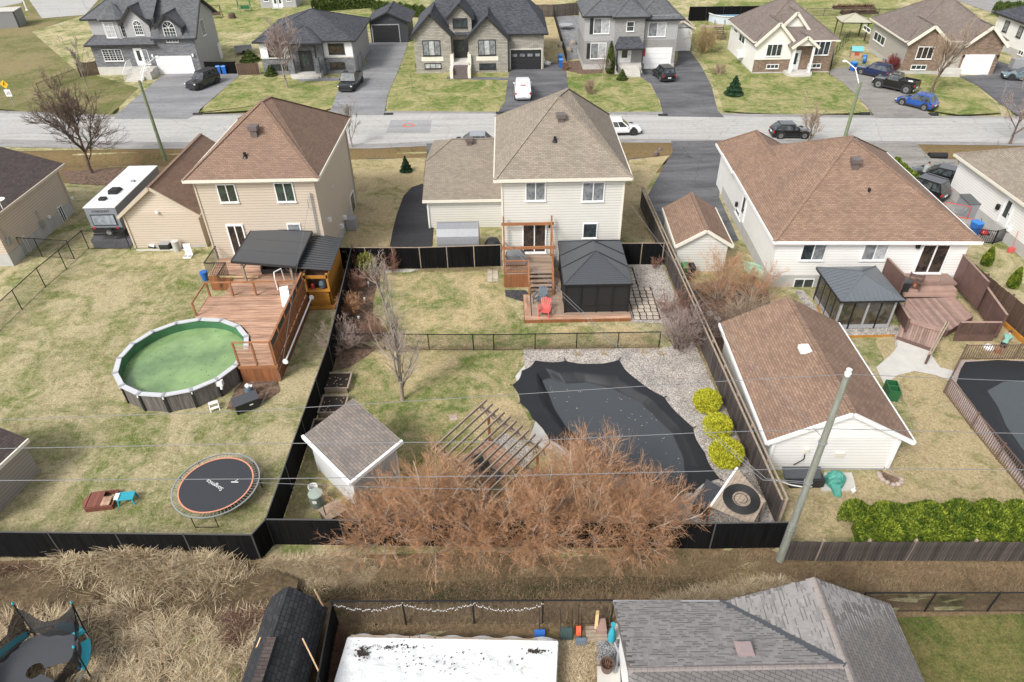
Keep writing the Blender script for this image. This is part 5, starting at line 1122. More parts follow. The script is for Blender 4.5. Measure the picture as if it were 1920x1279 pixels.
t=thing('covered_grill','grill under a grey fitted cover on the raised cedar landing','grill',(.35,42.3,uz));m=MB();m.hexa([(-.7,-.32,0),(.7,-.32,0),(.7,.32,0),(-.7,.32,0)],[(-.68,-.3,.8),(.68,-.3,.8),(.68,.3,.8),(-.68,.3,.8)]);m.hexa([(-.68,-.3,.8),(.68,-.3,.8),(.68,.3,.8),(-.68,.3,.8)],[(-.35,-.18,1.2),(.35,-.18,1.2),(.35,.18,1.2),(-.35,.18,1.2)])
part(t,'fabric_cover',m,plain('grey_grill_cover',(.16,.165,.17),.7));part(t,'hem',MB().box(-.72,-.34,.0,.72,-.322,.1),M['black_t'])
def adirondack(label,mat,loc,rz):
 t=thing('adirondack_chair',label,'chair',loc,rz,'adirondack chairs on the deck')
 for s in(-1,1):
  part(t,'arm',MB().box(s*.36-.06,-.45,.52,s*.36+.06,.25,.56),mat);part(t,'leg',MB().beam((s*.33,-.4,0),(s*.33,-.38,.52),.06,.05),mat);part(t,'leg',MB().beam((s*.3,.42,0),(s*.3,-.35,.38),.04,.1),mat)
 for i in range(5):part(t,'seat_slat',MB().cbox((0,-.32+i*.13,.37-i*.03),.56,.11,.025),mat)
 for i in range(5):x=-.24+i*.12;part(t,'back_slat',MB().beam((x*.85,.25,.25),(x*1.25,.58,1.0-abs(i-2)*.05),.1,.022,(0,1,0)),mat)
 return t
adirondack('slate blue adirondack chair at the foot of the deck stairs',M['slate'],tuple(A(1013,566,dh).xy)+(dh,),rad(-28));adirondack('coral red adirondack chair in front of the blue one on the deck',M['red'],tuple(A(1021,589,dh).xy)+(dh,),rad(-12))
# shelter tent and black covered thing behind the fence
a=A(811,470);t=thing('shelter_tent','silver grey arched shelter tent standing before the cream garage wing','shelter',(-5.5,46.3,0));m=MB();L_,R_=3.15,1.05
pr=[(-1.1,0),(-1.1,1.2),(-.98,1.75),(-.6,2.2),(0,2.4),(.6,2.2),(.98,1.75),(1.1,1.2),(1.1,0)]
for k in range(2):
 m=MB();x0,x1=k*L_/2+.01,(k+1)*L_/2-.01;m.hexa([(x0,y,z)for y,z in pr],[(x1,y,z)for y,z in pr]);part(t,'fabric_bay',m,M['tarp'])
part(t,'arch_rib',MB().hexa([(L_/2-.01,y*1.01,z*1.01)for y,z in pr],[(L_/2+.01,y*1.01,z*1.01)for y,z in pr]),M['grey_t'])
part(t,'logo_patch',MB().hexa([(2.35,-1.125,.25),(2.75,-1.125,.25),(2.55,-1.125,.42)],[(2.35,-1.11,.25),(2.75,-1.11,.25),(2.55,-1.11,.42)]),M['plasticw'])
p=A(915,500);solo('covered_equipment',MB().lathe([(.6,0),(.62,.7),(.45,1.05),(.1,1.15)],(-1.35,46.1,0),10),M['black_t'],'black tarp covered equipment between shelter tent and cedar deck','equipment')
# pergola over small deck
pg=thing('pergola','weathered timber pergola set diagonally above a small red deck','pergola',(0,0,0));zg=2.25
r0=[A(900,770,zg),A(990,868,zg)];
b0,b1=A(903,764,2.15),A(1018,848,2.15);c0_,c1_=A(822,838,2.15),A(928,938,2.15);dd=(b1-b0).normalized();pn=Vector((-dd.y,dd.x,0))
for q0,q1 in((b0,b1),(c0_,c1_)):
 for s in(-.09,.09):part(pg,'beam',MB().beam(q0-dd*.1+pn*s,q1+dd*.2+pn*s,.045,.2),M['greywood'])
for i in range(11):
 t_=i/10;p,q=b0+(b1-b0)*t_,c0_+(c1_-c0_)*t_;u=(p-q).normalized();part(pg,'rafter',MB().beam(q-u*.45+Vector((0,0,.2)),p+u*.45+Vector((0,0,.2)),.06,.15),M['greywood'])
for q in(b0+(b1-b0)*.12,b0+(b1-b0)*.92,c0_+(c1_-c0_)*.1,c0_+(c1_-c0_)*.92):part(pg,'post',MB().cbox((q.x,q.y,1.05),.14,.14,2.1),M['cedar'])
t=thing('deck','small red timber platform beneath the weathered pergola','deck',(A(905,875).x,A(905,875).y,0),math.atan2(dd.y,dd.x))
for i in range(17):part(t,'deck_board',MB().box(-1.2+.145*i,-1.1,.1,-1.2+.145*i+.135,1.5,.14),M['deckred'])
def lounger(label,px,py,rz):
 p=A(px,py,.15);t=thing('lounge_chair',label,'chair',(p.x,p.y,.14),rz,'dark chairs under the pergola');ch=plain('charcoal_mesh_fabric',(.05,.055,.06),.7)
 part(t,'seat',MB().box(-.3,-.4,.38,.3,.25,.44),ch);part(t,'backrest',MB().beam((0,.25,.42),(0,.5,.95),.6,.05,(0,1,0)),ch)
 for x in(-.3,.3):
  for y in(-.38,.28):part(t,'leg',MB().box(x-.02,y-.02,0,x+.02,y+.02,.38),M['blackmetal'])
lounger('dark mesh chair under the pergola nearer the lawn',905,888,rad(35));lounger('dark mesh chair under the pergola nearer the willows',925,900,rad(60))
p=A(985,905);t=thing('fire_pit','round black fire pit at the pergola corner','fire pit',(p.x,p.y,0));part(t,'bowl',MB().lathe([(.3,0),(.55,.3),(.6,.5),(.5,.5),(.3,.3)],n=20),M['blackmetal']);part(t,'ash',MB().lathe([(.45,.36),(.1,.38)],n=16),M['soil'])
# solar heater panel leaning on posts, black deck box
t=thing('solar_pool_heater','tilted square plywood stand carrying a black coiled hose','pool heater',(0,0,0));P4=[A(1382,878,1.9),A(1435,938,1.75),A(1411,984,1.45),A(1332,950,1.6)]
pr_=P4;n_=(P4[1]-P4[0]).cross(P4[3]-P4[0]).normalized();n_=-n_ if n_.z<0 else n_
NB=9
for i in range(NB):
 a0,a1=i/NB+.004,(i+1)/NB-.004;f=lambda s:(P4[0]+(P4[1]-P4[0])*s,P4[3]+(P4[2]-P4[3])*s);(p,q),(r,s)=f(a0),f(a1)
 part(t,'board',MB().slab([p,r,s,q],.03),M['greywood'])
part(t,'frame_rail',MB().beam(P4[0]+Vector((0,0,.02)),P4[3]+Vector((0,0,.02)),.1,.1),M['white'])
cn=(P4[0]+P4[1]+P4[2]+P4[3])/4+n_*.05;e1=(P4[3]-P4[0]).normalized();e2=n_.cross(e1)
for k in range(11):
 r=.36+.06*k if k<6 else .5+.03*k
 r=.42+.038*k;m=MB();pts=[cn+(e1*math.cos(a)+e2*math.sin(a))*r for a in[6.2832*i/28 for i in range(29)]];m.path(pts,.021,4);part(t,'hose_coil',m,M['rubber'])
m=MB();m.path([cn+(e1*math.cos(a)+e2*math.sin(a))*(.22+.01*i)for i,a in enumerate([.5*i for i in range(14)])],.015,4);part(t,'hose_coil',m,M['rubber'])
for i,q in enumerate(P4):part(t,'leg',MB().tube((q.x,q.y,0),(q.x,q.y,q.z-.05),.05),M['cedar']if i==3 else M['greywood'])
part(t,'brace',MB().beam(P4[3]-Vector((0,0,.2)),Vector((P4[2].x,P4[2].y,.3)),.05,.05),M['greywood'])
m=MB();BX=[A(1325,898,.8),A(1352,914,.8),A(1324,956,.8),A(1300,942,.8)]
t=thing('deck_box','black storage box with ribbed lid beside the pool end','storage box',(0,0,0));part(t,'body',MB().hexa([(q.x,q.y,0)for q in BX][::-1],[(q.x,q.y,.72)for q in BX][::-1]),M['black_t'])
for i in range(6):
 f=lambda s:(BX[0]+(BX[1]-BX[0])*s,BX[3]+(BX[2]-BX[3])*s);(p,q),(r,s)=f(i/6+.01),f((i+1)/6-.01);part(t,'lid_panel',MB().slab([p,r,s,q],.05),M['graypaint'])
 # ================================================================ LEFT YARD
 # above-ground pool
pcx,pcy=-19.62,32.2;PR=3.72;t=thing('above_ground_pool','round above-ground pool of green water with white rim and dark wood print wall','pool',(pcx,pcy,0))
NS=16;wallm=mk('dark_wood_print_liner',(.10,.09,.085),.6,.35,3,14,.1,.005,stretch=(4,4,.25),col2=(.17,.155,.145));greenm=mk('algae_liner',(.05,.16,.07),.5,.2,1.5,9,0)
greenw=mk('algae_water',(.15,.25,.12),.12,.25,.4,2.2,.05,.01,col2=(.22,.33,.14))
for i in range(NS):
 a0=6.28318*(i+.2)/NS;a1=6.28318*(i+1.2)/NS;P=lambda r,a,z:(r*math.cos(a),r*math.sin(a),z)
 part(t,'wall_panel',MB().hexa([P(PR-.1,a0,0),P(PR,a0,0),P(PR,a1,0),P(PR-.1,a1,0)],[P(PR-.1,a0,1.2),P(PR,a0,1.2),P(PR,a1,1.2),P(PR-.1,a1,1.2)]),wallm)
 part(t,'rim_segment',MB().hexa([P(PR-.2,a0+.012,1.21),P(PR+.1,a0+.012,1.21),P(PR+.1,a1-.012,1.21),P(PR-.2,a1-.012,1.21)],[P(PR-.2,a0+.012,1.27),P(PR+.1,a0+.012,1.27),P(PR+.1,a1-.012,1.27),P(PR-.2,a1-.012,1.27)]),plain('pool_rim_grey',(.5,.51,.53),.45)if i==0 else bpy.data.materials['pool_rim_grey'])
 part(t,'rim_cap',MB().cbox(P(PR-.05,a0,1.275),.34,.16,.05,a0),M['grey_t'])
 part(t,'upright',MB().cbox(P(PR+.03,a0,.6),.06,.15,1.2,a0),M['black_t'])
 if i in(10,11,12,13):part(t,'joint_cap',MB().cbox(P(PR+.1,a0,1.13),.06,.07,.14,a0),M['plasticw'])
part(t,'liner',MB().lathe([(PR-.24,1.2),(PR-.24,.3)],n=48,cap=False),greenm);part(t,'water',MB().lathe([(PR-.245,.66),(PR-.245,.68)],n=48),greenw)
m=MB();rr=random.Random(2)
for i in range(60):
 a=rr.random()*6.28;r=PR*math.sqrt(rr.random())*.9;m.cbox((r*math.cos(a),r*math.sin(a),.684),rr.uniform(.03,.12),.03,.004,rr.random()*3)
part(t,'floating_debris',m,M['soil'],kind='stuff')
sk=A(412,718,1.0);part(t,'skimmer',MB().cbox((sk.x-pcx,sk.y-pcy,1.0),.35,.25,.35).tube((sk.x-pcx,sk.y-pcy,.85),(sk.x-pcx+.05,sk.y-pcy-.1,.6),.07),M['plasticw'])
# deck by the pool
KD=thing('deck','large reddish cedar pool deck between green pool and beige house','deck',(0,0,0));kz=1.2
X0,X1,Y0,Y1=-20.3,-13.75,33.4,38.6
nb=36;bwid=(Y1-Y0)/nb
for i in range(nb):
 y=Y0+bwid*(i+.5);x0=X0+.1
 dy=y-pcy
 if abs(dy)<PR+.15:x0=max(x0,pcx+math.sqrt((PR+.15)**2-dy*dy)+.02)
 if y>pcy+PR+.1:x0=X0
 part(KD,'deck_board',MB().box(x0,y-bwid/2+.004,kz-.04,X1,y+bwid/2-.004,kz),M['deckred'])
part(KD,'deck_board',MB().box(-15.95,31.1,kz-.04,X1,33.38,kz-.001),M['deckred'])
for i in range(15):part(KD,'skirt_board',MB().box(-15.95+.147*i+.003,31.02,0,-15.95+.147*(i+1)-.003,31.06,kz-.05),M['cedar'])
for i in range(52):part(KD,'skirt_board',MB().box(X1,31.1+.144*i+.003,0,X1+.03,31.1+.144*(i+1)-.003,kz-.05),M['cedar'])
part(KD,'rim_joist',MB().beam((-16.0,31.0,kz-.08),(X1+.03,31.0,kz-.08),.05,.2),M['cedar2']);part(KD,'rim_joist',MB().beam((X1+.06,31.0,kz-.08),(X1+.06,Y1,kz-.08),.05,.2),M['cedar2']);part(KD,'rim_joist',MB().beam((X0-.03,36.3,kz-.1),(X0-.03,Y1,kz-.1),.05,.22),M['cedar2'])
# louvred screens
def screen(x0,y0,x1,y1,h,nposts,top_open=True):
 a,b=Vector((x0,y0,kz)),Vector((x1,y1,kz));d=(b-a)/(nposts-1)
 for i in range(nposts):q=a+d*i;part(KD,'screen_post',MB().cbox(q+Vector((0,0,h/2)),.1,.1,h+.08),M['cedar2'])
 nl=int((h-.12)/.115)
 for j in range(nl):zz=.1+j*.115;part(KD,'screen_slat',MB().beam(a+Vector((0,0,zz)),b+Vector((0,0,zz)),.025,.095 if j<nl*.72 else .05),M['deckred_y']if abs(d.y)>abs(d.x)else M['deckred'])
 part(KD,'screen_cap',MB().beam(a+Vector((0,0,h+.03)),b+Vector((0,0,h+.03)),.12,.04),M['cedar2'])
screen(-15.95,31.15,-13.85,31.15,1.6,3);
a=Vector((X1-.03,31.15,kz));b=Vector((X1-.03,Y1,kz));d=(b-a)/5
for i in range(6):
 q=a+d*i;part(KD,'screen_post',MB().cbox(q+Vector((0,0,.85)),.1,.1,1.75),M['cedar2'])
 if i<5:
  for j in range(7):part(KD,'screen_slat',MB().beam(q+Vector((0,0,.1+j*.15)),q+d+Vector((0,0,.1+j*.15)),.02,.13),M['cedar'])
  part(KD,'patterned_panel',MB().beam(q+d*.06+Vector((0,0,1.42)),q+d*.94+Vector((0,0,1.42)),.02,.42),plain('black_patterned_panel',(.04,.045,.05),.4))
  part(KD,'brace',MB().beam(q+d*.5+Vector((.04,0,.05)),q+d*.5+Vector((.04,0,1.1)),.06,.05),M['cedar2'])
part(KD,'screen_cap',MB().beam(a+Vector((0,0,1.68)),b+Vector((0,0,1.68)),.12,.04),M['cedar2']);part(KD,'screen_cap',MB().beam(a+Vector((0,0,1.17)),b+Vector((0,0,1.17)),.08,.05),M['cedar2'])
# railing toward the house and left side
for i,x in enumerate((-20.2,-18.65,-17.1,-15.5)):part(KD,'rail_post',MB().cbox((x,Y1,kz+.5),.11,.11,1.1),M['cedar2'])
part(KD,'top_rail',MB().beam((-20.3,Y1,kz+1.07),(X1,Y1,kz+1.07),.14,.05),M['cedar2'])
gl_=plain('clear_glass_panel',(.3,.25,.22),.1);
part(KD,'rail_post',MB().cbox((X0,36.3,kz+.45),.1,.1,1.1),M['cedar2']);part(KD,'top_rail',MB().beam((X0,36.3,kz+1.0),(X0,Y1,kz+1.0),.08,.08),M['cedar2'])
# house-side upper deck
for i in range(30):
 y=38.7+i*.165;part(KD,'deck_board',MB().box(-21.2 if y>41.2 else -19.3,y+.003,kz-.03,-14.2,y+.162,kz+.01 if y<41.2 else kz+.04),M['deckred'])
 # black railing corner
for(xa,ya),(xb,yb)in(((-21.3,41.3),(-19.8,41.3)),((-21.3,41.3),(-21.3,43.7)),((-19.8,41.3),(-19.8,39.6))):
 p,q=Vector((xa,ya,kz)),Vector((xb,yb,kz));n=int((q-p).length/.12)
 part(KD,'top_rail',MB().beam(p+Vector((0,0,1.0)),q+Vector((0,0,1.0)),.06,.05),M['blackmetal'])
 for i in range(n+1):part(KD,'baluster',MB().cbox(p+(q-p)*i/n+Vector((0,0,.5)),.02,.02,1.0),M['blackmetal'])
for i in range(11):part(KD,'skirt_board',MB().box(-21.3+.145*i,41.25,0,-21.3+.145*i+.138,41.28,kz-.03),M['cedar'])
# canopy
CZ=3.15;t=thing('patio_canopy','dark grey flat patio cover above the deck behind the beige house','canopy',(0,0,0));q=[A(433,490,CZ-.12),A(555,500,CZ-.12),A(585,434,CZ+.18),A(473,428,CZ+.18)]
NP=3
for i in range(NP):
 f=lambda s:(q[0]+(q[3]-q[0])*s,q[1]+(q[2]-q[1])*s);(a,b),(c,d)=f(i/NP+.003),f((i+1)/NP-.003);part(t,'roof_panel',MB().slab([a,b,d,c],.08),M['graypaint'])
for i in range(4):part(t,'edge_trim',MB().beam(q[i]-Vector((0,0,.06)),q[(i+1)%4]-Vector((0,0,.06)),.08,.15),M['black_t'])
for i in(0,1):c=q[i]*.93+(q[2]if i else q[3])*.07+(q[1-i]-q[i])*.12;part(t,'post',MB().cbox((c.x,c.y,CZ/2+.3),.14,.14,CZ-1.0),M['greywood']);part(t,'brace',MB().beam((c.x,c.y,2.3),(c.x+(.5 if i==0 else -.5),c.y,2.95),.08,.08),M['fencebrown'])
part(t,'beam',MB().beam(q[0]+(q[1]-q[0])*.05+Vector((0,.3,-.2)),q[1]+Vector((0,.3,-.2)),.1,.22),M['fencebrown'])
# bar hut with corrugated roof
BZ=2.75;t=thing('bar_hut','orange stained wooden bar hut with black corrugated roof','hut',(0,0,0));bx0,bx1,by0,by1=-13.75,-12.15,38.8,42.8
q=[A(557,503,BZ-.05),A(620,507,BZ-.05),A(643,447,BZ+.05),A(583,437,BZ+.05)];m=MB()
NRb=15
for i in range(NRb):
 f=lambda s:(q[0]+(q[3]-q[0])*s,q[1]+(q[2]-q[1])*s);(a,b),(c,d)=f(i/NRb),f((i+.55)/NRb);(e,g),(h,k)=f((i+.55)/NRb),f((i+1)/NRb)
 part(t,'roof_corrugation',MB().slab([a+Vector((0,0,.04)),b+Vector((0,0,.04)),d+Vector((0,0,.04)),c+Vector((0,0,.04))],.05),M['graypaint2' if 0 else 'graypaint']);part(t,'roof_trough',MB().slab([e,g,k,h],.03),M['black_t'])
nsb=10
for i in range(nsb):
 z0=.05+i*.25;part(t,'wall_board',MB().box(bx1-.03,by0,z0+.003,bx1,by1,z0+.247),M['pine'])
 if z0<1.2 or z0>2.15:part(t,'wall_board',MB().box(bx0,by0,z0+.003,bx1-.035,by0+.03,z0+.247),M['pine'])
part(t,'counter',MB().box(bx0,by0-.12,1.32,bx1,by0+.35,1.37),M['pine']);part(t,'base_beam',MB().beam((bx0-.3,by0-.25,.18),(bx1+.15,by0-.25,.18),.1,.25),M['pine']);part(t,'base_beam',MB().beam((bx1+.15,by0-.2,.18),(bx1+.15,by1,.18),.1,.25),M['cedar2'])
for x in(bx0+.05,bx1-.08):part(t,'post',MB().cbox((x,by0+.06,1.35),.12,.12,2.6),M['pine'])
part(t,'back_wall',MB().box(bx0,by0+1.2,.05,bx1-.04,by0+1.25,2.6),M['fencebrown']);part(t,'side_wall',MB().box(bx0-.03,by0,.05,bx0,by1,2.6),M['fencebrown'])
solo('propane_tank',MB().lathe([(.12,0),(.22,.1),(.24,.35),(.15,.55),(.06,.6)],(-12.7,39.1,1.38),14),M['slate'],'grey propane tank standing on the bar hut counter','tank');solo('red_jug',MB().lathe([(.12,0),(.13,.3),(.04,.42)],(-13.35,39.05,1.38),12),plain('red_plastic',(.4,.03,.03),.4),'small red jug on the bar hut counter','jug')
# roller tube for the pool blanket
a=A(584,558,1.35);b=A(535,678,1.35);t=thing('cover_roller','long white pool blanket roller tube hung beside the deck screen','roller',(0,0,0));part(t,'tube',MB().tube(a,b,.05,n=10),M['plasticw'])
for q in(a,b):part(t,'end_disc',MB().tube(q-(b-a).normalized()*.03,q+(b-a).normalized()*.03,.17,n=18),M['plasticw'])
# white pool ladder
p=A(545,560,kz);t=thing('pool_ladder','white plastic pool ladder lying against the deck screen','ladder',(p.x-.2,p.y-.2,kz),rad(20));m=MB();m.hexa([(-.35,-.75,0),(.3,-.75,0),(.3,.6,0),(-.35,.6,0)],[(-.28,-.7,.2),(.22,-.7,.2),(.26,.6,.75),(-.3,.6,.75)]);part(t,'side_shell',m,M['plasticw'])
m=MB();m.path([Vector((-.4,.5,.6)),Vector((-.42,.6,1.5)),Vector((-.38,.9,1.75)),Vector((.1,1.2,1.75)),Vector((.15,1.15,.7))],.035,6);part(t,'handrail',m,M['plasticw'])
for i in range(3):part(t,'tread',MB().cbox((0,-.35+.35*i,.32+.17*i),.45,.2,.05),M['plasticw'])
t=thing('smoker_grill','brown and grey outdoor smoker grill by the patio door','grill',tuple(A(428,470,kz).xy)+(kz,));part(t,'firebox',MB().box(-.45,-.25,.45,.35,.25,.85),M['metal']);part(t,'lid',MB().box(-.2,-.27,.86,.35,.27,1.15),plain('brown_enamel',(.12,.05,.03),.35));part(t,'side_shelf',MB().box(-.95,-.25,.6,-.46,.25,.64),M['grey_t'])
for x in(-.4,.3):
 for y in(-.2,.2):part(t,'leg',MB().box(x-.02,y-.02,0,x+.02,y+.02,.45),M['blackmetal'])
t=thing('patio_sofa','black cushioned patio sofa in the shade of the canopy','sofa',(-16.2,41.6,kz));ch=M['black_t'];part(t,'seat',MB().box(-1.1,-.4,.15,1.1,.4,.45),ch);part(t,'backrest',MB().box(-1.1,.25,.46,1.1,.42,.85),ch);part(t,'armrest',MB().box(-1.25,-.4,.1,-1.11,.42,.65),ch);part(t,'armrest',MB().box(1.11,-.4,.1,1.25,.42,.65),ch)
solo('lumber',MB().beam(A(412,519,1.4),A(484,519,1.4),.14,.05),mk('fresh_pine',(.55,.4,.22)),'pale plank lying across the deck under the canopy','plank')
solo('blue_tub',MB().lathe([(.2,0),(.28,.7)],tuple(A(386,525).xy)+(.0,),12),M['plastic_b'],'dark blue tub at the left end of the deck','tub')
# trampoline
tcx,tcy=A(405,908,.85).xy;TR=2.02;t=thing('trampoline','round black trampoline with orange edging on the left lawn','trampoline',(tcx,tcy,0));tz=.85
part(t,'mat',MB().lathe([(TR-.33,tz-.01),(TR-.33,tz)],n=56),plain('trampoline_mat',(.03,.032,.038),.7));part(t,'edging',MB().ring((0,0),TR-.335,TR-.265,tz+.002,tz+.012,56),plain('salmon_edging',(.62,.25,.16),.6));part(t,'frame_ring',MB().ring((0,0),TR-.025,TR+.025,tz-.04,tz+.015,56),M['metal'])
for i in range(72):
 a=6.28318*i/72;c_,s_=math.cos(a),math.sin(a);part(t,'spring',MB().beam((c_*(TR-.25),s_*(TR-.25),tz),(c_*(TR-.02),s_*(TR-.02),tz-.005),.018,.018),M['metal'])
for i in range(3):
 a=i*2.094+.52;p,q=[(math.cos(a+s)*TR*.98,math.sin(a+s)*TR*.98)for s in(-.28,.28)];m=MB();m.path([Vector((*p,tz)),Vector((*p,.03)),Vector((*q,.03)),Vector((*q,tz))],.022,6);part(t,'leg_frame',m,M['blackmetal'])
def text(body,size,mat,loc,rot,name='lettering',parent=None,ext=.004,align='CENTER'):
 cu=bpy.data.curves.new('t','FONT');cu.body=body;cu.size=size;cu.align_x=align;cu.align_y='CENTER';cu.extrude=ext;ob=bpy.data.objects.new('t',cu)
 me=bpy.data.meshes.new_from_object(ob);bpy.data.objects.remove(ob);me.materials.append(mat);o=link(name,me,parent,loc,Euler(rot));return o
text('Songmics',.3,M['plasticw'],(-.05,-.05,tz+.012),(0,0,rad(148)),parent=t)
part(t,'printed_logo',MB().beam((.85,.12,tz+.008),(1.0,.3,tz+.008),.03,.008).beam((.7,.12,tz+.008),(1.05,.1,tz+.008),.05,.008),M['plasticw'])
# sandbox boat and blue stool
t=thing('sandbox','small red-brown wooden sandbox with lids on the left lawn','sandbox',tuple(A(195,942).xy)+(0,),rad(8));w_=mk('red_brown_planks',(.22,.075,.05),rnd=.3)
for y in(-.5,.5):part(t,'side_board',MB().box(-.65,y-.03,0,.6,y+.03,.26),w_)
for x in(-.62,.57):part(t,'end_board',MB().box(x,-.5+.035,0,x+.05,.5-.035,.26),w_)
for i in range(3):part(t,'lid_board',MB().box(-.55+.2*i,-.46,.262,-.36+.2*i,.46,.29),w_)
for i in range(3):part(t,'lid_board',MB().box(.05+.14*i,-.46,.262,.18+.14*i,.1,.29),M['deckred'])
part(t,'prow_board',MB().hexa([(-.66,-.5,0),(-.66,.5,0),(-.95,0,0)][::-1],[(-.66,-.5,.26),(-.66,.5,.26),(-.95,0,.2)][::-1]),w_)
t=thing('toy_table','small light blue plastic children table beside the sandbox','table',tuple(A(241,940).xy)+(0,),rad(8));
for i in range(5):part(t,'top_slat',MB().box(-.38,-.26+i*.11,.36,.38,-.17+i*.11,.4),M['teal'])
for x in(-.32,.32):
 for y in(-.22,.22):part(t,'leg',MB().beam((x,y,.36),(x*1.15,y*1.15,0),.07,.05),M['teal'])
part(t,'cup_tray',MB().box(-.5,-.2,.4,-.3,.2,.45),M['plasticw'])
# small white step, black box, pump
t=thing('step_stool','small white plastic step at the pool wall','step',tuple(A(403,765).xy)+(0,),rad(25));part(t,'tread',MB().box(-.25,-.12,.38,.25,.12,.42),M['plasticw']);part(t,'lower_tread',MB().box(-.25,-.32,.18,.25,-.13,.21),M['plasticw'])
for x in(-.24,.24):part(t,'side_frame',MB().beam((x,.1,.37),(x,.2,0),.04,.05).beam((x,-.1,.37),(x,-.35,0),.04,.05),M['plasticw'])
t=thing('pump_box','black slanted pump cabinet on the mulch beside the green pool','storage box',tuple(A(465,765).xy)+(0,),rad(33));part(t,'body',MB().hexa([(-.65,-.3,0),(.65,-.3,0),(.65,.3,0),(-.65,.3,0)],[(-.65,-.3,.6),(.65,-.3,.6),(.65,.3,.72),(-.65,.3,.72)]),M['black_t']);part(t,'lid',MB().slab([(-.7,-.34,.66),(.7,-.34,.66),(.7,.34,.8),(-.7,.34,.8)],.04),M['graypaint']);part(t,'label_plate',MB().box(.1,-.315,.35,.3,-.301,.42),M['plasticw'])
t=thing('sand_filter','grey pool sand filter with white valve on top','pool filter',tuple(A(470,742).xy)+(0,));part(t,'tank',MB().lathe([(.15,0),(.26,.15),(.28,.45),(.18,.65)],n=16),M['slate']);part(t,'valve',MB().lathe([(.12,.66),(.15,.8),(.05,.9)],n=12).cbox((.15,0,.75),.25,.1,.1),M['plasticw'])
solo('white_post',MB().box(*(A(523,714).xy),0,A(523,714).x+.15,A(523,714).y+.08,.55),M['plasticw'],'short white board leaning at the deck skirt corner','board')
# things against the garage wall
bp=A(262,466)
t=thing('patio_umbrella_box','long white and black folded panel on the garage wall base','panel',(A(280,463).x,A(280,463).y,0),rad(-18));part(t,'panel',MB().box(-.6,-.1,.05,.6,.1,.3),M['white']);part(t,'frame',MB().box(-.65,-.14,0,.65,.0,.12),M['black_t'])
t=thing('storage_bin','black storage box beside the grey drum','bin',(A(312,467).x,A(312,467).y,0));part(t,'body',MB().box(-.38,-.25,0,.38,.25,.5),M['black_t']);part(t,'lid',MB().box(-.4,-.27,.503,.4,.27,.56),M['grey_t'])
t=thing('drum','tall pale grey drum against the beige garage','drum',(A(333,470).x,A(333,470).y,0));part(t,'body',MB().lathe([(.24,0),(.27,.8)],n=16),plain('pale_grey_plastic',(.42,.42,.4),.6));part(t,'lid',MB().lathe([(.29,.803),(.29,.85)],n=16),plain('grey_lid',(.5,.5,.49),.6))
t=thing('sink_unit','white double sink panel lying in the grass by the garage','sink',(A(352,482).x,A(352,482).y,0));part(t,'panel',MB().box(-.28,-.25,0,.35,.2,.1),M['plasticw']);part(t,'panel',MB().box(-.2,.22,.0,.35,.3,1.0),M['plasticw'])
for x in(-.13,.18):part(t,'basin',MB().box(x-.12,-.18,.102,x+.12,.12,.112),M['grey_t'])
solo('brick_panel',MB().box(A(358,462).x-.25,A(358,462).y,.0,A(358,462).x+.2,A(358,462).y+.1,1.2),M['terracotta'],'tall terracotta coloured board leaning on the beige garage wall','board')
solo('stone_border',MB().box(A(258,468).x,A(258,468).y-.1,0,A(345,470).x,A(345,470).y+.05,.08),M['concrete'],'narrow concrete strip along the beige garage wall','border')
# travel trailer
tr=A(205,447);t=thing('travel_trailer','white roofed grey travel trailer parked beside the beige garage','trailer',(-32.1,49.2,0),rad(0));TW,TL,TH=2.45,8.2,2.75
wm2=plain('trailer_white',(.7,.7,.7),.4);gm2=plain('trailer_grey',(.2,.215,.24),.4)
part(t,'body',MB().box(-TW/2,0,.75,TW/2,TL,TH),gm2);part(t,'roof',MB().box(-TW/2-.03,-.03,TH+.003,TW/2+.03,TL,TH+.07),wm2);part(t,'skirt',MB().box(-TW/2-.01,-.02,.6,TW/2+.01,.02,1.05),M['black_t'])
o=part(t,'rear_window',MB().box(-.95,-.05,1.25,.95,-.005,2.2),M['black_t']);part(o,'pane',MB().box(-.88,-.065,1.32,.88,-.052,2.13),glass('trailer_window',(.3,.34,.38),.15,(.2,.22,.25)))
part(t,'bumper',MB().box(-1.1,-.35,.55,1.1,-.25,.65),M['blackmetal']);sp=part(t,'spare_wheel',MB().tube((.25,-.2,.82),(.25,-.42,.82),.33,n=20),M['rubber']);part(sp,'rim',MB().tube((.25,-.422,.82),(.25,-.44,.82),.2,n=16),M['metal'])
for x in(-1.0,.85):part(t,'tail_light',MB().box(x-.12,-.06,.95,x+.12,-.02,1.1),plain('tail_red',(.35,.02,.03),.3))
part(t,'air_conditioner',MB().hexa([(-.35,2.3,TH+.07),(.4,2.3,TH+.07),(.4,3.4,TH+.07),(-.35,3.4,TH+.07)],[(-.28,2.35,TH+.4),(.33,2.35,TH+.4),(.33,3.2,TH+.33),(-.28,3.2,TH+.33)]),M['blackmetal']);part(t,'roof_vent',MB().cbox((-.3,1.35,TH+.15),.5,.45,.2),M['blackmetal']);part(t,'roof_vent',MB().cbox((.6,4.8,TH+.12),.3,.3,.15),M['grey_t'])
for x in(-TW/2,TW/2-.22):
 for y in(4.6,5.6):part(t,'wheel',MB().tube((x,y,.36),(x+.22,y,.36),.36,n=18),M['rubber'])
text('STARCRAFT',.26,M['black_t'],(0,-.012,2.45),(rad(90),0,0),parent=t)
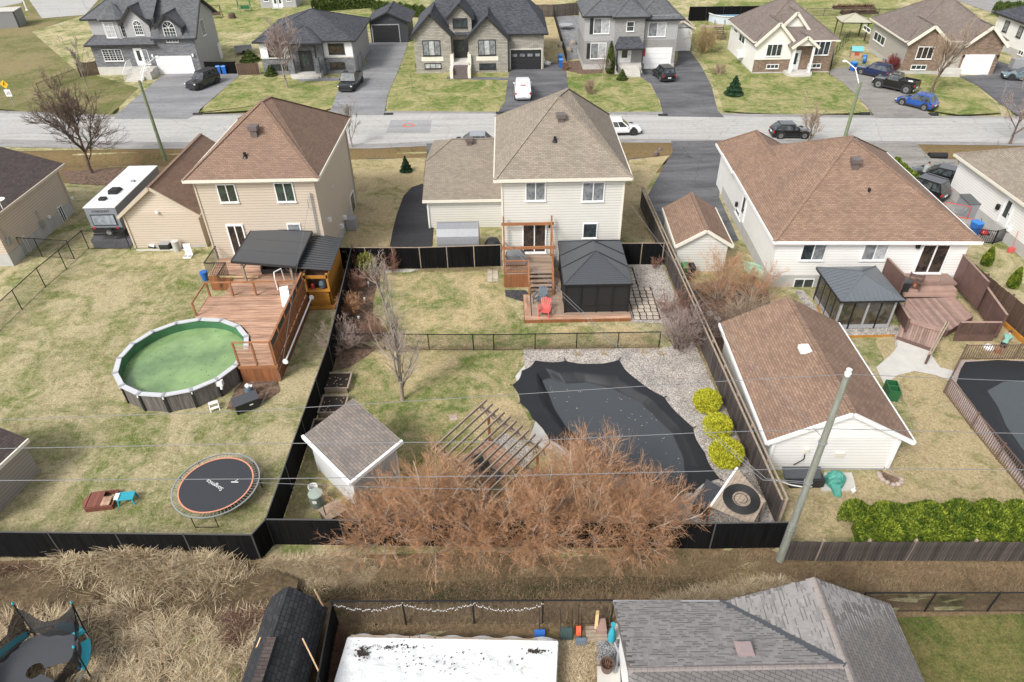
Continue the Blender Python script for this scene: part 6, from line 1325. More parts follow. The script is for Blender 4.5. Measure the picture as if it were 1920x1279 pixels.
# small shed at left edge (half in frame)
H=House('shed','greige sided shed with purple-brown roof at the left edge','shed',(-27.6,20.9,0),rad(-12));H.rect(-2,0,2.6,3.9,0,2.25,M['w_taupe']);H.gableroof(-2.3,2.75,-.2,4.1,2.2,1.0,M['r_dkbrown'],emat=M['cream']);H.gable(-2,2.6,0,2.2,3.1,M['w_taupe'],.1);H.gable(-2,2.6,3.8,2.2,3.1,M['w_taupe'],.1)
# ================================================================ RIGHT YARD
gz=thing('gazebo','slate grey metal roofed gazebo with screened black sides at the white house','gazebo',(20.35,34.9,0),0);metal_hip(gz,0,0,3.95,4.1,2.4,3.2,.15,M['graypaint2'],0,M['graypaint2'])
for k in range(1,13):
 t_=k/13;e_=Vector((3.95*t_,0,2.42));tt=min(t_,1-t_)*2;part(gz,'roof_rib',MB().beam(e_,Vector((3.95*t_,2.05*tt*.93,2.42+.78*tt*.95)),.03,.03),M['graypaint2'])
 e_=Vector((0,4.1*t_,2.42));part(gz,'roof_rib',MB().beam(e_,Vector((1.97*tt*.93,4.1*t_,2.42+.78*tt*.95)),.03,.03),M['graypaint2'])
for i in range(5):
 for j in range(5):
  if i in(0,4)or j in(0,4):
   x,y=.3+i*.84,.3+j*.87;big=(i in(0,4)and j in(0,4))or i==2;part(gz,'post',MB().cbox((x,y,1.2),.12 if big else .06,.12 if big else .06,2.3),M['grey_t']if big and j==0 else M['blackmetal'])
for i in range(4):
 for(a,b)in(((.36+i*.84,.3),(1.08+i*.84,.3)),((.3,.36+i*.87),(.3,1.11+i*.87)),((3.66,.36+i*.87),(3.66,1.11+i*.87))):
  a,b=Vector((*a,1.2)),Vector((*b,1.2));part(gz,'screen',MB().beam(a,b,.02,2.2),glass('screen_glass',(.03,.028,.022),.1,(.07,.06,.045))if 'scg' not in M else M['scg']);M.setdefault('scg',bpy.data.materials['screen_glass']);part(gz,'kick_panel',MB().beam(a-Vector((0,0,.95)),b-Vector((0,0,.95)),.04,.3),M['grey_t'])
for i in range(6):
 pass
stm=mk('grey_flagstone',(.30,.29,.26),.9,.15,4,20,.4,.01,rnd=.3);root=tag(link('flagstone_path',None,None,(0,0,.02)),None,None,None,'structure')
for(xa,ya,xb,yb,n)in((1497,550,1553,632,8),(1574,622,1676,621,6),(1664,600,1682,618,2)):
 for i in range(n):
  p=A(xa+(xb-xa)*i/(n-1),ya+(yb-ya)*i/(n-1));k=random.randint(6,8);link('flagstone',MB().lathe([(.21,0),(.2,.035)],n=k).mesh('flagstone',stm),root,p,random.random()).scale=(1.15,.85,1)
for a,b in(((1548,640),(1680,637)),((1536,580),(1552,632))):solo('timber_edging',MB().beam(A(*a)+Vector((0,.35,.06)),A(*b)+Vector((0,.35,.06)),.1,.12),M['pine'],'orange timber edging in front of the slate roofed gazebo' if a[0]>1540 else 'orange timber edging beside the left side of the slate roofed gazebo','edging')
# composite deck
CD=thing('deck','brown composite deck with stairs and lattice screens at the white house','deck',(0,0,0));cz=.55
top=[A(1700,560,cz),A(1793,557,cz),A(1826,592,cz),A(1778,620,cz),A(1765,616,cz),A(1692,592,cz)]
d1=(A(1826,592,cz)-A(1793,557,cz)).normalized();d1=(A(1765,618,cz)-A(1715,560,cz)).normalized();nrm=Vector((-d1.y,d1.x,0));PP=[(p.x,p.y)for p in top]
lo=min(p.dot(nrm)for p in top);hi=max(p.dot(nrm)for p in top);k=lo+.07
def clipline(n_,c,poly):
 out=[]
 for i in range(len(poly)):
  a,b=poly[i],poly[(i+1)%len(poly)];da,db=a.dot(n_)-c,b.dot(n_)-c
  if da*db<0:out.append(a+(b-a)*(da/(da-db)))
 return out
while k<hi:
 e=clipline(nrm,k,top)
 if len(e)==2:part(CD,'deck_board',MB().beam(Vector((e[0].x,e[0].y,cz-.02)),Vector((e[1].x,e[1].y,cz-.02)),.133,.035),M['compo'])
 k+=.14
part(CD,'fascia',MB().prism(PP,.05,cz-.045),M['compo_d'])
# stairs to patio door (three full width treads)
xa,xb=HM.root.location.x,0
for i,(py,z_)in enumerate(((553,.72),(543,.92),(531,1.12))):
 a,b=A(1697,py,z_),A(1795,py,z_);part(CD,'step',MB().hexa([(a.x,a.y,z_-.18),(b.x,b.y,z_-.18),(b.x,b.y+(.5 if i<2 else 1.4),z_-.18),(a.x,a.y+(.5 if i<2 else 1.4),z_-.18)],[(a.x,a.y,z_),(b.x,b.y,z_),(b.x,b.y+(.5 if i<2 else 1.4),z_),(a.x,a.y+(.5 if i<2 else 1.4),z_)]),M['compo'])
a=A(1725,526,1.32);part(CD,'step',MB().box(a.x,a.y,1.13,a.x+1.4,a.y+.6,1.3),M['compo'])
# front ramp
R4=[A(1692,600,.5),A(1765,622,.5),A(1752,668-12,.22),A(1681,631,.22)]
for i in range(15):
 f=lambda s:(R4[0]+(R4[1]-R4[0])*s,R4[3]+(R4[2]-R4[3])*s);(p,q),(r,s)=f(i/15+.004),f((i+1)/15-.004);part(CD,'ramp_board',MB().slab([p,r,s,q],.04),M['compo'])
part(CD,'edge_board',MB().beam(R4[3]-Vector((0,.03,.06)),R4[2]-Vector((0,.03,.06)),.05,.22),M['compo_d']);part(CD,'edge_board',MB().beam(R4[0]+Vector((0,.05,.08)),R4[1]+Vector((0,.05,.08)),.35,.12),M['compo'])
a,b=A(1777,604,1.45),A(1743,665,.75)
for s in(-.08,.08):part(CD,'handrail',MB().beam(a+Vector((s,0,0)),b+Vector((s,0,0)),.08,.06),M['greywood'])
for q in(a,b):part(CD,'rail_post',MB().cbox((q.x,q.y,q.z/2),.1,.1,q.z),M['compo_d'])
def lattice(a,b,h,z0,nb=3,mat=None,solid=False):
 a=Vector((a.x,a.y,z0));b=Vector((b.x,b.y,z0));u=b-a
 for i in range(nb+1):part(CD,'rail_post',MB().cbox(a+u*i/nb+Vector((0,0,h/2)),.09,.09,h),M['compo_d'])
 part(CD,'rail_cap',MB().beam(a+Vector((0,0,h+.02)),b+Vector((0,0,h+.02)),.14,.04),M['compo'])
 if solid:part(CD,'screen_panel',MB().beam(a+Vector((0,0,h/2)),b+Vector((0,0,h/2)),.04,h-.06),M['compo_d'])
 else:
  m=MB();wires(m,a,b,.08,h-.03,.075,.02);me_=part(CD,'lattice',m,M['compo_d'])
lattice(A(1786,640,0),A(1860,640,0),1.0,.45);part(CD,'fascia',MB().beam(A(1786,640,0)+Vector((0,0,.25)),A(1860,640,0)+Vector((0,0,.25)),.06,.5),M['compo_d'])
lattice(A(1863,640,0),Vector((31.0,39.0,0)),1.7,.3,3,solid=True);lattice(A(1697,640,0)+Vector((0,.4,0)),A(1683,612,0)+Vector((0,1,0)),1.0,.45,1)
lattice(Vector((30.3,36.5,0)),Vector((30.6,40.3,0)),2.1,.5,3,solid=True)
a=HM.M@Vector((9.2,.0,0));lattice(Vector((25.6,37.6,0)),Vector((25.5,39.9,0)),1.9,.55,1,solid=True)
p=A(1691,550,.5);t=thing('storage_cabinet','black plastic cabinet between slate gazebo and brown stairs','cabinet',(p.x-.2,p.y+.2,.5));part(t,'body',MB().box(-.35,-.4,0,.45,.4,.9),M['black_t']);part(t,'lid',MB().box(-.4,-.45,.903,.5,.45,1.0),M['graypaint'])
p=A(1712,540,1.0);t=thing('shelf_rack','brown tilted shelf rack on the composite stairs','shelf',(p.x,p.y,.9),rad(-30));
for x in(-.4,.4):part(t,'upright',MB().box(x-.04,-.05,0,x+.04,.3,1.1),M['compo_d'])
for i in range(3):part(t,'shelf',MB().box(-.36,-.05,.15+.4*i,.36,.3,.19+.4*i),M['compo_d'])
part(t,'flower_pot',MB().lathe([(.08,.19),(.12,.38)],(0.05,.1,.0),10),M['terracotta'])
# grill with green cover
p=A(1852,655);solo('white_bag',MB().lathe([(.25,0),(.33,.15),(.2,.3)],(p.x,p.y,0),9),M['plasticw'],'crumpled white bag beside the person in the teal shirt','bag')
solo('flower_pot',MB().lathe([(.12,0),(.17,.3)],tuple(A(1868,662).xy)+(0,),12),M['terracotta'],'small terracotta pot at the feet of the person in the teal shirt','pot')
m=MB();a=Vector((31.5,37.5,.15));b=Vector((31.9,30,.15));solo('timber_edging',m.beam(a,b,.16,.3),M['pine'],'long orange timber along the base of the dark brown fence','edging')
# right covered pool
pool=thing('covered_pool','black covered pool with grey water sheet behind the brown picket fence','pool',(0,0,0));O_=[A(x,y,.05)for x,y in[(1808,682),(1830,680),(1870,678),(1920,680),(2060,682),(2080,900),(1990,980),(1925,905),(1870,830),(1830,770),(1792,720),(1800,695)]]
I_=[A(x,y,0)for x,y in[(1850,735),(1880,718),(1925,715),(2020,720),(2040,860),(1960,890),(1920,850),(1885,800),(1870,765)]]
me,pc=sag_cover('pool_cover',O_,I_,M['cover'],.13,16,200);part(pool,'pool_cover',me,None,(0,0,.17));m=MB();m.q(*[(p.x,p.y,.085)for p in reversed(I_)]);part(pool,'rain_water',m,plain('grey_standing_water',(.06,.07,.075),.2,0,.5))
part(pool,'stone_coping',MB().prism([tuple(A(x,y,.03))[:2]for x,y in[(1800,676),(2080,676),(2100,980),(1990,1000),(1920,918),(1880,862),(1826,800),(1777,735),(1785,705)]],0,.04),mk('pink_grey_pavers',(.42,.34,.31),.9,.15,4,20))
# clutter behind the garden garage
p=A(1508,903);t=thing('heat_pump','black pool heat pump box against the garage wall','heat pump',(p.x,p.y-.1,0));part(t,'body',MB().box(-.9,-.35,.05,.75,.35,.55),M['black_t']);part(t,'lid',MB().slab([(-1.2,-.2,.62),(.55,-.25,.6),(.75,.42,.72),(-1.15,.42,.75)],.07),M['graypaint'])
solo('concrete_pad',MB().prism([tuple(A(x,y))[:2]for x,y in[(1538,922),(1606,922),(1596,888),(1545,888)]],0,.08),M['concrete'],'small concrete pad under the teal tarp bundle','pad')
p=A(1563,908);t=thing('tarp_bundle','teal tarp wrapped machine on the concrete pad','tarp',(p.x,p.y,.08));m=MB();n=22;rr=random.Random(3)
prof=[(.45,0),(.47,.25),(.42,.5),(.3,.68),(.08,.75)];b=0
for r,z in prof:
 for i in range(n):a=6.283*i/n;k=r*(1+.12*math.sin(a*5+z*6)+rr.uniform(-.06,.06));m.v.append((k*math.cos(a),k*math.sin(a)*.8,z+rr.uniform(-.03,.03)))
for j in range(4):
 for i in range(n):m.f.append((j*n+i,j*n+(i+1)%n,(j+1)*n+(i+1)%n,(j+1)*n+i));m.m.append(0)
m.f.append(tuple(4*n+i for i in range(n)));m.m.append(0);part(t,'tarp',m,M['greentarp']);part(t,'tarp_tail',MB().hexa([(-.3,-.8,-.05),(.05,-.85,-.05),(.1,-.3,.0),(-.3,-.3,0)],[(-.25,-.75,.05),(0,-.8,.05),(.1,-.3,.35),(-.35,-.3,.3)]),M['greentarp'])
m=MB();m.path([A(1450,913)+Vector((0,0,.5)),A(1480,917)+Vector((0,0,.3)),A(1515,918)+Vector((0,0,.12)),A(1540,906)+Vector((0,0,.2))],.035,8);solo('pool_hose',m,M['plasticw'],'white flexible pool hose running to the teal tarp bundle','hose')
solo('garden_goose',MB().lathe([(.04,0),(.1,.1),(.12,.22),(.05,.32),(.03,.4)],tuple(A(1598,925).xy)+(.02,),10),M['plasticw'],'small white ornament at the edge of the concrete pad','ornament')
t=thing('stone_planter','triangular flower bed edged with stones and wooden plank','planter',tuple(A(1668,898).xy)+(0,));part(t,'soil',MB().prism([(-.3,.5),(-.4,-.15),(0,-.45),(.45,-.2)],0,.12),M['mulch'])
for x,y in((-.42,.3),(-.45,.1),(-.42,-.12),(-.28,-.3),(-.05,-.45),(.2,-.42),(.42,-.3),(.52,-.12)):part(t,'stone',MB().lathe([(.12,0),(.13,.12),(.06,.18)],(x,y,0),7),mk('pinkish_stone',(.45,.36,.31),rnd=.3))
part(t,'plank',MB().beam((.5,-.1,.1),(-.15,.9,.1),.1,.14),M['greywood'])
p=A(1668,742);t=thing('garden_tub','dark green divided bin behind the garden garage','bin',(p.x,p.y,0),rad(-12));g_=M['plasticg']
for(a0,b0,a1,b1)in((-.3,-.5,.3,-.45),(-.3,.45,.3,.5),(-.3,-.45,-.25,.45),(.25,-.45,.3,.45),(-.25,-.03,.25,.03)):part(t,'side_wall',MB().box(a0,b0,0,a1,b1,.75),g_)
part(t,'floor',MB().box(-.25,-.45,.05,.25,.45,.1),g_)
def wheelie(label,px,py,body,lid,rz=0,group=None,h=1.05):
 p=A(px,py);t=thing('wheelie_bin',label,'bin',(p.x,p.y,0),rz,group);part(t,'body',MB().hexa([(-.22,-.25,.05),(.22,-.25,.05),(.22,.25,.05),(-.22,.25,.05)],[(-.29,-.35,h),(.29,-.35,h),(.29,.35,h),(-.29,.35,h)]),body)
 part(t,'lid',MB().hexa([(-.31,-.38,h),(.31,-.38,h),(.31,.38,h),(-.31,.38,h)],[(-.26,-.3,h+.1),(.26,-.3,h+.1),(.26,.36,h+.1),(-.26,.36,h+.1)]),lid);part(t,'wheel',MB().tube((-.27,.27,.12),(.27,.27,.12),.12,n=12),M['rubber']);part(t,'handle',MB().tube((-.25,.42,h-.02),(.25,.42,h-.02),.025),lid);return t
bl=M['plastic_b'];bl2=plain('light_blue_lid',(.04,.2,.55),.45);br=plain('brown_bin_plastic',(.13,.06,.035),.5)
wheelie('blue bin left of two behind the boxy dark SUV',413,139,bl,bl2,0,'blue bins');wheelie('blue bin right of two behind the boxy dark SUV',423,139,bl,bl2,0,'blue bins')
wheelie('blue bin at the house corner farther back',1050,118,bl,bl2,0,'blue bins');wheelie('blue bin standing in front beside the brown bin',1052,127,bl,bl2,0,'blue bins');wheelie('brown compost bin beside two blue bins',1058,132,br,br)
wheelie('blue bin at the end of the gravel driveway',1598,133,bl,bl2,rad(20),'blue bins');wheelie('dark bin beside the small wooden shed by the tall fence',1292,523,M['black_t'],M['black_t']);wheelie('green bin against the tall wooden fence',1283,522,M['plasticg'],plain('green_lid',(.05,.2,.08),.5))
p=A(1822,432);wheelie('bright blue bin with swollen lid beside the grey storage box',1824,440,bl,bl2,rad(15),None)
# green tarp covered boat, by the white wall
t=thing('covered_boat','pale green plastic covered small boat beside the white wall','boat',tuple(A(1420,512).xy)+(0,),rad(38));m=MB();m.hexa([(-.45,-1.1,0),(.45,-1.1,0),(.55,.4,0),(.0,1.4,0),(-.55,.4,0)],[(-.2,-1.0,.5),(.2,-1.0,.5),(.2,.4,.55),(.0,1.2,.45),(-.2,.4,.55)]);part(t,'tarp',m,mk('pale_green_tarp',(.25,.42,.3),.4,.15));part(t,'hull_edge',MB().box(-.5,-1.15,0,.5,-1.11,.2),M['plasticg'])
# N side clutter
p=A(1825,400);t=thing('storage_shed_box','grey resin storage shed with dark lid against the far right white house','storage box',(A(1820,402).x,A(1820,402).y,0));part(t,'body',MB().box(-.95,-.75,0,.75,.85,1.25),plain('grey_resin',(.22,.23,.25),.6));part(t,'lid',MB().slab([(-1.0,-.8,1.3),(.8,-.8,1.3),(.8,.9,1.42),(-1.0,.9,1.42)],.06),plain('dark_resin',(.09,.095,.10),.6))
def net(label,px,py,rz,s=1):
 p=A(px,py);t=thing('hockey_net',label,'net',(p.x,p.y,0),rz,'hockey nets');rd=plain('red_post',(.55,.04,.04),.4);w_,h_,d_=.9*s,1.15*s,.75*s
 for x in(-w_,w_):part(t,'goal_post',MB().tube((x,0,0),(x,0,h_),.03),rd)
 part(t,'crossbar',MB().tube((-w_,0,h_),(w_,0,h_),.03),rd);part(t,'base_frame',MB().path([Vector((-w_,0,.03)),Vector((-w_,d_,.03)),Vector((w_,d_,.03)),Vector((w_,0,.03))],.02),M['plasticw'])
 m=MB()
 for i in range(13):x=-w_+2*w_*i/12;m.beam((x,.02,h_),(x,d_,.05),.008,.008)
 for i in range(8):y=d_*i/8;z=h_-(h_-.05)*i/8;m.beam((-w_,y,z),(w_,y,z),.008,.008)
 for s_ in(-w_,w_):
  for i in range(1,6):m.beam((s_,d_*i/6,.03),(s_,d_*i/6,h_*(1-i/6)),.008,.008)
 part(t,'netting',m,M['plasticw'],kind='stuff')
net('red and white hockey net nearer the grey storage box',1788,408,rad(-30));net('red and white hockey net in front near the iron gate',1806,432,rad(-25),.9)
p=A(1840,448);t=thing('snow_shovel','red snow shovel leaning by the white door','shovel',(37.6,44.6,0));part(t,'blade',MB().box(-.25,-.1,.02,.2,.1,.4),M['red']);part(t,'shaft',MB().tube((0,0,.3),(.25,.5,1.5),.02),M['red'])
t=thing('utility_wagon','red metal mower beside the iron gate','mower',(A(1843,440).x,A(1843,440).y,0));part(t,'deck_shell',MB().lathe([(.3,.1),(.33,.25),(.2,.4)],n=12),plain('mower_red',(.4,.02,.03),.4));part(t,'handle',MB().tube((0,.2,.3),(0,.9,.95),.02),M['blackmetal'])
for x in(-.28,.28):part(t,'wheel',MB().tube((x-.03,-.2,.1),(x+.03,-.2,.1),.1),M['rubber'])
# ================================================================ VEHICLES
def paint(name,c):return plain(name,c,.22,.3 if sum(c)<1.5 else 0,.5,coat=.8)
CG=glass('car_glass',(.015,.018,.02),.05,(.06,.07,.075));RIM=plain('alloy_rim',(.35,.36,.37),.3,.8);RIMD=plain('dark_rim',(.05,.05,.055),.35,.5)
TL=plain('tail_light',(.45,.015,.015),.25);HL=plain('head_light',(.65,.66,.66),.15);PLT=plain('licence_plate',(.7,.7,.72),.5);TRIM=plain('black_plastic_trim',(.02,.02,.021),.6)
def car(name,label,px,py,heading,col,kind='suv',L=4.4,W=1.85,H=1.6,rim=RIM,rails=False,group=None,loc=None,lift=0):
 """heading: degrees, direction of the nose measured from +x counter-clockwise; local +x is the nose"""
 p=A(px,py)if loc is None else Vector(loc);t=thing(name,label,{'pickup':'pickup truck'}.get(kind,'car'),(p.x,p.y,.03),rad(heading),group)
 pm=paint(name+'_paint',col);h=L/2;wr=.36+lift;zb=.27+lift;zbelt={'suv':.98,'hatch':.88,'boxy':1.08,'pickup':1.08,'van':1.05}[kind]+lift;zh=zbelt-(.08 if kind not in('boxy',)else .02)
 # lower body loft: x, half width, top z, bottom z
 nose={'suv':.2,'hatch':.2,'boxy':.12,'pickup':.14,'van':.2}[kind]
 st=[(-h,W*.40,zbelt-.14,zb+.2),(-h+.08,W*.465,zbelt-.03,zb+.04),(-h+.5,W*.495,zbelt,zb),(-.2,W*.5,zbelt,zb-.02),(h*.35,W*.5,zbelt-.01,zb-.02),(h*.42,W*.498,zh,zb),(h-.45,W*.485,zh-nose*.4,zb),(h-.12,W*.45,zh-nose*.8,zb+.02),(h,W*.36,zh-nose*1.15,zb+.16)]
 m=MB();rows=[]
 for x,w_,zt_,z0 in st:
  zm=(zt_+z0)/2;rows.append([(x,-w_*.93,z0),(x,-w_,zm),(x,-w_*.97,zt_-.06),(x,-w_*.82,zt_),(x,0,zt_+.03),(x,w_*.82,zt_),(x,w_*.97,zt_-.06),(x,w_,zm),(x,w_*.93,z0)])
 k=9
 for r in rows:m.v+=r
 for i in range(len(rows)-1):
  for j in range(k-1):m.f.append((i*k+j,(i+1)*k+j,(i+1)*k+j+1,i*k+j+1));m.m.append(0)
 m.f.append(tuple(range(k))[::-1]);m.f.append(tuple((len(rows)-1)*k+j for j in range(k)));m.m+=[0,0]
 # a pickup's bed is a recessed box behind the cab
 body=part(t,'body',m,pm,smooth=False)
 cabr={'suv':(-h+.1,-h+.45,.15,h*.38),'hatch':(-h+.12,-h+.7,.05,h*.40),'boxy':(-h+.06,-h+.16,.25,h*.36),'pickup':(-.55,-.35,h*.22,h*.45),'van':(-h+.05,-h+.15,.35,h*.5)}[kind]
 xb0,xt0,xt1,xb1=cabr;wb,wt=W*.46,W*.39;zr=H+lift
 B=[(xb0,-wb,zbelt-.02),(xb1,-wb,zbelt-.02),(xb1,wb,zbelt-.02),(xb0,wb,zbelt-.02)];T=[(xt0,-wt,zr-.06),(xt1,-wt,zr-.06),(xt1,wt,zr-.06),(xt0,wt,zr-.06)]
 part(t,'cabin',MB().hexa(B,T),pm)
 R_=[(xt0-.02,-wt,zr-.055),(xt1+.04,-wt,zr-.055),(xt1+.04,wt,zr-.055),(xt0-.02,wt,zr-.055)];part(t,'roof',MB().hexa(R_,[(x*.97,y*.9,zr)for x,y,z in R_]),pm if kind!='boxy' else TRIM)
 V=Vector;Bv=[V(b)for b in B];Tv=[V(q)for q in T]
 def pane(a,b,c,d,nm='window',off=.012):
  n=(b-a).cross(d-a).normalized();ct=(a+b+c+d)/4
  if n.dot(ct-V((0,0,zbelt)))<0:n=-n
  m=MB();m.hexa([a+n*.002,b+n*.002,c+n*.002,d+n*.002],[a+n*off,b+n*off,c+n*off,d+n*off]);part(t,nm,m,CG)
 def lerp(a,b,s):return a+(b-a)*s
 def face(a,b,c,d,u0,u1,v0=.1,v1=.93):  # a,b bottom; d,c top
  f=lambda u,v:lerp(lerp(a,b,u),lerp(d,c,u),v);return f(u0,v0),f(u1,v0),f(u1,v1),f(u0,v1)
 pane(*face(Bv[1],Bv[2],Tv[2],Tv[1],.06,.94,.06,.97),'windshield');pane(*face(Bv[3],Bv[0],Tv[0],Tv[3],.08,.92,.12 if kind!='suv' else .3,.93),'rear_window')
 cuts=((.05,.3),(.33,.62),(.65,.93))if kind in('suv','hatch','boxy')else((.06,.45),(.5,.92))
 if kind=='van':cuts=((.68,.93),)
 for u0,u1 in cuts:pane(*face(Bv[0],Bv[1],Tv[1],Tv[0],u0,u1));pane(*face(Bv[3],Bv[2],Tv[2],Tv[3],u0,u1))
 for sx in(-1,1):
  for sy in(-1,1):
   x=sx*(h-.82-(.06 if sx>0 else 0));y=sy*(W/2-.2)
   part(t,'wheel_arch',MB().tube((x,sy*(W/2-.3),wr+.02),(x,sy*(W/2+.004),wr+.02),wr+.09,n=18),TRIM)
   wl=part(t,'wheel',MB().tube((x,sy*(W/2-.2),wr),(x,sy*(W/2+.02),wr),wr,n=20),M['rubber']);part(wl,'rim',MB().tube((x,sy*(W/2+.0),wr),(x,sy*(W/2+.028),wr),wr*.64,n=12),rim);part(wl,'hub',MB().tube((x,sy*(W/2+.0),wr),(x,sy*(W/2+.04),wr),wr*.16,n=8),TRIM)
 for sy in(-1,1):
  part(t,'head_light',MB().cbox((h-.1,sy*W*.37,zh-nose*.85-.1),.14,W*.16,.12),HL);part(t,'tail_light',MB().cbox((-h+.06,sy*W*.41,zbelt-.17),.1,W*.12,.2 if kind!='boxy' else .3),TL)
  part(t,'mirror',MB().cbox((xb1-.25,sy*(W/2+.06),zbelt+.06),.12,.18,.13),pm if kind!='boxy' else TRIM);part(t,'sill',MB().box(-h+1.2,sy*(W/2-.03)-.03,zb-.06,h-1.25,sy*(W/2-.03)+.03,zb+.08),TRIM)
 part(t,'front_bumper',MB().box(h-.12,-W*.42,zb-.0,h+.03,W*.42,zb+.17),TRIM);part(t,'rear_bumper',MB().box(-h-.04,-W*.43,zb+.02,-h+.12,W*.43,zb+.2),TRIM if kind!='pickup' else M['metal'])
 part(t,'grille',MB().box(h-.08,-W*.26,zh-nose-.2,h+.012,W*.26,zh-nose*.9-.04),TRIM);part(t,'licence_plate',MB().box(-h-.05,-.2,zb+.27,-h+.02,.2,zb+.4),PLT)
 if rails:
  for sy in(-1,1):part(t,'roof_rail',MB().beam((xt0+.1,sy*wt*.92,zr+.04),(xt1-.1,sy*wt*.92,zr+.04),.05,.04),RIM)
 if kind=='pickup':
  bx0,bx1=-h+.12,xb0-.06;part(t,'bed_floor',MB().box(bx0,-W*.38,zbelt+.002,bx1,W*.38,zbelt+.036),TRIM)
  for sy in(-1,1):part(t,'bed_wall',MB().box(bx0-.05,sy*W*.44-.06,zbelt-.05,bx1+.04,sy*W*.44+.06,zbelt+.2),pm)
  part(t,'tailgate',MB().box(-h+.02,-W*.42,zbelt-.12,-h+.12,W*.42,zbelt+.2),pm)
 return t
G1='parked vehicles'
car('boxy_suv','boxy dark grey off-road SUV on the grey stone house driveway',383,162,247,(.035,.038,.042),'boxy',4.6,1.9,1.85,RIMD)
car('pickup_truck','black pickup truck facing the street before the grey bungalow',659,163,264,(.02,.022,.026),'pickup',5.3,2.0,1.9,RIMD)
w_=car('van','white work pickup with white box cap parked nose-in below the black garage door',980,178,90,(.72,.72,.72),'pickup',5.4,2.0,1.9,RIMD)
part(w_,'box_cap',MB().hexa([(-2.6,-.93,1.1),(-.5,-.93,1.1),(-.5,.93,1.1),(-2.6,.93,1.1)],[(-2.5,-.85,2.0),(-.5,-.85,2.0),(-.5,.85,2.0),(-2.5,.85,2.0)]),paint('cap_white',(.72,.72,.72)));part(w_,'brake_light_bar',MB().box(-2.57,-.3,1.85,-2.53,.3,1.92),TL)
for x in(-2.0,-1.0):part(w_,'ladder_rack',MB().beam((x,-.85,2.1),(x,.85,2.1),.05,.05),M['plasticw'])
car('suv','black SUV nosed toward the white garage door of the grey two-storey house',1243,147,100,(.012,.013,.014),'suv',4.3,1.85,1.7)
car('suv','white crossover on the street beside the tan roof',1162,250,2,(.75,.75,.75),'hatch',4.3,1.85,1.55,RIMD)
car('hatchback','black hatchback parked on the street behind a bare tree',1481,256,-3,(.012,.013,.015),'hatch',4.1,1.75,1.45)
car('suv','dark navy SUV nearest the tan bungalow on the gravel driveway',1637,142,127,(.012,.022,.09),'suv',4.3,1.85,1.6)
pk=car('pickup_truck','lifted black pickup truck between two blue SUVs',1676,168,132,(.01,.01,.011),'pickup',5.0,2.0,1.75,RIM,lift=.14)
part(pk,'load',MB().cbox((-1.6,.1,1.3),.5,.35,.1,.3),M['plasticw'])
car('suv','bright blue crossover nearest the street on the gravel driveway',1716,200,128,(.02,.09,.36),'hatch',4.2,1.8,1.6)
car('sedan','grey-blue car half in frame at the right edge',1914,150,160,(.13,.2,.23),'hatch',4.4,1.8,1.5,RIMD)
car('suv','black SUV with silver roof rails parked between the white houses',0,0,127,(.012,.012,.014),'suv',4.5,1.9,1.7,RIM,True,loc=(35.6,54.9,0))
car('sedan','black car with open hatch behind the railed SUV between the white houses',0,0,140,(.012,.012,.014),'hatch',4.5,1.8,1.45,RIMD,loc=(38.6,57.6,0))
car('hatchback','silver grey car on the street hidden behind the tan garage roof',884,277,180,(.3,.31,.32),'hatch',4.3,1.8,1.5)
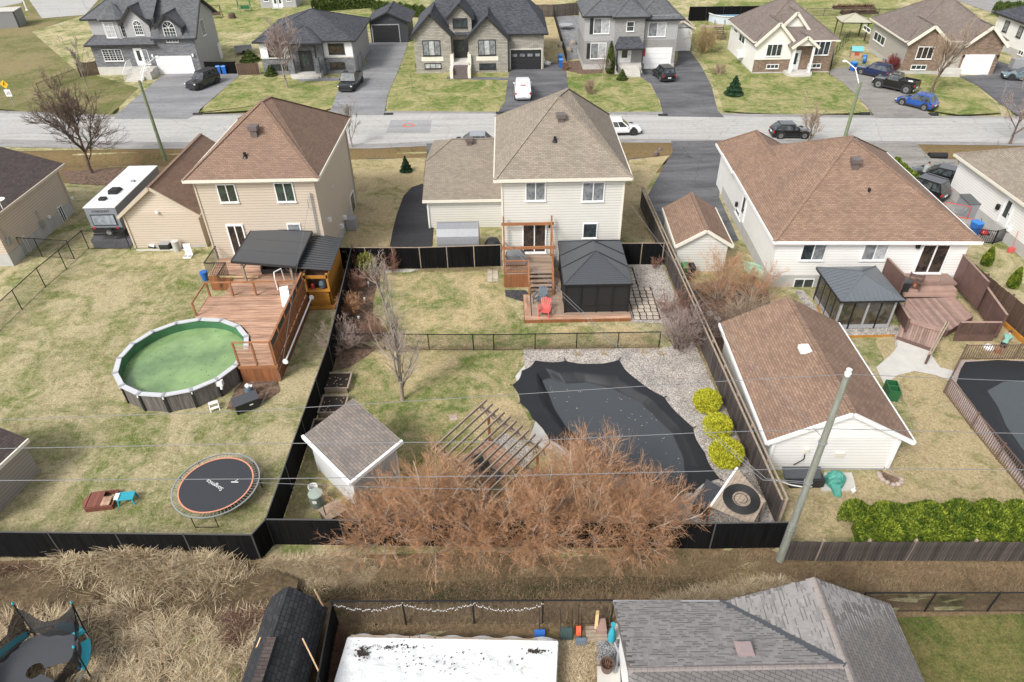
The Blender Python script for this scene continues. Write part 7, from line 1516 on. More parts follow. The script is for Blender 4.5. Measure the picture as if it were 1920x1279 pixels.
# person by the open car
def person(loc,rz,label='person in a grey jacket and black trousers bending at the open black car',cols=((.25,.27,.26),(.015,.015,.018)),bend=0,shorts=0):
 t=thing('person',label,'person',loc,rz)
 J={'hip':(0,0,.88),'waist':(.02,.05,1.02),'chest':(.0,.2,1.28),'neck':(0,.3,1.45),'head':(0,.38,1.58),'top':(0,.41,1.7)};sl={}
 E=[('hip','waist'),('waist','chest'),('chest','neck'),('neck','head'),('head','top')];Rr={'hip':.15,'waist':.135,'chest':.165,'neck':.06,'head':.095,'top':.075}
 for s in(-1,1):
  a=str(s)
  J.update({'sh'+a:(s*.19,.22,1.38),'el'+a:(s*.24,.38,1.14),'wr'+a:(s*.17,.6,1.08),'ha'+a:(s*.15,.69,1.07),'th'+a:(s*.09,0,.8),'kn'+a:(s*.11,.06,.46),'an'+a:(s*.12,-.03,.09),'to'+a:(s*.13,.15,.05)})
  E+=[('chest','sh'+a),('sh'+a,'el'+a),('el'+a,'wr'+a),('wr'+a,'ha'+a),('hip','th'+a),('th'+a,'kn'+a),('kn'+a,'an'+a),('an'+a,'to'+a)]
  Rr.update({'sh'+a:.075,'el'+a:.055,'wr'+a:.035,'ha'+a:.04,'th'+a:.1,'kn'+a:.07,'an'+a:.045,'to'+a:.04})
 for k,v in list(J.items()):
  if bend and(k in('waist','chest','neck','head','top')or k[:2]in('sh','el','wr','ha')):
   q=Vector(v)-Vector((0,0,.88));q.rotate(Euler((-bend,0,0)));q+=Vector((0,0,.88));J[k]=tuple(q)
   if k[:2]in('el','wr','ha'):sp=J['sh'+k[2:]]if 'sh'+k[2:]in J else v;dz={'el':.28,'wr':.5,'ha':.58}[k[:2]];J[k]=(sp[0],sp[1]+dz*.35,sp[2]-dz)
 SH=(Vector(J['neck'])+Vector(J['chest']))/2;ks=list(J);me=bpy.data.meshes.new('body');me.from_pydata([J[k]for k in ks],[(ks.index(a),ks.index(b))for a,b in E],[]);o=link('body',me)
 md=o.modifiers.new('s','SKIN');me.skin_vertices
 for i,k in enumerate(ks):me.skin_vertices[0].data[i].radius=(Rr[k],Rr[k])
 me.skin_vertices[0].data[0].use_root=True;o.modifiers.new('u','SUBSURF').levels=2
 dg=bpy.context.evaluated_depsgraph_get();nm=bpy.data.meshes.new_from_object(o.evaluated_get(dg));bpy.data.objects.remove(o)
 for m_ in(plain('jacket_cloth',cols[0],.9),plain('trouser_cloth',cols[1],.9),plain('skin',(.45,.27,.2),.6)):nm.materials.append(m_)
 for f in nm.polygons:
  c=f.center;HN_=min((c-Vector(J['head'])).length,(c-Vector(J['top'])).length);HD=min((c-Vector(J['ha'+a])).length for a in('-1','1'));f.material_index=2 if HN_<.15 or HD<(.12 if not shorts else .42)or(shorts and c.z<.5 and c.y<.3)else 1 if c.z<.9 and c.y<.2 else 0;f.use_smooth=True
 link('body',nm,t);hd=(Vector(J['head'])+Vector(J['top']))/2;part(t,'hair',MB().lathe([(.1,0),(.105,.06),(.07,.13),(.02,.15)],(0,hd.y-.02,hd.z-.03),12),plain('brown_hair',(.05,.03,.02),.8));return t
person((37.2,57.6,0),rad(-60))
person(tuple(A(1873,664).xy)+(0,),rad(-42),'person in teal shirt and black shorts bending over beside the brown picket fence',((.17,.33,.27),(.015,.015,.018)),rad(38),1)
# ================================================================ POLES, WIRES, SIGNS
b=A(1462,1050);t=thing('utility_pole','tall weathered wooden utility pole at the foreground fence corner','utility pole',(b.x,b.y,0));ZP=10.55
part(t,'pole',MB().lathe([(.175,0),(.15,4),(.125,8),(.11,ZP)],n=16),M['polewood']);part(t,'insulator',MB().lathe([(.05,0),(.1,.05),(.12,.18),(.08,.25),(.1,.33)],(0,0,ZP),12),M['plasticw'])
for z in(2.2,2.5,7.3,5.1):part(t,'pole_band',MB().lathe([(.17,0),(.17,.04)],(0,0,z),14),M['metal'])
part(t,'ground_wire',MB().tube((-.17,-.06,.2),(-.14,-.04,8),.012),M['cable'])
def wire(label,pts,r=.022,grp=None,mat=None,sag=0):
 P=[]
 for a,b_ in zip(pts,pts[1:]):
  n=10
  for i in range(n):s=i/n;P.append(a+(b_-a)*s-Vector((0,0,sag*4*s*(1-s))))
 P.append(pts[-1]);m=MB();m.path(P,r,5);solo('overhead_wire',m,mat or M['cable'],label,'wire',grp)
Yp=b.y
def ow(label,pp,r):wire(label,[onY(x,y,Yp)for x,y in pp],r)
ow('topmost overhead wire meeting the very top of the utility pole',[(-200,793),(0,787),(480,770),(960,740),(1300,718),(1588,702),(1920,715),(2200,722)],.011)
ow('middle bundled overhead wire crossing the pool and pergola',[(-200,843),(0,841),(480,832),(960,828),(1300,812),(1550,804),(1920,813),(2200,815)],.013)
ow('lowest thick overhead wire passing above the willow tops',[(-200,898),(0,901),(480,898),(960,892),(1300,884),(1522,878),(1920,881),(2200,882)],.015)
tp=lambda z:Vector((b.x,b.y,z))
wire('service wire running from the utility pole to the middle house corner',[onY(1183,385,43.0),A(1285,520,5.6),A(1400,670,6.4),tp(7.5)],.01)
wire('twin service wire running over the deck stairs toward the utility pole',[onY(945,452,41.0),A(1145,640,4.6),A(1260,752,4.9),A(1430,900,4.6),tp(5.0)],.013)
wire('second strand of the twin service wire over the deck',[onY(953,452,41.0),A(1152,640,4.7),A(1267,752,5.0),A(1437,898,4.7),tp(5.1)],.012)
wire('service wire dropping from the beige house mast to the lawn wires',[onY(583,362,43.6),A(555,510,5.5),A(530,680,6.2),onY(452,832,Yp)],.009)
wire('guy wire from the garage wall loop to the pole foot',[onY(1300,560,30),A(1440,730,5),onY(1518,808,22)],.008,mat=M['blackmetal'])
wire('thin slack cable below the lowest wire at left',[onY(480,905,Yp),onY(760,915,Yp),onY(960,918,Yp)],.01)
def street(label,base,topz,r,arm=None):
 p=A(*base);t=thing('street_pole',label,'street pole',(p.x,p.y,0));part(t,'pole',MB().lathe([(r,0),(r*.75,topz)],n=12),M['concretepole'])
 if arm:
  e=arm[0];pts=[Vector((0,0,topz-.4)),Vector((e[0]*.4,e[1]*.4,topz+.9)),Vector((e[0]*.9,e[1]*.9,topz+1.2)),Vector((e[0],e[1],topz+1.15))];part(t,'lamp_arm',MB().path(pts,.045,6),M['plasticw']);part(t,'lamp_head',MB().lathe([(.12,0),(.25,.08),(.1,.2)],(e[0],e[1],topz+1.05),10),M['plasticw'])
street('leaning green street pole with white lamp arm by the brown garage',(311,302),7.8,.17,arm=[(.6,3.6)]);street('green street pole with white lamp arm behind the big brown roof',(1584,258),5.6,.18,arm=[(-.6,3.2)])
p=A(28,202);t=thing('road_sign','yellow pedestrian diamond sign above a 30 limit plate','road sign',(p.x,p.y,0));part(t,'post',MB().tube((0,0,0),(0,0,3.0),.04),M['metal']);part(t,'diamond_plate',MB().cbox((0,-.05,2.75),.62,.03,.62),plain('sign_yellow',(.8,.42,.01),.4)).rotation_euler=(0,0,0)
bpy.data.objects.remove([o for o in t.children if o.name.startswith('diamond_plate')][0]);m=MB();m.hexa([(-.48,-.06,2.75),(0,-.06,2.27),(.48,-.06,2.75),(0,-.06,3.23)],[(-.48,-.04,2.75),(0,-.04,2.27),(.48,-.04,2.75),(0,-.04,3.23)]);part(t,'diamond_plate',m,bpy.data.materials['sign_yellow'])
m=MB();m.beam((-.05,-.075,2.75),(.05,-.075,2.95),.1,.02,(0,1,0)).beam((-.05,-.075,2.75),(-.2,-.075,2.6),.06,.02,(0,1,0)).beam((-.03,-.075,2.75),(.15,-.075,2.62),.06,.02,(0,1,0)).beam((0,-.075,2.88),(.2,-.075,2.8),.05,.02,(0,1,0)).cbox((.07,-.075,3.02),.1,.02,.1);part(t,'walking_figure',m,M['black_t'])
part(t,'limit_plate',MB().box(-.35,-.06,1.35,.35,-.04,2.15),M['plasticw']);text('30',.55,M['black_t'],(0,-.068,1.72),(rad(90),0,0),parent=t)
p=A(51,20);t=thing('lamp_post','white lamp post base beside the basketball court','lamp post',(p.x,p.y,0));part(t,'pole',MB().lathe([(.25,0),(.25,.15),(.12,.2),(.1,6)],n=12),M['plasticw'])
p=A(163,18);t=thing('basketball_hoop','basketball hoop on a pole at the court edge','hoop',(p.x,p.y,0));part(t,'pole',MB().tube((0,0,0),(-.6,.2,3.2),.06),M['metal']);part(t,'rim',MB().ring((-1.2,.4),.2,.25,3.0,3.04,14),TL)
# ================================================================ BARE TREES AND SHRUBS
def nrm_(v):return v/np.maximum(np.linalg.norm(v,axis=-1,keepdims=True),1e-9)
def grow(P,D,L,nseg,wander,up,rng):
 n=len(P);out=np.zeros((n,nseg+1,3));out[:,0]=P;d=nrm_(D)
 for k in range(nseg):
  d=nrm_(d+rng.normal(size=(n,3))*wander+np.array([0,0,up]));out[:,k+1]=out[:,k]+d*(L/nseg)[:,None]
 return out
def sprout(N,R,per,t0,ang,rng):
 """children off each parent polyline: positions, directions, radii"""
 n,k,_=N.shape;idx=np.repeat(np.arange(n),per);t=rng.uniform(t0,.98,len(idx))*(k-1);j=np.minimum(t.astype(int),k-2);f=t-j
 P=N[idx,j]*(1-f)[:,None]+N[idx,j+1]*f[:,None];pd=nrm_(N[idx,j+1]-N[idx,j]);q=nrm_(np.cross(pd,rng.normal(size=pd.shape)));a=rng.uniform(ang*.6,ang*1.3,len(idx))[:,None]
 return P,pd*np.cos(a)+q*np.sin(a),R[idx]*(1-.6*t/(k-1)),t/(k-1)
def twigmesh(name,lvls,mat):
 """lvls: list of (nodes (n,k,3), r0 (n,), tip factor)"""
 VV=[];FF=[];off=0;SZ=[]
 for N,R,tip in lvls:
  n,k,_=N.shape;A0=N[:,:-1].reshape(-1,3);A1=N[:,1:].reshape(-1,3);s=np.linspace(1,tip,k);r0=(R[:,None]*s[None,:-1]).reshape(-1);r1=(R[:,None]*s[None,1:]).reshape(-1)
  d=nrm_(A1-A0);u=nrm_(np.cross(d,np.array([.31,.17,.93])));v=np.cross(d,u);ring=[]
  for P,r in((A0,r0),(A1,r1)):
   for a in(0,2.094,4.189):ring.append(P+(u*math.cos(a)+v*math.sin(a))*r[:,None])
  V=np.stack(ring,1);m=len(A0);b_=off+np.arange(m)[:,None]*6;F=np.concatenate([b_+np.array([[0,1,4,3]]),b_+np.array([[1,2,5,4]]),b_+np.array([[2,0,3,5]])],0)
  VV.append(V.reshape(-1,3));FF.append(F);off+=m*6
 V=np.concatenate(VV);F=np.concatenate(FF);me=bpy.data.meshes.new(name);me.vertices.add(len(V));me.vertices.foreach_set('co',V.ravel().astype(np.float32));me.loops.add(F.size);me.loops.foreach_set('vertex_index',F.ravel().astype(np.int32))
 me.polygons.add(len(F));me.polygons.foreach_set('loop_start',np.arange(0,F.size,4,dtype=np.int32));me.polygons.foreach_set('loop_total',np.full(len(F),4,dtype=np.int32));me.materials.append(mat);me.update(calc_edges=True);return me
def twigmat(name,cols):
 m,t,b,N=newmat(name);g=N('ShaderNodeNewGeometry');ob=N('ShaderNodeTexCoord').outputs['Object'];n=noise(N,t,ob,1.1,3);ma=N('ShaderNodeMath',_operation='MULTIPLY_ADD');t.links.new(g.outputs['Random Per Island'],ma.inputs[0]);ma.inputs[1].default_value=.55;sb=N('ShaderNodeMath',_operation='MULTIPLY');t.links.new(n,sb.inputs[0]);sb.inputs[1].default_value=.45;t.links.new(sb.outputs[0],ma.inputs[2])
 t.links.new(ramp(N,t,ma.outputs[0],[(i/(len(cols)-1)*.7+.15,c)for i,c in enumerate(cols)]),b.inputs['Base Color']);b.inputs['Roughness'].default_value=.8;b.inputs['Specular IOR Level'].default_value=.2;return m
BK={'grey':twigmat('grey_bark',[(.14,.12,.10),(.24,.21,.18),(.32,.29,.25)]),'brown':twigmat('brown_bark',[(.08,.055,.04),(.14,.10,.08),(.2,.15,.12)]),
'willow_b':twigmat('willow_branch',[(.30,.24,.19),(.45,.38,.31),(.56,.49,.41)]),'willow':twigmat('willow_twigs',[(.19,.11,.07),(.42,.24,.14),(.56,.29,.14),(.53,.36,.23)]),
'red':twigmat('reddish_twigs',[(.16,.08,.06),(.28,.15,.11),(.38,.24,.18)]),'tan':twigmat('tan_twigs',[(.26,.18,.12),(.36,.27,.19),(.44,.35,.26)]),'dogwood':twigmat('dogwood_red',[(.16,.03,.03),(.24,.06,.05)]),'vase':twigmat('vase_tree_twigs',[(.3,.24,.2),(.42,.35,.3),(.5,.43,.37)]),'pinkgrey':twigmat('pink_grey_twigs',[(.26,.18,.16),(.36,.28,.25),(.42,.35,.32)]),'dark':twigmat('dark_brown_twigs',[(.07,.05,.045),(.13,.095,.085),(.18,.14,.12)]),
'gold':twigmat('golden_twigs',[(.28,.2,.1),(.4,.3,.16),(.45,.36,.2)])}
def tree(label,base,h,spread,seed,bark='grey',twig='grey',trunk=.25,vase=1.0,n1=9,n2=9,n3=9,n4=4,rt=.12,cat='tree',group=None,name='bare_tree',lean=(0,0),r_tw=.012):
 rng=np.random.default_rng(seed);t=thing(name,label,cat,(base[0],base[1],0),0,group)
 T0=grow(np.zeros((1,3)),np.array([[lean[0],lean[1],1.]]),np.array([h*.8]),8,.04,.15,rng)
 n=n1;tt=rng.uniform(trunk,.85,n);tt[0]=trunk;j=np.minimum((tt*8).astype(int),7);P=T0[0,j]+(T0[0,j+1]-T0[0,j])*(tt*8-j)[:,None];az=np.arange(n)*2.4+rng.uniform(0,.8,n)
 el=np.radians(rng.uniform(38,62,n))*vase;D=np.stack([np.cos(az)*np.cos(el),np.sin(az)*np.cos(el),np.sin(el)],1);L=spread*rng.uniform(.75,1.1,n)*(1.25-tt*.7)/np.cos(np.minimum(el,1.25))*.8;L=np.minimum(L,h*.75)
 B1=grow(P,D,L,6,.09,.07,rng);R1=rt*.5*(1.1-tt*.6)
 P,D,R,u=sprout(B1,R1,n2,.15,.65,rng);L2=np.repeat(L,n2)*.45*(1.2-u*.6)*rng.uniform(.6,1.15,len(P));B2=grow(P,D,L2,4,.12,.08,rng);R2=R*.5
 Pt,Dt,Rt,ut=sprout(T0,np.array([rt]),22,.5,.7,rng);Lt=spread*.55*(1.4-ut)*rng.uniform(.5,1.1,22);Bt=grow(Pt,Dt,Lt,4,.1,.12,rng);B2=np.concatenate([B2,Bt]);L2=np.concatenate([L2,Lt]);R2=np.concatenate([R2,Rt*.3])
 P,D,R,u=sprout(B2,R2,n3,.1,.6,rng);L3=np.repeat(L2,n3)*.5*rng.uniform(.5,1.2,len(P));B3=grow(P,D,L3,3,.14,.08,rng);R3=np.maximum(R*.5,r_tw)
 part(t,'trunk',twigmesh('trunk',[(T0,np.array([rt*1.0]),.25)],BK[bark]),None);o=part(t,'limbs',twigmesh('limbs',[(B1,R1,.3)],BK[bark]),None)
 lv=[(B2,np.maximum(R2,r_tw),.5),(B3,R3,.6)]
 if n4:P,D,R,u=sprout(B3,R3,n4,.1,.6,rng);B4=grow(P,D,np.repeat(L3,n4)*.55*rng.uniform(.5,1.2,len(P)),2,.12,.05,rng);lv.append((B4,np.full(len(P),r_tw*.8),.6))
 part(t,'crown',twigmesh('crown',lv,BK[twig]),None);m=MB().lathe([(rt*1.35,-.05),(rt*1.05,.25),(rt*.9,h*.12)],n=10);part(t,'root_flare',m,M['brown_t']if bark=='brown' else M['greywood']);return t
def bush(label,base,h,spread,seed,bark='tan',twig='willow',ns=26,n2=9,n3=6,n4=3,el=(25,80),up=.06,r0=.03,r_tw=.008,group=None,cat='shrub',name='bare_shrub',wander=.1,bases=.25,L=None):
 rng=np.random.default_rng(seed);t=thing(name,label,cat,(base[0],base[1],0),0,group);az=rng.uniform(0,6.283,ns);e=np.radians(rng.uniform(el[0],el[1],ns));D=np.stack([np.cos(az)*np.cos(e),np.sin(az)*np.cos(e),np.sin(e)],1)
 P=np.stack([np.cos(az)*bases*rng.random(ns),np.sin(az)*bases*rng.random(ns),np.zeros(ns)],1);L1=1/np.sqrt((np.cos(e)/spread)**2+(np.sin(e)/h)**2)*rng.uniform(.72,1.02,ns);B1=grow(P,D,L1,7,wander*.6,.01,rng);R1=r0*rng.uniform(.6,1.2,ns)
 P,D,R,u=sprout(B1,R1,n2,.18,.6,rng);L2=np.repeat(L1,n2)*.42*(1.15-u*.75)*rng.uniform(.6,1.3,len(P));B2=grow(P,D,L2,4,wander,up,rng);R2=np.maximum(R*.5,r_tw)
 P,D,R,u=sprout(B2,R2,n3,.1,.6,rng);L3=np.repeat(L2,n3)*.5*rng.uniform(.5,1.3,len(P));B3=grow(P,D,L3,3,wander*1.2,up,rng);R3=np.maximum(R*.5,r_tw*.85)
 part(t,'stems',twigmesh('stems',[(B1,R1,.3)],BK[bark]),None);lv=[(B3,R3,.5)];
 if n4:P,D,R,u=sprout(B3,R3,n4,.2,.6,rng);lv.append((grow(P,D,np.repeat(L3,n4)*.6*rng.uniform(.5,1.3,len(P)),2,wander,up,rng),np.full(len(P),r_tw*.7),.5))
 part(t,'branches',twigmesh('branches',[(B2,R2,.4)],BK[bark]),None);part(t,'twigs',twigmesh('twigs',lv,BK[twig]),None);return t
 # the big orange willows along the rear fence
WL=[('willow shrub hiding the front corner of the white shed',(-6.0,19.6),3.3,2.8),('orange willow shrub left of the pergola posts',(-3.8,19.9),4.5,3.1),('willow shrub growing through the near corner of the pergola',(-1.5,19.5),3.4,2.8),('orange willow shrub between pergola and pool end',(1.0,19.6),4.3,3.0),('tallest orange willow shrub at the pool end',(3.3,20.1),5.6,3.3),('rightmost orange willow shrub reaching toward the black deck box',(5.5,19.5),4.1,2.9)]
for i,(lab,bs,h,s)in enumerate(WL):bush(lab,bs,h,s,11+i,'willow_b','willow',50,11,7,3,(20,88),.045,.04,.0066,'orange willow shrubs along the rear fence')
tb=lambda x,y:A(x,y).xy
tree('large bare tree with wide brown crown by the street at left',tb(172,325),9.0,4.2,21,'brown','brown',.16,.95,16,10,8,3,.17,r_tw=.016)
tree('bare pinkish tree before the grey bungalow',tb(539,165),8.3,2.6,22,'grey','pinkgrey',.22,1.1,14,9,7,3,.13,r_tw=.016)
tree('small bare grey tree beside the beige house and street',tb(660,276),4.6,2.0,23,'grey','grey',.2,1.0,9,6,5,0,.09,r_tw=.016)
tree('small bare tree before the black hatchback',tb(1512,277),4.6,2.1,24,'grey','tan',.12,1.0,10,6,5,2,.09,r_tw=.014)
tree('bare tree behind the tan roof at the right edge',tb(1893,270),6.0,3.0,25,'brown','pinkgrey',.2,1.0,11,7,6,2,.12,r_tw=.014)
tree('leaning bare tree before the tan stone bungalow',tb(1745,175),7.4,3.0,26,'brown','tan',.3,1.05,12,8,6,2,.16,lean=(.12,0),r_tw=.015)
tree('tall narrow vase-shaped grey tree in the middle yard',tb(755,750),11,1.2,27,'grey','vase',.08,1.45,22,8,5,2,.11,r_tw=.006)
tree('small bare tree beside the grey stone house at the field',tb(165,166),5.6,1.9,28,'grey','grey',.15,1.1,9,6,5,0,.08,r_tw=.018)
tree('thin bare sapling in the stone house lawn',tb(773,165),2.4,.4,29,'grey','grey',.4,1.2,3,2,1,0,.05)
tree('small bare ornamental tree by the grey two-storey house',tb(1130,148),3.4,1.3,30,'grey','pinkgrey',.2,1.1,8,6,4,0,.06,r_tw=.014)
gb='bare shrubs in the yards'
for lab,(x,y),h,s,k,bk,tw,ns in[
('reddish bare shrub nearest the bar hut along the black fence',(672,545),1.7,1.1,41,'red','red',22),('reddish orange bare shrub beside the middle yard lamp row',(660,590),1.8,1.3,42,'red','willow',24),('grey twisted bare shrub overlapping the black fence',(645,655),2.2,1.7,43,'tan','pinkgrey',26),('tan bare shrub at the foot of the vase-shaped tree',(705,640),2.2,1.2,44,'tan','red',24),
('tall thin reddish shrub before the pale-posted black fence',(735,505),2.2,1.0,45,'red','red',18),('reddish shrub near the stone slab by the black fence',(668,505),1.9,.9,46,'red','red',16),
('orange twiggy shrub before the garden shed gable',(1345,560),3.6,2.9,47,'willow_b','willow',34),('orange twiggy shrub between garden shed and white wall',(1410,565),2.8,2.6,48,'willow_b','willow',32),('tan twiggy shrub next to the brown garage roof',(1390,610),2.4,2.4,49,'willow_b','tan',26),('dark twiggy shrub hugging the tall wooden fence',(1325,645),2.6,2.3,50,'tan','dark',26),
('dark bare vine shrub at the gravel side of the tall wooden fence',(1272,655),3.0,2.3,51,'dark','pinkgrey',36),('brown vine shrub on the wooden fence beyond the pavers',(1262,600),2.4,1.5,52,'dark','red',18),('small reddish shrub by the black gate fence',(1225,500),.9,.7,53,'red','red',12),
('golden weeping shrub before the raised blue pool',(1318,100),4.2,2.8,54,'gold','gold',40),('deep red dogwood shrub beside the tan bungalow',(1672,133),2.2,1.6,55,'dogwood','dogwood',30),('tan tall grasses shrub beside the tan roofed house peak',(1105,175),1.8,1.2,56,'tan','tan',20),
('small bare brown bush at the stone house stairs',(787,133),1.2,.8,57,'dark','dark',14),('tan bare bush on the lawn left of the small spruce',(1347,140),1.6,1.2,58,'tan','tan',16)]:
 p=tb(x,y);far=p.y>60;bush(lab,p,h,s,k,bk,tw,ns,8,6,2 if not far else 0,(35,88)if k!=54 else(45,85),.06 if k!=54 else -.08,.022 if not far else .04,.0075 if not far else .018,gb)
 # conifers
def conifer(label,base,h,r,mat,n=4000,col=False,name='conifer',size=.07,group=None):
 t=thing(name,label,'tree',(base[0],base[1],0),0,group)
 def sh(n):
  z=1-np.sqrt(RNG.random(n))if not col else RNG.random(n);a=RNG.uniform(0,6.283,n);prof=(1-z)if not col else np.minimum(1,(1-z)*1.6)**.7*np.minimum(1,z*8+.5);rr_=r*prof*(1+.18*np.sin(z*h*9/max(h,1)*3)*(0 if col else 1))*np.sqrt(RNG.uniform(.45,1,n));C=np.stack([rr_*np.cos(a),rr_*np.sin(a),.08+z*h],1);Nn=np.stack([np.cos(a),np.sin(a),-.1+0*a],1);return C,Nn
 part(t,'crown',foliage('crown',n,sh,size,mat,.1 if not col else .6),None);part(t,'trunk',MB().lathe([(.06*h/2,0),(.01,h*.95)],n=8),M['brown_t']);return t
conifer('small dark spruce on the lawn left of the white stucco bungalow',tb(1375,178),2.2,1.05,M['spruce'],5000,size=.11);conifer('tiny green spruce between beige house and tan garage',tb(762,322),1.5,.55,M['spruce'],2500,size=.08)
conifer('tall pointed cedar at the porch of the grey two-storey house',tb(1143,138),3.9,.6,M['darkleaf'],5000,True,size=.09);conifer('low conical evergreen in front of the grey house steps',tb(1166,150),1.3,.7,M['darkleaf'],3000,size=.08)
conifer('small pointed green cedar behind the brown fence farther away',tb(1847,498),1.5,.38,M['cedarleaf'],3000,True,size=.06);conifer('small pointed green cedar behind the brown fence nearer',tb(1896,540),1.6,.38,M['cedarleaf'],3000,True,size=.06)
conifer('round dark evergreen beside the boat at the brown fence',tb(470,115),1.6,1.4,M['darkleaf'],3000,size=.1);conifer('dark evergreen at the left corner of the grey bungalow',tb(508,142),1.3,.8,M['darkleaf'],2500,size=.09)
# hedges
def hedge(label,pts,h,w_,mat,n,size,lump=.5,name='hedge'):
 P=[Vector((p[0],p[1],0))for p in pts];t=thing(name,label,'hedge',P[0]);L=[(b-a).length for a,b in zip(P,P[1:])];tot=sum(L)
 def sh(n):
  s=RNG.random(n)*tot;C=np.zeros((n,3));Nn=np.zeros((n,3));acc=0
  for(a,b),l in zip(zip(P,P[1:]),L):
   k=(s>=acc)&(s<=acc+l);u=(b-a)/l;q=(s[k]-acc);m_=k.sum();ph=RNG.uniform(0,math.pi,m_);hh=h*(1-lump*.4*(1-np.abs(np.sin((q+acc)*2.1+.7)))+lump*.12*np.sin((q+acc)*5.3));ww=w_/2*(1-lump*.2*(1-np.abs(np.sin((q+acc)*2.1+.7))))
   rr_=RNG.uniform(.72,1,m_);off=np.cos(ph)*ww*rr_;zz=np.sin(ph)**.6*hh*rr_
   C[k]=np.stack([a.x-P[0].x+u.x*q-u.y*off,a.y-P[0].y+u.y*q+u.x*off,zz],1);Nn[k]=np.stack([-u.y*np.cos(ph),u.x*np.cos(ph),np.sin(ph)],1);acc+=l
  return C,Nn
 part(t,'foliage',foliage('foliage',n,sh,size,mat,.5),None)
 m=MB()
 for(a,b)in zip(P,P[1:]):u_=(b-a).normalized()*.5;m.beam(a+u_-P[0]+Vector((0,0,h*.32)),b-u_*.5-P[0]+Vector((0,0,h*.32)),w_*.4,h*.6)
 part(t,'inner_stems',m,M['darkleaf']);return t
hedge('bright yellow-green cedar hedge behind the weathered board fence',[(14.9,19.3),(16.2,19.2),(25,19.15)],2.0,2.3,M['cedarleaf'],120000,.06)
hedge('yellow-green cedar hedge along the big brown roof',[A(1672,318),A(1742,378)],1.3,1.0,M['cedarleaf'],9000,.08)
hedge('green cedar hedge behind the dark garage',[A(585,22),A(700,14)],2.2,1.6,M['darkleaf'],7000,.15);hedge('green cedar hedge behind the dark garage, right stretch',[A(700,22),A(800,34)],2.0,1.4,M['darkleaf'],6000,.15);hedge('row of evergreens behind the top right corner',[A(1862,30),A(1930,28)],2.2,2.0,M['darkleaf'],6000,.15)
# ================================================================ DRY GRASS, REEDS, LITTER
def blades(name,n,region,Lr,wr,mat,flat=(.0,.6),azc=None,kind='stuff',zf=None,arch=True):
 C=region(n);az=(6.5*np.sin(C[:,0]*1.9+1.7*np.sin(C[:,1]*1.6))+3*np.cos(C[:,1]*2.3)+RNG.normal(0,.55,n))if azc=='clump' else RNG.uniform(0,6.283,n)if azc is None else RNG.normal(azc[0],azc[1],n);el=np.radians(RNG.uniform(flat[0],flat[1],n));L=RNG.uniform(*Lr,n)
 D=np.stack([np.cos(az)*np.cos(el),np.sin(az)*np.cos(el),np.sin(el)],1);S=np.stack([-np.sin(az),np.cos(az),np.zeros(n)],1)*(RNG.uniform(*wr,n))[:,None]
 mid=C+D*(L*.55)[:,None];el2=el*.35;D2=np.stack([np.cos(az+.3)*np.cos(el2),np.sin(az+.3)*np.cos(el2),np.sin(el2)],1);tip=mid+D2*(L*.5)[:,None]
 V=np.stack([C-S,C+S,mid+S*.8,mid-S*.8,tip+S*.25,tip-S*.25],1).reshape(-1,3);b_=np.arange(n)[:,None]*6;F=np.concatenate([b_+np.array([[0,1,2,3]]),b_+np.array([[3,2,4,5]])],0)
 me=bpy.data.meshes.new(name);me.vertices.add(len(V));me.vertices.foreach_set('co',V.ravel().astype(np.float32));me.loops.add(F.size);me.loops.foreach_set('vertex_index',F.ravel().astype(np.int32));me.polygons.add(len(F));me.polygons.foreach_set('loop_start',np.arange(0,F.size,4,dtype=np.int32));me.polygons.foreach_set('loop_total',np.full(len(F),4,dtype=np.int32));me.materials.append(mat);me.update(calc_edges=True)
 return tag(link(name,me),None,None,None,kind)
STRAW=twigmat('dry_straw',[(.16,.105,.06),(.42,.325,.2),(.70,.60,.42)]);BRAMBLE=twigmat('dark_bramble',[(.06,.03,.025),(.13,.07,.05),(.2,.12,.08)]);WEED=twigmat('brown_weeds',[(.12,.08,.045),(.24,.17,.10),(.36,.27,.16)]);GREENG=twigmat('fresh_grass',[(.12,.14,.04),(.19,.215,.07),(.28,.27,.12)])
def inpx(poly,zf=ditchz,dz=.0,dens=None):
 W=[A(*p)for p in poly];P=[(w_.x,w_.y)for w_ in W];x0,x1=min(p[0]for p in P),max(p[0]for p in P);y0,y1=min(p[1]for p in P),max(p[1]for p in P);PA=np.array(P)
 def f(n):
  out=np.zeros((0,2))
  while len(out)<n:
   q=np.stack([RNG.uniform(x0,x1,n*2),RNG.uniform(y0,y1,n*2)],1);c=np.zeros(len(q),bool)
   for i in range(len(PA)):
    a,b_=PA[i],PA[(i+1)%len(PA)];k=(a[1]>q[:,1])!=(b_[1]>q[:,1]);xi=(b_[0]-a[0])*(q[:,1]-a[1])/(b_[1]-a[1]+1e-12)+a[0];c^=k&(q[:,0]<xi)
   v=np.sin(q[:,0]*1.3+2*np.sin(q[:,1]*.9))*np.sin(q[:,1]*1.7+np.sin(q[:,0]*.7)*2);c&=RNG.random(len(q))<(.62+.38*v)
   out=np.concatenate([out,q[c]])
  out=out[:n];z=np.array([zf(x,y)for x,y in out])+dz;return np.concatenate([out,z[:,None]],1)
 return f
sheet('reed_bed_soil',[(-300,1060),(490,1058),(560,1090),(470,1500),(-300,1500)],M['litter'],1,z=.075)
blades('matted_weeds',16000,inpx([(-60,1062),(150,1060),(520,1062),(540,1100),(480,1330),(-80,1330)]),(.2,.6),(.006,.012),WEED,(3,35),'clump')
sheet('mossy_patch',[(340,1200),(400,1190),(455,1220),(440,1330),(330,1330)],lawnmat('mossy_grass',(.28,.25,.11),(.14,.17,.045),(.2,.16,.08),.55),1,z=.11)
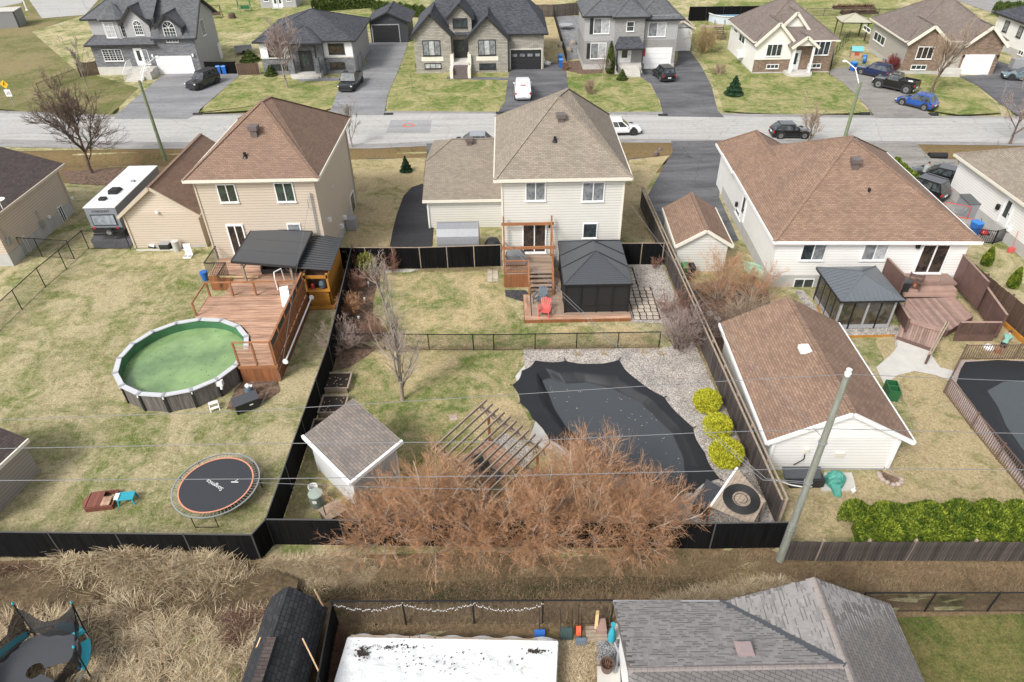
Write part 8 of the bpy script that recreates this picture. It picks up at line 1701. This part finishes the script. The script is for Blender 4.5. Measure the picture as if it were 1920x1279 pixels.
blades('dry_grass',38000,inpx([(-60,1075),(150,1060),(520,1062),(540,1100),(480,1330),(-80,1330)]),(.25,.75),(.005,.011),STRAW,(5,50),'clump')
blades('dry_reeds',5500,inpx([(110,1040),(180,1052),(300,1058),(480,1062),(430,1125),(250,1150),(120,1110)]),(.5,1.2),(.009,.018),STRAW,(10,80),'clump')
blades('dry_reeds',4200,inpx([(210,1048),(300,1056),(420,1060),(430,1100),(240,1100)]),(.8,1.6),(.009,.017),STRAW,(40,88))
blades('brown_weeds',60000,inpx([(470,1058),(1460,1040),(1960,1062),(1960,1110),(1640,1105),(1520,1082),(1340,1120),(1150,1118),(620,1115),(500,1130)]),(.12,.4),(.004,.009),WEED,(5,70))
blades('straw_tufts',16000,inpx([(500,1055),(640,1045),(700,1060),(690,1085),(600,1095),(490,1085)]),(.2,.55),(.005,.01),STRAW,(15,65))
blades('straw_tufts',12000,inpx([(1230,1125),(1290,1100),(1440,1075),(1500,1085),(1350,1122)]),(.2,.5),(.005,.01),STRAW,(10,60))
blades('straw_tufts',9000,inpx([(635,1165),(690,1120),(1150,1130),(1150,1175),(650,1185)]),(.15,.4),(.005,.01),WEED,(10,60))
blades('straw_tufts',6000,inpx([(1045,1205),(1120,1200),(1120,1320),(1035,1320)],dz=.03),(.06,.18),(.005,.01),STRAW,(10,60))
for poly,n in(([(-40,1065),(90,1068),(110,1110),(60,1150),(-40,1150)],9000),([(430,1115),(540,1100),(560,1130),(480,1180),(430,1230),(415,1170)],9000),([(630,1185),(648,1190),(630,1330),(600,1330)],2500)):blades('bramble',n,inpx(poly),(.2,.6),(.005,.01),BRAMBLE,(5,75))
# turf relief over the near lawns: short blades, straw and green mixed by patch
for e_ in([(515,1024),(508,1020),(620,690),(662,500),(668,500),(628,695)],[(-60,1036),(490,1042),(490,1050),(-60,1046)],[(640,501),(940,497),(940,510),(640,513)],[(640,651),(1235,647),(1235,658),(640,661)],[(1195,390),(1206,390),(1462,985),(1448,985)],[(1470,1036),(1920,1036),(1920,1048),(1470,1046)]):blades('fence_edge_grass',5000,inpx(e_),(.08,.22),(.004,.009),WEED,(30,85))
LAWNPX=[([(-60,640),(130,500),(375,480),(390,560),(330,600),(215,690),(240,750),(310,785),(480,775),(540,720),(590,600),(625,640),(510,985),(490,1000),(-60,995)],90000),([(640,660),(700,640),(980,660),(955,720),(1000,800),(985,850),(900,850),(870,900),(760,860),(750,830),(650,775),(630,840),(560,1015),(525,1015),(600,760)],60000),([(700,510),(940,510),(945,560),(985,610),(1190,612),(1230,640),(1225,655),(700,655)],30000),([(1480,915),(1700,830),(1640,740),(1700,710),(1780,725),(1920,935),(1960,1000),(1490,1010)],40000),([(1690,1165),(1990,1160),(2000,1330),(1720,1330)],25000)]
for poly,n in LAWNPX:
 blades('lawn_debris',n//120,inpx(poly),(.05,.12),(.015,.03),WEED,(0,15));blades('turf_straw',int(n*.3),inpx(poly),(.04,.11),(.004,.008),STRAW,(10,70));blades('turf_green',int(n*.2),inpx(poly),(.04,.10),(.004,.008),GREENG,(20,80))
 # ================================================================ FOREGROUND BOTTOM
 # black shed with curved shingle roof and leaning sticks
H=House('shed','black shingled playhouse shed with wooden sticks leaning at the bottom edge','shed',(-10.2,11.0,0),rad(-2));H.rect(.35,-2,2.1,4.3,0,1.3,M['fencebrown'])
pr=[(0,1.15),(.32,1.75),(.8,2.2),(1.1,2.38),(1.45,2.18),(2.0,1.7),(2.45,1.1)]
for i in range(6):(xa,za_),(xb_,zb__)=pr[i],pr[i+1];H.part('roof_panel',MB().slab([(xa,-2.3,za_),(xb_,-2.3,zb__),(xb_,4.75-abs(i-2.5)*.05,zb__),(xa,4.75-abs(i-2.5)*.05,za_)],.06),M['r_black'])
H.part('ridge_cap',MB().beam((1.1,-.1,2.41),(1.1,2.6,2.41),.35,.05),M['r_dkbrown']);H.gable(.1,2.35,4.5,1.1,2.2,M['pine'],.05,xm=1.1)
for lab,a,b_ in(('pale wooden stick standing between the black shed and the screened fence',(590,1106,2.2),(612,1148,.9)),('long pale wooden stick lying across the black shed roof',(567,1197,1.9),(598,1260,1.3)),('short pale stick at the left side of the black shed roof',(489,1195,2.1),(478,1222,1.7))):solo('wooden_stick',MB().beam(A(*a),A(*b_),.05,.05),mk('pale_stick',(.55,.38,.22)),lab,'stick')
t=thing('pallet_sign','grey slatted board at the foot of the black shed','board',tuple(A(490,1278,1.7).xy)+(1.65,));
for i in range(6):part(t,'slat',MB().box(-.32+.11*i,-.3,0,-.22+.11*i,.06,.04),M['greywood'])
# white covered pool
t=thing('covered_pool','white plastic covered rectangular pool at the bottom edge','pool',(0,0,0));q=[A(652,1196,.75),A(1046,1203,.75),A(1040,1330,.75),A(612,1330,.75)]
nx,ny=60,26;V=[];rr=random.Random(5)
for j in range(ny+1):
 for i in range(nx+1):
  u,v=i/nx,j/ny;p=(q[0]*(1-u)+q[1]*u)*(1-v)+(q[3]*(1-u)+q[2]*u)*v;e=min(u,1-u,v)*8;z=.75-.07*min(1,e)+.022*math.sin(i*.9+j*.7)*math.cos(j*1.1-i*.3)+.02*math.sin(i*.35+2*math.sin(j*.4))+rr.uniform(-.012,.012)
  if u==0 or u==1 or v==0:z=.78
  V.append((p.x,p.y,z))
me=bpy.data.meshes.new('cover_sheet');me.from_pydata(V,[],[(j*(nx+1)+i,(j+1)*(nx+1)+i,(j+1)*(nx+1)+i+1,j*(nx+1)+i+1)for j in range(ny)for i in range(nx)])
m_,tt_,b__,N_=newmat('white_sheet');ob_=N_('ShaderNodeTexCoord').outputs['Object'];n1=noise(N_,tt_,ob_,1.6,6,.75,1.0);n2=noise(N_,tt_,ob_,9,4,.7)
c_=mixrgb(N_,tt_,ramp(N_,tt_,n1,[(.62,(0,0,0)),(.7,(.7,)*3)]),c4((.62,.63,.635)),c4((.22,.2,.17)));tt_.links.new(mixrgb(N_,tt_,1.,c_,ramp(N_,tt_,n2,[(.3,(.9,)*3),(.6,(1,)*3)]),'MULTIPLY'),b__.inputs['Base Color']);b__.inputs['Roughness'].default_value=.5;pb_=bumpn(N_,tt_,b__,n2,.6,.03);bumpn(N_,tt_,b__,noise(N_,tt_,ob_,1.6,4,.55,2.5),.6,.05,pb_)
me.materials.append(m_);me.polygons.foreach_set('use_smooth',[True]*len(me.polygons));part(t,'cover_sheet',me,None)
P4_=[(p.x,p.y)for p in q];m=MB()
for i in(0,1,3):a,b_=q[i],q[(i+1)%4];part(t,'pool_wall',MB().beam(Vector((a.x,a.y,.36)),Vector((b_.x,b_.y,.36)),.06,.72),m_)
def specks(cx0,cy0,sx,sy,n,z=.79):
 m=MB();p=A(cx0,cy0,z)
 for k in range(n):m.cbox((p.x+random.gauss(0,sx),p.y+random.gauss(0,sy),z-.06+random.random()*.03),random.uniform(.02,.09),random.uniform(.015,.05),.01,random.random()*3)
 part(t,'leaf_debris',m,M['soil'],kind='stuff')
specks(678,1222,.14,.12,130);specks(735,1212,.7,.05,60);specks(1005,1220,.2,.05,90);specks(850,1240,1.2,.25,60);specks(760,1196,.8,.05,60)
part(t,'edge_beam',MB().beam(q[0]+Vector((.1,.08,-.02)),q[1]+Vector((-.8,.08,-.02)),.08,.06),M['greywood'])
rr=random.Random(8);m=MB();a,b_=q[0],q[1]
for i in range(40):
 u0,u1=i/40,(i+1)/40;f=lambda u:a+(b_-a)*u;o0=.12+.14*abs(math.sin(i*.55));o1=.12+.14*abs(math.sin((i+1)*.55));m.q(f(u0)+Vector((0,0,.03)),f(u1)+Vector((0,0,.03)),f(u1)+Vector((0,o1,-.12)),f(u0)+Vector((0,o0,-.12)))
part(t,'loose_edge',m,m_)
p=A(655,1190,.8)
def shovel(label,px,py,mat,w_,h_,py2,twin=False,ribs=4):
 p=A(px,py,.1);e=A(px+3,py2,1.15);t=thing('snow_shovel',label,'shovel',(p.x,p.y,0),0,'snow shovels at the wire fence')
 m=MB();m.hexa([(-w_/2,-.12,.04),(w_/2,-.12,.04),(w_/2,.12,h_),(-w_/2,.12,h_)],[(-w_/2,-.06,.04),(w_/2,-.06,.04),(w_/2,.15,h_),(-w_/2,.15,h_)]);part(t,'blade',m,mat)
 for i in range(ribs):x=-w_/2+w_*(i+.5)/ribs;part(t,'rib',MB().beam((x,-.13,.08),(x,.11,h_-.05),.025,.02),mat)
 for x in((-w_/2,w_/2)if twin else(0,)):part(t,'shaft',MB().tube((x,.1,h_*.6),(x,.5,1.25),.015),M['blackmetal'])
 return t
shovel('blue snow shovel leaning at the white covered pool corner',1012,1193,M['plastic_b'],.42,.34,1140);shovel('wide dark green snow scoop with double shafts',1062,1193,plain('dark_green_scoop',(.03,.06,.06),.4),.46,.5,1130,True,5);shovel('fan-shaped dark leaf rake shovel beside the orange one',1090,1204,M['slate'],.42,.2,1150);shovel('orange plastic shovel blade behind the dark rake',1085,1185,plain('orange_plastic',(.7,.1,.03),.4),.2,.3,1150,ribs=1)
t=thing('pallet','stack of wooden boards and pallet at the fence near the grey roof','pallet',tuple(A(1118,1190).xy)+(.02,));
for i in range(4):part(t,'board',MB().box(-.42,-.3+.16*i,0,.42,-.16+.16*i,.08),M['greywood'])
part(t,'plank',MB().beam((-.02,.1,.25),(.08,.6,.75),.13,.06),mk('pine_plank',(.55,.36,.17)));part(t,'board_stack',MB().box(.0,-.05,.082,.4,.5,.35),M['compo'])
solo('teal_hose_bag',MB().lathe([(.16,0),(.14,.5),(.05,.95),(.1,1.15)],tuple(A(1146,1200).xy)+(0,),10),M['teal'],'teal fabric bag at the wire fence beside the grey roof','bag')
p=A(1138,1250,.3);t=thing('planter_pot','brown round pot with dead plants on the concrete strip','pot',(p.x,p.y,0));part(t,'pot',MB().lathe([(.2,.1),(.26,.5),(.28,.55),(.23,.55),(.2,.42)],n=20,cap=False),plain('brown_pot',(.1,.06,.045),.5));part(t,'soil',MB().lathe([(.22,.4),(.05,.43)],n=14),M['soil'])
o=blades('dead_plant',60,lambda n:np.stack([p.x+RNG.uniform(-.12,.12,n),p.y+RNG.uniform(-.12,.12,n),np.full(n,.42)],1),(.1,.22),(.008,.015),BRAMBLE,(20,85))
solo('downspout_cover',MB().path([A(1152,1262,.25),A(1160,1225,.3),A(1153,1205,.4)],.06,8),M['tarp'],'crumpled silver pipe along the white wall by the pot','pipe')
setting('concrete_slab',MB().prism([tuple(A(x,y))[:2]for x,y in[(1120,1252),(1162,1252),(1165,1330),(1118,1330)]],.05,.1),M['concrete']);setting('concrete_slab',MB().prism([tuple(A(x,y))[:2]for x,y in[(1148,1172),(1162,1172),(1166,1200),(1150,1200)]],.05,.1),M['concrete'])
# second trampoline, collapsed net, bottom left
q1_,q2_=A(18,1137,2.4),A(131,1142,2.4);cx_,cy_=((q1_+q2_)/2-Vector((0,1.62,0))).xy;t=thing('trampoline','trampoline with torn black safety net and turquoise pads at the bottom left corner','trampoline',(cx_,cy_,0));R_=1.9;netm=plain('black_net',(.012,.012,.014),.8)
nm_,nt2,nb2,nN=newmat('black_safety_net');nb2.inputs['Base Color'].default_value=(.012,.012,.014,1);nb2.inputs['Roughness'].default_value=.9;nb2.inputs['Alpha'].default_value=.88
part(t,'mat',MB().ring((0,0),.3,R_-.3,.78,.79,40,.3,5.9),plain('grey_mat',(.05,.052,.06),.7));part(t,'frame_ring',MB().ring((0,0),R_-.03,R_+.02,.76,.82,40),M['metal'])
for a0 in(.0,.9,2.2,3.1,5.0):part(t,'pad',MB().ring((0,0),R_-.28,R_+.04,.825,.86,8,a0,a0+.7),M['teal'])
PO=[]
for a in(1.01,2.13,3.2,4.3,5.3,6.28):
 x,y=R_*math.cos(a),R_*math.sin(a);k=1.12;PO.append(Vector((x*k,y*k,2.35)));part(t,'net_pole',MB().tube((x,y,0),(x*k,y*k,2.4),.028),M['blackmetal']);part(t,'pole_cap',MB().lathe([(.04,0),(.05,.06),(.02,.12)],(x*k,y*k,2.38),8),M['teal'])
for a,b_ in zip(PO,PO[1:]+PO[:1]):
 n=12;V=[]
 for i in range(n+1):
  u=i/n;tpt=a*(1-u)+b_*u;sagz=4*u*(1-u);tpt=tpt*(1-.12*sagz)-Vector((0,0,.05+.5*sagz))
  for j in range(7):v=j/6;bt=Vector((tpt.x*.85,tpt.y*.85,.85));V.append(tpt*(1-v)+bt*v+Vector((math.sin(i*1.9+j)*.04,math.cos(i*1.3+j*2)*.04,0)))
 me=bpy.data.meshes.new('safety_net');me.from_pydata(V,[],[(i*7+j,i*7+j+1,(i+1)*7+j+1,(i+1)*7+j)for i in range(n)for j in range(6)]);me.materials.append(nm_);me.polygons.foreach_set('use_smooth',[True]*len(me.polygons));part(t,'safety_net',me,None)
 # ================================================================ FAR BACKYARD THINGS
H=House('cabin','small white cabin with double doors at the top edge','cabin',tuple(A(490,15)),0);H.rect(0,0,6.6,4,0,2.6,M['w_grey']);H.gableroof(-.3,6.9,-.3,4.3,2.5,1.6,M['r_grey']);H.gable(0,6.6,0,2.6,4.0,M['w_grey'],.1);H.door((2.8,0,.1),.8,2.0);H.door((3.7,0,.1),.8,2.0);H.win((1.2,0,1.5),.9,.9,0,1,grid=(2,2));H.win((5.4,0,1.5),.9,.9,0,1,grid=(2,2));H.rect(2.3,-1.0,4.2,-.05,0,.1,M['concrete'],'doorstep')
p=A(38,52);t=thing('container','grey flat roofed container shed at the top left edge','container',(p.x,p.y,0),rad(12));part(t,'body',MB().box(-9,0,0,0,3.6,2.55),plain('container_grey',(.2,.2,.2),.7));part(t,'roof',MB().box(-9.1,-.08,2.552,.1,3.7,2.65),M['concrete']);part(t,'corner_post',MB().box(-.2,-.04,0,.03,.1,2.55),M['black_t'])
def swing(label,px,py,mat):
 p=A(px,py);t=thing('garden_swing',label,'swing',(p.x,p.y,0))
 for x in(-1.1,1.1):part(t,'side_frame',MB().beam((x,-.6,0),(x,0,2.0),.08,.08).beam((x,.6,0),(x,0,2.0),.08,.08),mat)
 part(t,'top_bar',MB().beam((-1.2,0,2.0),(1.2,0,2.0),.09,.09),mat);part(t,'seat',MB().box(-.8,-.25,.5,.8,.25,.56),mat);part(t,'backrest',MB().box(-.8,.25,.56,.8,.3,1.0),mat)
swing('wooden A-frame garden swing behind the grey stone house',405,34,M['fencebrown']);swing('dark green garden swing bench on the far lawn',460,22,M['plasticg'])
solo('log_planter',MB().lathe([(.7,0),(.6,.6),(.45,.8)],tuple(A(436,34).xy)+(0,),8),M['fencebrown'],'brown stump-shaped planter on the far lawn','planter')
p=A(458,100);t=thing('utility_trailer','grey open utility trailer behind the brown board fence','trailer',(p.x,p.y,0),rad(20));part(t,'floor',MB().box(-1.2,-.8,.45,1.2,.8,.5),M['grey_t'])
for a in((-1.2,-.85,1.2,-.8),(-1.2,.8,1.2,.85),(1.2,-.85,1.25,.85),(-1.25,-.85,-1.2,.85)):part(t,'side_panel',MB().box(a[0],a[1],.4,a[2],a[3],.95),M['grey_t'])
for y in(-.9,.75):part(t,'wheel',MB().tube((0,y,.3),(0,y+.15,.3),.3),M['rubber'])
p=A(1365,38);t=thing('above_ground_pool','raised blue round pool with white rim behind the golden shrub','pool',(p.x,p.y,0));part(t,'wall',MB().lathe([(3.4,0),(3.4,1.2)],n=28,cap=False),plain('white_blue_wall',(.45,.5,.55),.5));part(t,'rim',MB().ring((0,0),3.3,3.55,1.2,1.27,28),M['plasticw']);part(t,'water',MB().lathe([(3.3,.95),(3.3,.96)],n=28),plain('pale_blue_cover',(.22,.36,.48),.3));part(t,'liner',MB().lathe([(3.32,1.2),(3.32,.9)],n=28,cap=False),plain('liner_blue',(.03,.18,.45),.4))
p=A(1352,75);t=thing('deck_stairs','dark brown staircase leading up to the raised blue pool','stairs',(p.x,p.y,0))
for i in range(7):part(t,'step',MB().box(-.7,.3*i,.2*i+.1,.7,.3*i+.28,.2*i+.16),M['compo_d'])
for x in(-.75,.75):part(t,'railing',MB().beam((x,0,1.0),(x,2.2,2.4),.06,.06).cbox((x,0,.5),.06,.06,1.0).cbox((x,2.2,1.2),.06,.06,2.4),M['brown_t'])
part(t,'landing',MB().box(-2.6,2.1,1.2,.9,3.8,1.3),M['greywood'])
p=A(1590,72);t=thing('pavilion','wooden pavilion with pale beige hip roof beside the tan bungalow','pavilion',(p.x,p.y,0),rad(-8));metal_hip(t,-2.0,-1.8,2.2,1.9,2.6,3.5,.05,plain('pale_olive_roof',(.38,.37,.28),.7),0,M['greywood'])
for x in(-1.7,1.9):
 for y in(-1.5,1.6):part(t,'post',MB().cbox((x,y,1.25),.16,.16,2.5),M['fencebrown'])
p=A(1603,108);t=thing('playhouse','small plastic playhouse with teal roof by the wire fence','playhouse',(p.x,p.y,0),rad(-10));part(t,'wall',MB().box(-.7,-.5,0,.7,.5,1.0),plain('tan_plastic',(.45,.3,.2),.5));part(t,'roof',MB().slab([(-.8,-.65,1.0),(.8,-.65,1.0),(.8,0,1.5),(-.8,0,1.5)],.05).slab([(-.8,.65,1.0),(.8,.65,1.0),(.8,0,1.5),(-.8,0,1.5)],.05),plain('pale_teal_roof',(.15,.42,.45),.5));part(t,'window_opening',MB().box(-.3,-.53,.4,.3,-.505,.8),plain('red_toy',(.4,.08,.05),.5))
p=A(1617,118);solo('paddling_pool',MB().tube((p.x,p.y,.5),(p.x+.3,p.y-.2,.55),.55,n=18),bl,'blue round plastic paddling pool standing on edge','paddling pool')
for lab,px,py,w_ in(('long raised garden bed of bare brown plants at the top edge',1600,16,7.0),('raised garden bed beneath the thin fence',1610,26,6.0)):
 p=A(px,py);t=thing('garden_bed',lab,'garden bed',(p.x,p.y,0));part(t,'soil',MB().box(-w_/2,-.6,0,w_/2,.6,.25),M['soil'])
 for y in(-.65,.6):part(t,'side_board',MB().box(-w_/2,y,0,w_/2,y+.05,.35),M['fencebrown'])
 t2=blades('dead_plant',500,lambda n,p=p,w_=w_:np.stack([p.x+RNG.uniform(-w_/2,w_/2,n),p.y+RNG.uniform(-.5,.5,n),np.full(n,.2)],1),(.4,1.0),(.02,.04),BRAMBLE,(30,88))
p=A(1905,128);solo('outdoor_box',MB().box(p.x-.8,p.y-.4,0,p.x+.9,p.y+.5,1.2),M['grey_t'],'grey covered block beside the top right house wall','box')
p=A(1060,55);t=thing('patio_clutter','pale patio table among pots behind the stone house fence','table',(p.x,p.y,0));part(t,'table_top',MB().lathe([(1.2,.7),(1.2,.75)],n=16),M['grey_t']);part(t,'leg',MB().tube((0,0,0),(0,0,.7),.08),M['metal'])
for lab,px,py in(('grey landscaping rock behind the fence between two houses',1052,88),('brown landscaping rock nearer the blue bins',1066,98),('pale rock beside the grey two-storey house wall',1074,84)):p=A(px,py);solo('garden_rock',MB().lathe([(.6,0),(.55,.4),(.2,.7)],(p.x,p.y,0),7),mk('rock_face',(.3,.26,.22),.9,.25,2,9),lab,'rock','landscaping rocks')
p=A(1026,121);t=thing('covered_mower','white bag and tan sheet heaped beside the black garage door','bags',(p.x,p.y,0));part(t,'bag',MB().lathe([(.5,0),(.55,.25),(.2,.45)],n=9),M['plasticw']);part(t,'sheet',MB().hexa([(-.9,.1,0),(-.1,.1,0),(-.1,.8,0),(-.9,.8,0)],[(-.6,.5,1.0),(-.4,.5,1.0),(-.4,.7,1.0),(-.6,.7,1.0)]),M['cream'])
for lab,px,py,mt in(('grey garden lamp in the shrub bed by the bar hut',692,540,0),('white garden lamp in the middle of the shrub bed',685,570,0),('white garden lamp nearest the chain link fence',674,605,0)):p=A(px,py);solo('garden_lamp',MB().lathe([(.015,0),(.015,.35),(.07,.36),(.08,.5),(.02,.55)],(p.x,p.y,0),10),M['plasticw'],lab,'lamp','garden lamps in the shrub bed')
for i,(px,py)in enumerate(((1083,665),(1133,664),(1208,662),(1240,665))):p=A(px,py);blades('dry_plant_tuft',140,lambda n,p=p:np.stack([p.x+RNG.normal(0,.12,n),p.y+RNG.normal(0,.1,n),np.full(n,.01)],1),(.1,.25),(.006,.012),STRAW,(10,80))
for i,(lab,px,py)in enumerate((('rounded boulder under the twigs nearest the fence',1330,590),('boulder in the row beside the shrub bed',1345,600),('boulder closest to the garden garage corner',1352,618),('small pale boulder by the garage roof edge',1335,612))):p=A(px,py);solo('boulder',MB().lathe([(.22,0),(.25,.12),(.1,.25)],(p.x,p.y,0),8),mk('boulder_face',(.33,.28,.24),.9,.2,3,12),lab,'boulder','boulders in the shrub bed')
